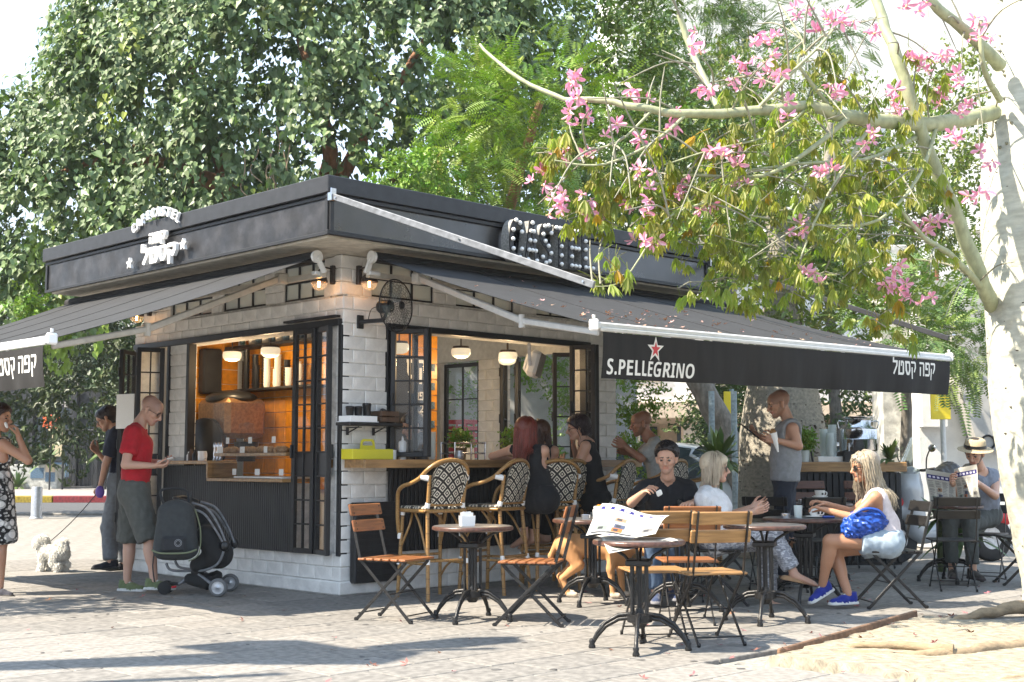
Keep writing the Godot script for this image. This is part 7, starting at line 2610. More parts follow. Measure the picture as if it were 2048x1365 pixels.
func table_things() -> void:
	for q in [["white napkin holder on the round table by the empty chair at the left", V(-.33, .687, -9.62), 20, 0], ["white napkin holder with orange sugar sachets on the table before the tan dog", V(.72, .692, -10.72), -15, 1]]:
		var t := thing("napkin_holder", q[0], "napkin holder", at(q[1], q[2]), "napkin holders")
		var m := MB.new()
		for s in [-1.0, 1.0]: m.prism(PackedVector2Array([V2(-.05, 0), V2(.05, 0), V2(.055, .075), V2(.0, .066), V2(-.055, .075)]), s * .028 - .004, s * .028 + .004)
		m.box(V(0, .008, 0), V(.1, .014, .05), .003)
		m.box(V(-.05, .03, 0), V(.008, .06, .05), .003)
		m.box(V(.05, .03, 0), V(.008, .06, .05), .003)
		put(m, "holder", M.porcelain, t)
		var n := MB.new()
		for k in 5: n.box(V(rf(-.01, .01), .06, -.02 + k * .009), V(.08, .07 + rf(0, .015), .003), 0, Basis(Vector3.BACK, rf(-.15, .15)))
		put(n, "napkins", M.paper, t)
		if q[3]:
			for k in 4:
				var s := MB.new()
				s.box(V(-.01 + k * .012, .085, -.01 + k * .006), V(.02, .06, .003), 0, Basis(Vector3.BACK, rf(-.4, .4)))
				put(s, "sugar_sachet", M.orange_tile, t)
	for q in [["ashtray", "steel ashtray beside the napkin holder with sachets", V(.60, .692, -10.68)], ["ashtray", "steel ashtray on the women's table", V(2.22, .702, -10.62)], ["ashtray", "steel ashtray on the table with stacked cups", V(2.86, .752, -12.9)]]:
		one(pot(.035, .036, .04), q[0], q[1], "ashtray", M.chrome, at(q[2]))
	one(pot(.10, .03, .036), "water_glass", "clear water glass on the women's table", "glass", M.frosted, at(V(2.33, .702, -10.66)))
	for q in [["white coffee cup with a dark emblem on the women's table", V(2.47, .702, -10.66), 0, .702], ["lower white coffee cup stacked on the table behind the women", V(3.04, .752, -12.95), 0, .7], ["upper coffee cup tilted on the stack behind the women", V(3.05, .80, -12.95), 1, .7]]:
		var t := thing("coffee_cup", q[0], "cup", at(q[1], 20), "coffee cups")
		var c := MB.new()
		c.lathe([Vector2(0, .006), Vector2(.028, .006), Vector2(.048, .04), Vector2(.052, .075), Vector2(.048, .073), Vector2(.04, .03), Vector2(0, .012)], 22)
		c.tube(curve([V(.05, .06, 0), V(.08, .055, 0), V(.075, .025, 0), V(.045, .025, 0)], 8), .005, 6)
		put(c, "cup_body", M.porcelain, t)
		var s := MB.new()
		s.lathe([Vector2(0, 0), Vector2(.05, .0), Vector2(.08, .012), Vector2(.078, .015), Vector2(.045, .006), Vector2(0, .006)], 26)
		put(s, "saucer", M.porcelain, t)
		var e := MB.new()
		e.box(V(0, .045, .0475), V(.02, .028, .004), .001, Basis(Vector3.RIGHT, -.15))
		put(e, "emblem", M.ink, t)
	# newspapers
	var np := mat("newsprint", 1, 1, 1, .85)
	np.albedo_texture = news_tex()
	np.cull_mode = BaseMaterial3D.CULL_DISABLED
	var n := thing("newspaper", "open newspaper lying crumpled on the nearest round table", "newspaper", at(V(.72, .676, -8.16)))
	var a := MB.new()
	a.sheet(func(u, v): return V(lerpf(-.21, .22, u) + .07 * v, .004 + .025 * sin(u * 5 + v * 3) * (1 - v) - maxf(0, v - .55) * .16 * (1 - u), lerpf(-.13, .30, v) - .1 * u), 16, 12)
	put(a, "lower_sheet", np, n)
	var b := MB.new()
	b.sheet(func(u, v): return V(lerpf(-.27, .16, u) + .12 * (1 - v), .03 + .17 * pow(1 - v, 1.2) * (1.1 - .5 * u) + .012 * sin(u * 7) + .03 * sin(PI * v), lerpf(-.10, .17, v) - .05 * u), 16, 12)
	put(b, "upper_sheet", np, n)
	var h := thing("newspaper", "newspaper held open by the man in the straw hat", "newspaper", at(V(4.15, .94, -12.25), -42, .74))
	for s in 2:
		var m := MB.new()
		m.sheet(func(u, v): return V((u - (1 if s == 0 else 0)) * .33, .2 - v * .42 + .06 * u * (1 if s else -1), .10 * absf(u - (1 if s == 0 else 0)) + .02 * sin(v * 6 + u * 4) - .08 * v), 12, 12)
		put(m, "page", np, h)
	var ph := MB.new()
	ph.sheet(func(u, v): return V((u - .5) * .3, .012 + .004 * sin(u * 9), (v - .5) * .22), 8, 6)
	one(ph, "folded_paper", "folded printed papers on the table of the man in the black T-shirt", "paper", np, at(V(1.45, .695, -10.15), 30))
	var pl := MB.new()
	pl.lathe([Vector2(0, 0), Vector2(.07, 0), Vector2(.11, .016), Vector2(.108, .019), Vector2(.068, .006), Vector2(0, .005)], 28)
	one(pl, "plate", "white plate on the table of the man in the black T-shirt", "plate", M.porcelain, at(V(1.25, .692, -10.2)))
	var ti := MB.new()
	ti.box(V(0, 0, 0), V(.05, .05, .02), .008, Basis.from_euler(V(.3, .4, .5)))
	one(ti, "tissue", "crumpled pale tissue in the fingers of the man in the black T-shirt", "tissue", M.paper, at(V(1.185, .905, -10.52)))
	var ts := MB.new()
	ts.ell(V(0, 0, 0), V(.014, .03, .014), 10, 8, Basis(Vector3.BACK, .4))
	one(ts, "tissue", "white tissue held to the mouth of the woman in the dotted dress", "tissue", M.paper, at(V(-4.425, 1.475, -11.38)))
	var tb := MB.new()
	tb.box(V(0, 0, 0), V(.19, .012, .13), .004)
	one(tb, "tablet", "dark tablet in the hand of the standing man", "tablet", M.coping, Transform3D(Basis.from_euler(V(.35, .3, -.6)), V(2.19, 1.44, -12.0)))
	var sw := thing("wrapped_sandwich", "rolled sandwich in white paper in the standing man's hand", "sandwich", Transform3D(Basis.from_euler(V(.1, 0, .25)), V(2.37, 1.36, -11.74)))
	var w1 := MB.new()
	w1.lathe([Vector2(.008, -.12), Vector2(.028, .0), Vector2(.034, .06), Vector2(.03, .06)], 14)
	put(w1, "wrapper", M.paper, sw)
	var w2 := MB.new()
	w2.ell(V(0, .06, 0), V(.03, .04, .028), 12, 8)
	put(w2, "bread", bun_mat(), sw)
	var bl := MB.new()
	var nz := FastNoiseLite.new()
	nz.frequency = 9
	bl.sheet(func(u, v):
		var th: float = PI * v
		var a2: float = -u * TAU
		var o := V(sin(th) * cos(a2), cos(th), sin(th) * sin(a2))
		var quilt := .008 * absf(sin(u * 26 + v * 13)) * absf(sin(u * 26 - v * 13))
		var rr := 1.0 + .14 * nz.get_noise_3d(o.x * .4, o.y * .4, o.z * .4) + quilt * 3.0
		return V(o.x * .185 * rr + o.y * .05, o.y * .115 * rr * (1.0 - .25 * o.x), o.z * .085 * rr), 48, 28)
	var bag := thing("handbag", "bright blue quilted handbag in the long-haired woman's lap", "bag", at(V(2.80, .665, -10.38)))
	put(bl, "bag_body", mat("blue_bag", .012, .075, .42, .4, 0, .2, .2), bag)
	var hd := MB.new()
	hd.tube(curve([V(-.1, .08, .06), V(-.02, .12, .075), V(.08, .11, .08), V(.14, .05, .07)], 14), .012, 8)
	put(hd, "strap", M.blue_bag, bag)
	var wt := MB.new()
	wt.lathe([Vector2(0, 0), Vector2(.03, 0), Vector2(.032, .1), Vector2(.012, .15), Vector2(.012, .19), Vector2(0, .19)], 14)
	one(wt, "glass_bottle", "small clear bottle on the hat man's table", "bottle", M.frosted, at(V(4.18, .742, -12.65)))
	var gl := MB.new()
	gl.box(V(0, 0, 0), V(.1, .02, .05), .008)
	one(gl, "blue_phone", "dark blue phone case under the long-haired woman's fingers", "phone", M.blue_bag, at(V(2.55, .712, -10.55), 20))

func bun_mat() -> Material: return M.pastry

func news_tex() -> ImageTexture:
	var im := Image.create(256, 320, false, Image.FORMAT_RGB8)
	im.fill(Color(.74, .73, .70))
	var r := RandomNumberGenerator.new()
	r.seed = 12
	im.fill_rect(Rect2i(10, 236, 236, 40), Color(.14, .12, .42))
	for k in 6: im.fill_rect(Rect2i(24 + k * 36, 246, 22, 20), Color(.85, .85, .92))
	for col in 4:
		for row in 42:
			if r.randf() < .82: im.fill_rect(Rect2i(12 + col * 60, 12 + row * 5, r.randi_range(34, 52), 2), Color(.3, .3, .31))
	for k in 5:
		var x := 14 + r.randi() % 190
		var y := 14 + r.randi() % 160
		im.fill_rect(Rect2i(x, y, 40, 34), [Color(.45, .44, .43), Color(.62, .5, .4), Color(.3, .33, .42), Color(.5, .55, .5), Color(.75, .42, .22)][k])
		im.fill_rect(Rect2i(x + 6, y + 8, 18, 20), Color(.25, .24, .25))
	im.fill_rect(Rect2i(12, 10, 150, 12), Color(.2, .2, .22))
	return ImageTexture.create_from_image(im)

func stroller() -> void:
	var t := thing("stroller", "black baby stroller with chrome frame by the serving counter", "stroller", at(V(-2.76, 0, -11.55), 0, .93))
	# drawn in its own side plane: x to the right, handle on the left
	var P := func(x: float, y: float, z: float) -> Vector3: return V(x, y, z)
	for s in [-1.0, 1.0]:
		var f := MB.new()
		f.tube(curve([V(-.12, .82, s * .2), V(.08, .77, s * .21), V(.2, .62, s * .21), V(.27, .5, s * .2)], 18), .011, 10)
		f.tube(curve([V(-.03, .86, s * .17), V(.12, .8, s * .17), V(.24, .62, s * .17), V(.3, .47, s * .17)], 18), .012, 10)
		f.tube(curve([V(.29, .44, s * .19), V(.23, .30, s * .19), V(.1, .235, s * .17), V(.0, .23, s * .1)], 14), .0125, 10)
		f.tube(curve([V(-.26, .3, s * .16), V(-.22, .24, s * .16), V(-.1, .225, s * .12), V(.0, .23, s * .1)], 10), .0125, 10)
		f.tube([V(.02, .2, s * .1), V(.21, .09, s * .2)], .015, 10)
		f.tube([V(-.02, .2, s * .06), V(-.16, .1, s * .08)], .015, 10)
		put(f, "chrome_tube", M.alu_dull, t)
		var j := MB.new()
		j.ell(V(.29, .46, s * .2), V(.045, .05, .03), 12, 8)
		j.ell(V(0, .22, s * .1), V(.045, .055, .03), 12, 8)
		put(j, "joint", M.plastic_black, t)
		var w := thing_part("wheel", t)
		w.position = V(.25, .085, s * .25)
		var ty := MB.new()
		ty.x = Transform3D(Basis(Vector3.RIGHT, PI / 2), Vector3.ZERO)
		ty.lathe([Vector2(.058, -.026), Vector2(.075, -.026), Vector2(.085, -.014), Vector2(.085, .014), Vector2(.075, .026), Vector2(.058, .026)], 28)
		put(ty, "tyre", mat("grey_rubber", .13, .13, .13, .8), w)
		var ri := MB.new()
		ri.x = ty.x
		ri.lathe([Vector2(0, -.02), Vector2(.058, -.022), Vector2(.058, .022), Vector2(.02, .018), Vector2(0, .03)], 24)
		put(ri, "rim", M.alu, w)
	var fw := MB.new()
	for s in [-1.0, 1.0]:
		fw.x = Transform3D(Basis(Vector3.RIGHT, PI / 2), V(-.30, .062, s * .05))
		fw.lathe([Vector2(0, -.016), Vector2(.05, -.018), Vector2(.062, -.01), Vector2(.062, .01), Vector2(.05, .018), Vector2(0, .016)], 22)
	fw.x = Transform3D.IDENTITY
	fw.tube([V(-.16, .1, .05), V(-.26, .1, 0), V(-.3, .07, 0)], .016, 8)
	put(fw, "front_wheels", M.rubber, t)
	var rb := MB.new()
	rb.box(V(-.2, .075, .09), V(.05, .02, .02), .008, Basis(Vector3.BACK, .15))
	put(rb, "red_latch", M.red, t)
	# seat shell, hood fabric, basket
	var sh := sdf([[V(-.02, .73, 0), V(.2, .36, 0), .10, .12, .05, 0], [V(.1, .55, -.12), V(.2, .38, -.1), .1, .1, .05, 0], [V(.1, .55, .12), V(.2, .38, .1), .1, .1, .05, 0], [V(.2, .36, .08), V(.02, .28, .1), .09, .07, .05, 0], [V(.2, .36, -.08), V(.02, .28, -.1), .09, .07, .05, 0]], .014, [Color.WHITE], [], .006, 9)
	put(sh, "seat_shell", cloth("black_canvas", .013, .013, .014), t)
	var ba := sdf([[V(-.05, .15, -.1), V(.12, .11, -.1), .05, .06, .05, 0], [V(-.05, .15, .1), V(.12, .11, .1), .05, .06, .05, 0], [V(.05, .11, 0), V(.18, .17, 0), .06, .05, .05, 0]], .014, [Color.WHITE], [], .006, 9)
	put(ba, "basket", M.black_canvas, t)
	var hdl := MB.new()
	hdl.tube(curve([V(-.05, .86, -.17), V(-.17, .9, -.17), V(-.24, .9, 0), V(-.17, .9, .17), V(-.05, .86, .17)], 22), .016, 10)
	hdl.tube([V(-.05, .85, .17), V(-.03, .97, .16)], .010, 8)
	put(hdl, "handle", M.plastic_black, t)
	var b := thing("backpack", "grey and black backpack with a round emblem hanging on the stroller", "backpack", at(V(-2.90, .47, -11.32), 8))
	var p := []
	for z in [-.05, .05]: p.append_array([[V(-.08, .26, z), V(-.1, -.06, z), .07, .085, .06, 0], [V(0, .28, z), V(0, -.06, z), .075, .09, .06, 0], [V(.08, .26, z), V(.1, -.06, z), .07, .085, .06, 0]])
	put(sdf(p, .013, [Color.WHITE], [], .006, 9), "pack", cloth("grey_canvas", .045, .05, .052), b)
	var pk := MB.new()
	pk.box(V(0, -.01, .175), V(.2, .13, .05), .02)
	put(pk, "front_pocket", cloth("dark_canvas", .028, .03, .034), b)
	var tr := MB.new()
	tr.tube(curve([V(-.18, -.06, .16), V(-.1, -.085, .2), V(.1, -.085, .2), V(.19, -.06, .16)], 14), .008, 6)
	tr.tube(curve([V(.16, .28, .06), V(.21, .1, .06), V(.2, -.1, .06), V(.12, -.16, .1)], 14), .006, 6)
	put(tr, "olive_piping", mat("olive_trim", .17, .19, .11, .8), b)
	var em := MB.new()
	for r in [.03, .02]: em.tube(range(17).map(func(i): return V(.04 + cos(i * TAU / 16) * r, .0 + sin(i * TAU / 16) * r, .202)), .002, 4)
	put(em, "emblem", M.alu, b)
	var sp := MB.new()
	sp.tube(curve([V(-.1, .3, 0), V(-.14, .44, -.05), V(.06, .44, -.08), V(.1, .3, 0)], 14), .012, 6)
	sp.tube(curve([V(-.17, -.05, .02), V(-.19, -.2, .0), V(-.17, -.34, .02)], 8), .006, 5)
	put(sp, "strap", M.dark_canvas, b)
# ---------------------------------------------------------------- the street around
func boxy(size: Vector3, at_: Vector3, bev := .0) -> MB: return MB.new().box(at_, size, bev)

func car(label: String, paint: Material, xf: Transform3D) -> void:   # about 4.1 m long, nose towards +z
	var t := thing("parked_car", label, "car", xf, "cars parked along the street")
	var m := MB.new()
	var prof := func(v: float) -> Array:   # v along the length: half width, belt height, base
		return []
	# body as cross-sections from tail to nose: z, half width, bottom, belt
	var S := [[-2.02, .72, .45, .80], [-1.95, .82, .30, .92], [-1.6, .86, .22, .96], [-.6, .87, .20, .95], [.5, .87, .20, .93], [1.1, .86, .2, .90], [1.7, .82, .24, .78], [1.98, .7, .32, .66]]
	m.sheet(func(u, v):
		var f: float = v * (S.size() - 1)
		var k := mini(int(f), S.size() - 2)
		var q := []
		for i in 4: q.append(lerpf(S[k][i], S[k + 1][i], f - k))
		var a: float = u * TAU
		var cx := signf(cos(a)) * pow(absf(cos(a)), .45)
		var sy := signf(sin(a)) * pow(absf(sin(a)), .45)
		return V(-cx * q[1], lerpf(q[2], q[3], sy * .5 + .5), q[0]), 40, 28)
	for e in [0, 7]:
		var q: Array = S[e]
		m.ell(V(0, (q[2] + q[3]) / 2, q[0]), V(q[1], (q[3] - q[2]) / 2, .06), 24, 10)
	put(m, "body", paint, t)
	var R := [[-1.86, .66, .93], [-1.55, .64, 1.30], [-1.0, .62, 1.44], [-.2, .61, 1.46], [.25, .61, 1.40], [.95, .66, .94]]
	var ca := func(u: float, v: float, g: float) -> Vector3:
		var f := v * (R.size() - 1)
		var k := mini(int(f), R.size() - 2)
		var z := lerpf(R[k][0], R[k + 1][0], f - k)
		var h := lerpf(R[k][2], R[k + 1][2], f - k) + g
		var a := PI * u
		var cx := signf(cos(a)) * pow(absf(cos(a)), .4)
		var sy := pow(maxf(sin(a), 0), .5)
		return V(-cx * lerpf(.80, lerpf(R[k][1], R[k + 1][1], f - k), sy) , lerpf(.90, h, sy), z)
	var gl := MB.new()
	gl.sheet(func(u, v): return ca.call(u, v, 0.0), 28, 24)
	put(gl, "windows", M.car_glass, t)
	var rf_ := MB.new()
	rf_.sheet(func(u, v): return ca.call(lerpf(.3, .7, u), lerpf(.26, .80, v), .012), 16, 16)
	put(rf_, "roof", paint, t)
	for s in [-1.0, 1.0]:
		for v in [0.27, .5, .78]:
			var pl := MB.new()
			pl.tube([ca.call(.5 + s * .46, v if v != .78 else .97, .012), ca.call(.5 + s * .33, v, .012), ca.call(.5 + s * .2, v, .012)], .03, 6)
			put(pl, "pillar", paint, t)
		var tl := MB.new()
		tl.box(V(s * .68, .86, -1.96), V(.2, .16, .1), .03)
		put(tl, "tail_light", M.red, t)
		var hl := MB.new()
		hl.ell(V(s * .62, .66, 1.86), V(.16, .08, .14), 14, 8)
		put(hl, "headlight", M.porcelain, t)
		var mi := MB.new()
		mi.ell(V(s * .94, .98, .62), V(.09, .07, .06), 12, 8)
		put(mi, "wing_mirror", paint, t)
		for z in [-1.25, 1.25]:
			var w := thing_part("wheel", t)
			var ty := MB.new()
			ty.x = Transform3D(Basis(Vector3.BACK, PI / 2), V(s * .78, .31, z))
			ty.lathe([Vector2(.2, -.1), Vector2(.29, -.1), Vector2(.31, -.06), Vector2(.31, .06), Vector2(.29, .1), Vector2(.2, .1)], 26)
			put(ty, "tyre", M.rubber, w)
			var ri := MB.new()
			ri.x = ty.x
			ri.lathe([Vector2(0, -.07), Vector2(.2, -.09), Vector2(.2, .09), Vector2(0, .07)], 18)
			put(ri, "rim", M.alu, w)
	put(boxy(V(.52, .12, .02), V(0, .74, -2.07), .01), "number_plate", M.kerb_yellow, t)

func street() -> void:
	mat("facade", .78, .77, .74, .8, 0, .08, 1.5)
	mat("facade_warm", .66, .52, .38, .8, 0, .12, 1.5)
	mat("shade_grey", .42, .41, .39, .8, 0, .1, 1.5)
	mat("shutter", .38, .36, .33, .7)
	mat("sign_yellow", .75, .58, .02, .5)
	mat("sign_orange", .75, .13, .03, .5)
	mat("car_glass", .03, .04, .045, .06)
	var paint := func(n: String, r: float, g: float, b: float) -> Material:
		var m := mat(n, r, g, b, .3)
		m.clearcoat_enabled = true
		m.clearcoat = .8
		m.clearcoat_roughness = .05
		return m
	# white apartment house behind the trees
	var h := thing("apartment_house", "white apartment house with slatted shutters behind the trees on the right", "building")
	put(boxy(V(19, 20, 9), V(12.8, 12.95, -44.5)), "upper_storeys", M.facade, h)
	put(boxy(V(21, .5, 10.4), V(12.8, 2.72, -44.2), .02), "floor_slab", M.facade_warm, h)
	put(boxy(V(18, 2.6, .4), V(12.8, 1.4, -46)), "ground_floor_wall", M.facade_warm, h)
	for k in 7: put(boxy(V(.55, 2.5, .5), V(3.6 + k * 1.85, 1.35, -39.6), .02), "column", M.facade_warm, h)
	for k in 6:
		var o := MB.new()
		o.box(V(4.5 + k * 1.9, 1.45, -45.76), V(1.2, 1.9, .08))
		put(o, "window", M.car_glass, h)
	for q in [[4.05, 4.55, 1.15, 1.9, 12], [10.6, 9.2, 1.7, 5.6, 44], [8.9, 5.0, 1.2, 1.8, 14], [14.2, 5.2, 1.6, 1.8, 14]]:
		var w := thing_part("shutter_window", h)
		put(boxy(V(q[2] + .1, q[3] + .1, .06), V(q[0], q[1], -39.97)), "window_frame", M.white_paint, w)
		for j in q[4]: put(MB.new().box(V(q[0], q[1] - q[3] / 2 + (j + .5) * q[3] / q[4], -39.9), V(q[2], q[3] / q[4] * .55, .05), .004, Basis(Vector3.RIGHT, .5)), "slat", M.shutter, w)
	for q in [[16.5, 9.0], [16.5, 5.6], [7.0, 8.6]]:
		var bc := thing_part("balcony", h)
		put(boxy(V(4.2, .2, 1.4), V(q[0], q[1] - .6, -39.3), .02), "balcony_slab", M.facade, bc)
		put(boxy(V(4.2, .9, .1), V(q[0], q[1], -38.65), .02), "parapet", M.facade, bc)
	for q in [V(5.6, 4.1, -39.9), V(6.2, 4.3, -39.9)]:
		var b := MB.new()
		b.tube([q - V(.45, 0, 0), q + V(.45, 0, 0)], .03, 5)
		b.tube([q - V(0, .35, 0), q + V(0, .35, 0)], .03, 5)
		put(b, "clothes_rail", M.shade_grey, h)
	# grey house behind the fig tree, far left
	var g := thing("pale_house", "pale house showing between the fig tree and the left awning", "building")
	put(boxy(V(16, 9, 6), V(-19, 4.6, -64)), "wall", M.facade, g)
	put(boxy(V(16.6, .3, 6.6), V(-19, 9.2, -64)), "roof", M.shade_grey, g)
	for k in 6:
		var w := thing_part("window", g)
		put(boxy(V(1.3, 1.5, .1), V(-25 + k * 2.5, 6.4, -60.98)), "pane", M.car_glass, w)
		put(boxy(V(1.5, .12, .2), V(-25 + k * 2.5, 5.58, -60.95)), "sill", M.facade, w)
	var sf := thing("shop_front", "dark shop front with grey posts across the road behind the woman in the dress", "shop front")
	put(boxy(V(5.6, 4.2, 3), V(-19.7, 2.2, -55.5)), "wall", M.coping, sf)
	for x in [-17.15, -18.1, -19.9, -21.6]: put(boxy(V(.28, 4.2, .28), V(x, 2.2, -53.8), .02), "post", M.coping, sf)
	for q in [[-19.0, 2.3, 1.4, 2.2, "car_glass"], [-20.8, 2.3, 1.3, 2.2, "car_glass"], [-19.0, .85, 1.4, .6, "photo_blue"], [-18.9, 2.1, .6, 1.4, "sign_cream"]]: put(boxy(V(q[2], q[3], .06), V(q[0], q[1], -53.95 + (.08 if q[4] == "sign_cream" else 0.0))), "pane", M[q[4]], sf)
	put(text_mesh("CAFE", .34, .05), "shop_lettering", M.shutter, sf, Transform3D(Basis.IDENTITY, V(-18.8, 3.55, -53.85)))
	var os := thing("orange_sign", "orange notice with dark Hebrew lettering in front of the dark gate", "sign", at(V(-17.0, 0, -48)))
	put(boxy(V(.62, .5, .03), V(0, 2.65, .02), .005), "board", M.sign_orange, os)
	var ow := MB.new()
	for k in 3: drape(ow, shift(hebrew(["qphst", "tslhq", "stqlp"][k], .1, .01), V2(.24, .17 - k * .15 + 2.6)), func(q): return V(q.x, q.y, .037), V(0, 0, .002))
	put(ow, "printed_lettering", M.ink, os)
	put(boxy(V(.05, 2.6, .05), V(0, 1.4, 0)), "post", M.black_steel, os)
	for q in [[-15.9, 2.2, "wrought-iron gate standing open right of the orange sign"], [-11.8, 2.0, "black iron fence panel behind the man in the navy T-shirt"]]:
		var f := thing("iron_gate", q[2], "gate", at(V(q[0], .15, -48.5)))
		var fr := MB.new()
		for x in [-.8, .8]: fr.tube([V(x, 0, 0), V(x, q[1], 0)], .04, 6)
		for y in [.08, q[1]]: fr.tube([V(-.8, y, 0), V(.8, y, 0)], .035, 6)
		put(fr, "frame", M.black_steel, f)
		for k in 9: put(MB.new().tube([V(-.64 + k * .16, .08, 0), V(-.64 + k * .16, q[1], 0)], .018, 5), "bar", M.black_steel, f)
		for k in 4: put(MB.new().tube(curve([V(-.6 + k * .4, .3, .02), V(-.4 + k * .4, .8, .02), V(-.62 + k * .4, 1.2, .02), V(-.4 + k * .4, 1.7, .02)], 14), .02, 5), "scroll", M.black_steel, f)
	put_poster()
	var pw := thing("planter_wall", "low whitewashed planter wall with painted patches and tufts of grass", "planter")
	put(boxy(V(2.0, .95, .9), V(-18.35, .6, -50.2), .03), "wall", M.old_white, pw)
	put(boxy(V(.5, .4, .02), V(-18.1, .75, -49.74)), "painted_patch", M.photo_blue, pw)
	put(boxy(V(.36, .36, .02), V(-17.6, .6, -49.74)), "painted_patch", M.photo_blue, pw)
	put(boxy(V(.36, .3, .02), V(-17.6, .93, -49.74)), "painted_patch", M.facade_warm, pw)
	blades(V(-17.9, 1.1, -50.0), 60, 1.3, "feathery grass growing in the whitewashed planter")
	blades(V(-18.7, .2, -49.4), 40, .9, "tuft of grass at the foot of the whitewashed planter")
	blades(V(-9.4, .22, -38.4), 40, .5, "weeds growing over the painted kerb")
	var bo := thing("bollard", "stainless steel bollard at the edge of the square on the left", "bollard", at(V(-9.85, 0, -27.1)))
	var bm := MB.new()
	bm.lathe([Vector2(.145, 0), Vector2(.115, .02), Vector2(.11, .05), Vector2(.11, .62), Vector2(.1, .65), Vector2(0, .655)], 26)
	put(bm, "post", M.alu, bo)
	# dark garden under the fig tree
	var gh := [[V(-13.5, 1.6, -52), 1.9], [V(-10.8, 1.9, -52), 2.1], [V(-8.4, 1.8, -51), 2.0], [V(-12.2, 3.8, -53), 2.2], [V(-9.3, 4.1, -53), 2.3], [V(-15.6, 4.6, -54), 2.2], [V(-6.4, 3.2, -51), 2.0], [V(-17.5, 6.4, -57), 2.6], [V(-13.4, 6.4, -55), 2.4], [V(-7.0, 6, -54), 2.4], [V(-21, 7, -59), 2.6], [V(-4.0, 2.6, -50), 2.0], [V(-3.6, 5.0, -52), 2.4]]
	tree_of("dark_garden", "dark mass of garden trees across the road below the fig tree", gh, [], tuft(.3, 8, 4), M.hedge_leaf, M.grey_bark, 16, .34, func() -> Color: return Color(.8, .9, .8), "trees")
	# behind the kiosk: a grey garden wall with a creeper, seen through its windows
	var gw := thing("garden_wall", "grey rendered garden wall seen through the kiosk's far windows", "wall")
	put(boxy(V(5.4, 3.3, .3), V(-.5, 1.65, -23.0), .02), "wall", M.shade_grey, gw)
	put(boxy(V(5.4, .12, .4), V(-.5, 1.05, -22.85), .02), "ledge", M.facade_warm, gw)
	tree_of("wall_creeper", "bright creeper hanging down the grey garden wall behind the kiosk", [[V(.95, 2.6, -22.3), .4], [V(1.1, 1.9, -22.3), .35], [V(1.0, 1.2, -22.3), .25], [V(.4, 3.0, -22.4), .4], [V(1.6, 2.9, -22.4), .45], [V(.2, .5, -22.2), .4], [V(.9, .4, -22.2), .4], [V(-.5, .6, -22.3), .5], [V(-.9, 2.0, -22.4), .45], [V(-.2, 3.3, -22.6), .5], [V(-1.6, 2.9, -22.4), .5]], [], tuft(.07, 8, 5), M.lime_leaf, M.grey_bark, 150, .09, func() -> Color: return Color(1, 1, .8), "creeper")
	# right: white wall, column, posts, signs
	var ww := thing("white_wall", "white wall with a meter box, its upper part grey in shade, right of the yellow sign", "wall")
	put(boxy(V(1.2, 3.3, .3), V(6.15, 1.65, -17.9), .01), "wall", M.facade, ww)
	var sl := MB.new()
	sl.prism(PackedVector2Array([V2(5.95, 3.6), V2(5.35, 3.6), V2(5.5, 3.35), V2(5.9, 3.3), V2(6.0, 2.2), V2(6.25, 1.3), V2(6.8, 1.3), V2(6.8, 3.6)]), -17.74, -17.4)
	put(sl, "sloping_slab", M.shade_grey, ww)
	put(boxy(V(.36, .72, .16), V(5.72, 1.98, -17.66), .012), "meter_box", M.facade, ww)
	put(boxy(V(.62, .08, .05), V(5.85, 2.62, -17.73)), "dark_ledge", M.coping, ww)
	var gf := MB.new()
	gf.tube(range(15).map(func(i): return V(6.36 + cos(i * TAU / 14) * .09, 1.42 + sin(i * TAU / 14) * .09, -17.385)), .015, 5)
	gf.tube([V(6.5, 1.3, -17.385), V(6.5, 1.56, -17.385)], .015, 5)
	gf.tube([V(6.5, 1.46, -17.385), V(6.58, 1.5, -17.385), V(6.58, 1.42, -17.385), V(6.5, 1.4, -17.385), V(6.62, 1.3, -17.385)], .015, 5)
	put(gf, "graffiti", M.ink, ww)
	var co := thing("white_pillar", "white rendered pillar with stains behind the steel milk can", "pillar")
	put(boxy(V(.42, 4.2, .5), V(5.35, 2.1, -18.3), .02), "shaft", M.old_white, co)
	var po := thing("timber_posts", "pair of weathered brown posts right of the white pillar", "posts")
	for x in [5.66, 5.86]: put(boxy(V(.13, 4.0, .14), V(x, 2.0, -18.2), .015), "post", M.old_post, po)
	put(boxy(V(.05, 4.0, .06), V(5.99, 2.0, -18.15), .01), "rusty_strip", mat("rust", .3, .12, .07, .9, 0, .4, .3), po)
	for q in [["yellow street sign on a white post below the awning's right end", V(5.6, 0, -17.0), 2.08, .27, .44, "white_paint"], ["yellow street sign among leaves beside the leaning trunk", V(3.42, 0, -20.4), 2.2, .20, .42, "old_blue"]]:
		var s := thing("yellow_sign", q[0], "street sign", at(q[1], 5), "yellow street signs")
		put(MB.new().tube([V(.04, 0, -.02), V(.04, q[2] + .1, -.02)], .035, 10), "post", M[q[5]], s)
		put(boxy(V(q[3], q[4], .012), V(0, q[2] - .15, .02), .004), "plate", M.sign_yellow, s)
	var bp := thing("blue_posts", "pale blue painted posts in front of the leaning trunk", "posts")
	for x in [2.95, 3.28]: put(MB.new().tube([V(x, 0, -19.2), V(x, 2.2, -19.2)], .045, 10), "post", M.old_blue, bp)
	car("white car seen from behind beyond the side counter", paint.call("white_car", .72, .73, .74), at(V(5.35, 0, -20.6), 12))
	car("white car parked behind the scooter on the right", M.white_car, at(V(7.0, 0, -22.2), 22))
	car("silver car behind the blonde woman and the rattan chair", paint.call("silver_car", .42, .44, .46), at(V(2.95, 0, -21.2), 60))
	car("pale blue-grey car behind the bald man", paint.call("blue_grey_car", .30, .36, .44), at(V(2.0, 0, -25), 84))
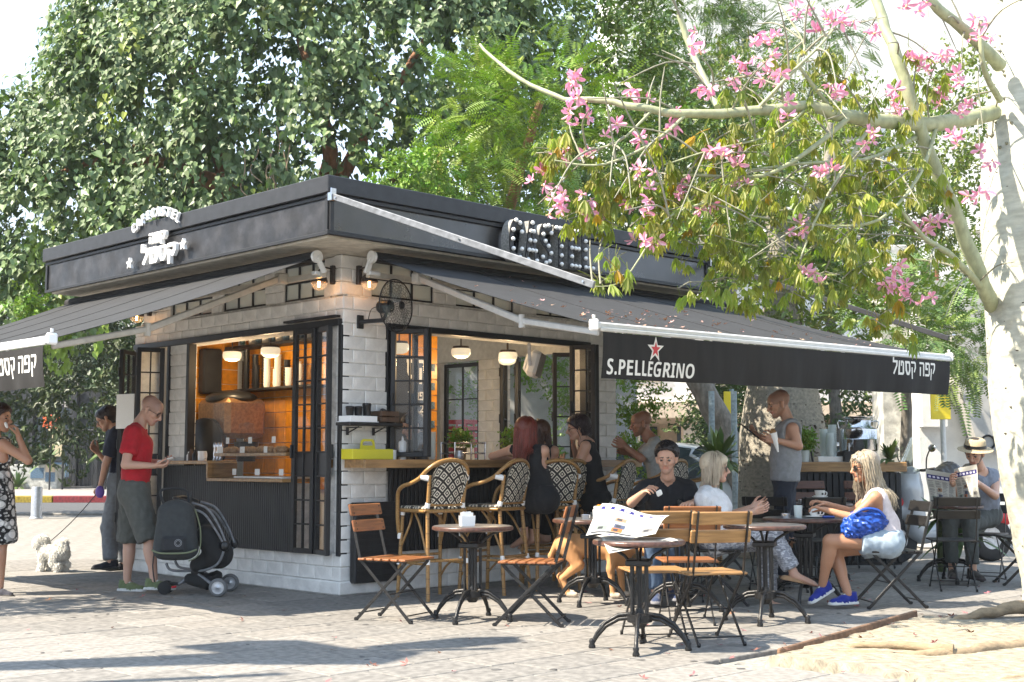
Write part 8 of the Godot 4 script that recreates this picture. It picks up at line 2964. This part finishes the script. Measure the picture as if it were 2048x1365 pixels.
	scooter()
	side_counter()
	# out of the picture to the left: the sunshade whose shadow lies in front
	var sp := thing("street_sunshade", "sunshade panels on posts outside the picture on the left", "sunshade")
	var hgt := 6.5
	var off := V(-.82, 1, .25) * hgt
	for poly in [[[-2.15, -8.28], [-1.75, -8.55], [-1.4, -8.58], [-1.0, -8.2], [-.75, -8.15], [-.55, -8.0], [-.75, -7.55], [-1.5, -7.55], [-1.7, -7.95]], [[-.98, -8.25], [-.35, -8.7], [.02, -8.75], [.05, -8.5], [-.4, -8.2], [-.75, -8.12]], [[-4.6, -7.2], [-1.7, -8.02], [-1.5, -7.6], [-4.4, -7.05]]]:
		var m := MB.new()
		var pp := PackedVector2Array()
		for q in poly: pp.append(V2(q[0], -q[1]))
		m.x = Transform3D(Basis(Vector3.RIGHT, -PI / 2), off)
		m.prism(pp, 0, .03)
		put(m, "panel", M.awning, sp)
	for q in [V(-6.6, 0, -5.6), V(-9.2, 0, -5.4)]: put(MB.new().tube([q, q + V(0, hgt, 0)], .05, 8), "post", M.alu, sp)
	put(MB.new().tube([V(-10.0, hgt - .05, -5.45), V(-5.4, hgt - .05, -6.6)], .04, 8), "beam", M.alu, sp)
	# the tree out of the picture on the left that dapples the paving
	var lt := thing("side_tree", "leafy branch of a tree outside the picture on the left", "tree")
	limbs(lt, [[[V(-8.6, 0, -8.6), V(-8.4, 3, -8.9), V(-7.6, 4.2, -9.6), V(-6.4, 4.3, -10.3)], .14, .03]], M.grey_bark)
	var xf := []
	var cols := []
	for k in 420:
		var u := rng.randf()
		xf.append(Transform3D(Basis.from_euler(V(rf(-1, 1), rf(0, 6), rf(-1, 1))), V(lerpf(-8.6, -6.2, u), 4.0 + rf(-.5, .5), lerpf(-8.9, -9.9, u) + rf(-.8, .55))))
		cols.append(Color.WHITE)
	scatter(lt, "foliage", tuft(.12, 5, 6), xf, cols, M.shrub_leaf)

func put_poster() -> void:
	var p := MB.new()
	p.box(V(0, 0, 0), V(.36, .52, .02), .003)
	var t := thing("small_poster", "little red and yellow poster on the dark fence", "poster", at(V(-14.0, 1.95, -48.2)))
	put(p, "sheet", M.paper, t)
	put(boxy(V(.35, .17, .01), V(0, -.05, .012)), "red_band", M.red, t)
	put(boxy(V(.35, .17, .01), V(0, -.17, .014)), "yellow_band", M.sign_yellow, t)

func scooter() -> void:
	var t := thing("scooter", "grey and red motor scooter with a windscreen and a black seat behind the newspaper", "scooter", at(V(5.0, 0, -15.2), -75))
	for z in [-.62, .62]:
		var w := thing_part("wheel", t)
		var m := MB.new()
		m.x = Transform3D(Basis(Vector3.BACK, PI / 2), V(0, .27, z))
		m.lathe([Vector2(.13, -.05), Vector2(.24, -.06), Vector2(.27, -.03), Vector2(.27, .03), Vector2(.24, .06), Vector2(.13, .05)], 26)
		put(m, "tyre", M.rubber, w)
		var r := MB.new()
		r.x = m.x
		r.lathe([Vector2(0, -.04), Vector2(.13, -.045), Vector2(.13, .045), Vector2(0, .04)], 16)
		put(r, "rim", M.alu, w)
	put(sdf([[V(0, .55, -.6), V(0, .62, -.2), .14, .16, .06, 0], [V(0, .40, -.2), V(0, .33, .3), .14, .12, .06, 0], [V(0, .4, .38), V(0, .85, .45), .15, .17, .06, 0], [V(0, .85, .45), V(0, 1.0, .4), .16, .11, .06, 0], [V(0, .6, .62), V(0, .58, .45), .09, .1, .05, 0]], .02, [Color.WHITE]), "body", M.silver_car, t)
	put(sdf([[V(0, .5, -.82), V(0, .62, -.45), .09, .13, .05, 0], [V(0, .62, .68), V(0, .72, .55), .08, .1, .05, 0]], .018, [Color.WHITE]), "red_panel", M.red, t)
	put(sdf([[V(0, .76, -.62), V(0, .74, .0), .12, .1, .06, 0], [V(0, .9, -.55), V(0, 1.0, -.4), .16, .14, .06, 0], [V(0, 1.02, -.1), V(.1, .98, .1), .14, .1, .08, 0]], .018, [Color.WHITE], [], .012, 12), "seat_and_cover", M.black_canvas if M.has("black_canvas") else M.plastic_black, t)
	var b := MB.new()
	b.tube([V(-.33, 1.08, .3), V(-.2, 1.06, .36), V(.2, 1.06, .36), V(.33, 1.08, .3)], .017, 8)
	for s in [-1.0, 1.0]: b.tube(curve([V(s * .24, 1.08, .35), V(s * .3, 1.2, .38), V(s * .34, 1.3, .36)], 8), .008, 6)
	put(b, "handlebar", M.plastic_black, t)
	for s in [-1.0, 1.0]:
		var m := MB.new()
		m.ell(V(s * .38, 1.31, .36), V(.075, .045, .015), 14, 8)
		put(m, "mirror", M.chrome, t)
	var ws := MB.new()
	ws.sheet(func(u, v): return V((u - .5) * (.5 - .12 * v), 1.02 + .42 * v, .52 - .18 * v - .25 * pow(u - .5, 2)), 10, 10)
	put(ws, "windscreen", M.pane_dark, t)

func side_counter() -> void:
	var t := thing("side_counter", "free-standing black slatted counter with an oak top on the right", "counter", at(V(3.78, 0, -14.95), 3))
	put(boxy(V(1.34, .11, .5), V(0, 1.10, 0), .006), "counter_top", M.oak, t)
	put(boxy(V(1.2, 1.04, .4), V(0, .52, 0)), "carcass", M.black_steel, t)
	for k in 17: put(boxy(V(.058, 1.0, .02), V(-.58 + k * .0725, .53, .212), .003), "slat", M.black_wood, t)
	var Y := 1.157
	var c := thing("milk_can", "big steel milk can with a tap on the side counter", "container", at(V(3.97, Y + .12, -14.92)))
	var m := MB.new()
	m.lathe([Vector2(0, 0), Vector2(.205, 0), Vector2(.215, .015), Vector2(.215, .13), Vector2(.22, .135), Vector2(.215, .14), Vector2(.212, .25), Vector2(.15, .29), Vector2(.145, .35), Vector2(.185, .385), Vector2(.185, .395), Vector2(0, .395)], 36)
	put(m, "can_body", M.chrome, c)
	var tp := MB.new()
	tp.tube([V(-.14, .06, .17), V(-.17, .06, .23)], .015, 8)
	tp.tube([V(-.17, .09, .23), V(-.17, .0, .23)], .01, 8)
	put(tp, "tap", M.alu, c)
	for s in [-1.0, 1.0]: put(MB.new().tube(curve([V(s * .15, .34, 0), V(s * .23, .34, 0), V(s * .22, .26, 0)], 8), .009, 6), "can_handle", M.chrome, c)
	one(boxy(V(.34, .12, .34), V(0, .06, 0), .008), "black_crate", "black box under the steel milk can", "box", M.black_wood, at(V(3.93, Y, -14.92)))
	var k := 0
	for q in [[3.58, .30], [3.68, .34], [3.63, .24]]:
		var s := MB.new()
		for j in int(q[1] / .024): s.lathe([Vector2(.038, j * .024), Vector2(.05, j * .024 + .05), Vector2(.051, j * .024 + .053)], 18)
		one(s, "cup_stack", "stack of clear cups on the side counter, %s" % ["left one", "right one beside the milk can", "shorter one in front"][k], "cup stack", M.frosted, at(V(q[0], Y + .06, -14.95 + (.1 if k == 2 else 0.0))), "clear cup stacks on the side counter")
		k += 1
	one(boxy(V(.3, .06, .2), V(0, .03, 0), .004), "cup_tray", "pale tray under the clear cup stacks", "tray", M.porcelain, at(V(3.63, Y, -14.92)))
	var p := thing("potted_fern", "small bushy green plant in a glass pot on the side counter", "plant", at(V(3.33, Y, -14.85)))
	put(pot(.13, .05, .062), "glass_pot", M.frosted, p)
	leaf_ball(p, V(0, .23, 0), .13, 130, "lime_leaf", .05)
	var sp := MB.new()
	for s in [-1.0, 1.0]: sp.tube([V(s * .09, 0, .02), V(s * .075, .12, .02)], .01, 6)
	put(sp, "stand", M.black_steel, p)
	blades(V(4.32, Y + .02, -14.9), 34, .34, "trailing green plant at the right end of the side counter")
	one(boxy(V(.24, .14, .16), V(0, .07, 0), .01), "lilac_box", "pale lilac box on the side counter behind the standing man's elbow", "box", mat("lilac", .42, .42, .6, .6), at(V(3.2, Y, -15.0), 10))
func inks() -> void:
	var fl := mat("fascia_left", .065, .063, .067, .34, .35, .5, 1.6)
	fl.roughness_texture = M.fascia.roughness_texture
	fl.roughness = .55
	mat("pale_print", .72, .7, .66, .8)
	mat("alu_dull", .30, .31, .33, .5, .5, .4, .5)
	mat("lamp_brown", .045, .03, .024, .5, 0, .3, .2)
	glass("globe_glass", .95, .95, .95, .1)
	mat("cloth_beige", .48, .38, .28, .9, 0, .2, .1)
	mat("photo_blue", .16, .28, .42, .5, 0, .5, .2)
	mat("old_white", .66, .65, .6, .85, 0, .35, 1.2, .2)
	mat("old_post", .3, .22, .17, .85, 0, .5, .3, .2, V(1, .2, 1))
	mat("old_blue", .3, .38, .42, .6, 0, .3, .3)
	mat("sign_cream", .5, .42, .26, .6)

func build() -> void:
	inks()
	ground()
	kiosk()
	awnings()
	greenery()
	street()
	people()
	furniture()
	kiosk_signs()
	lamps()
	fan_and_speaker()
	bar_things()
	table_things()
	stroller()
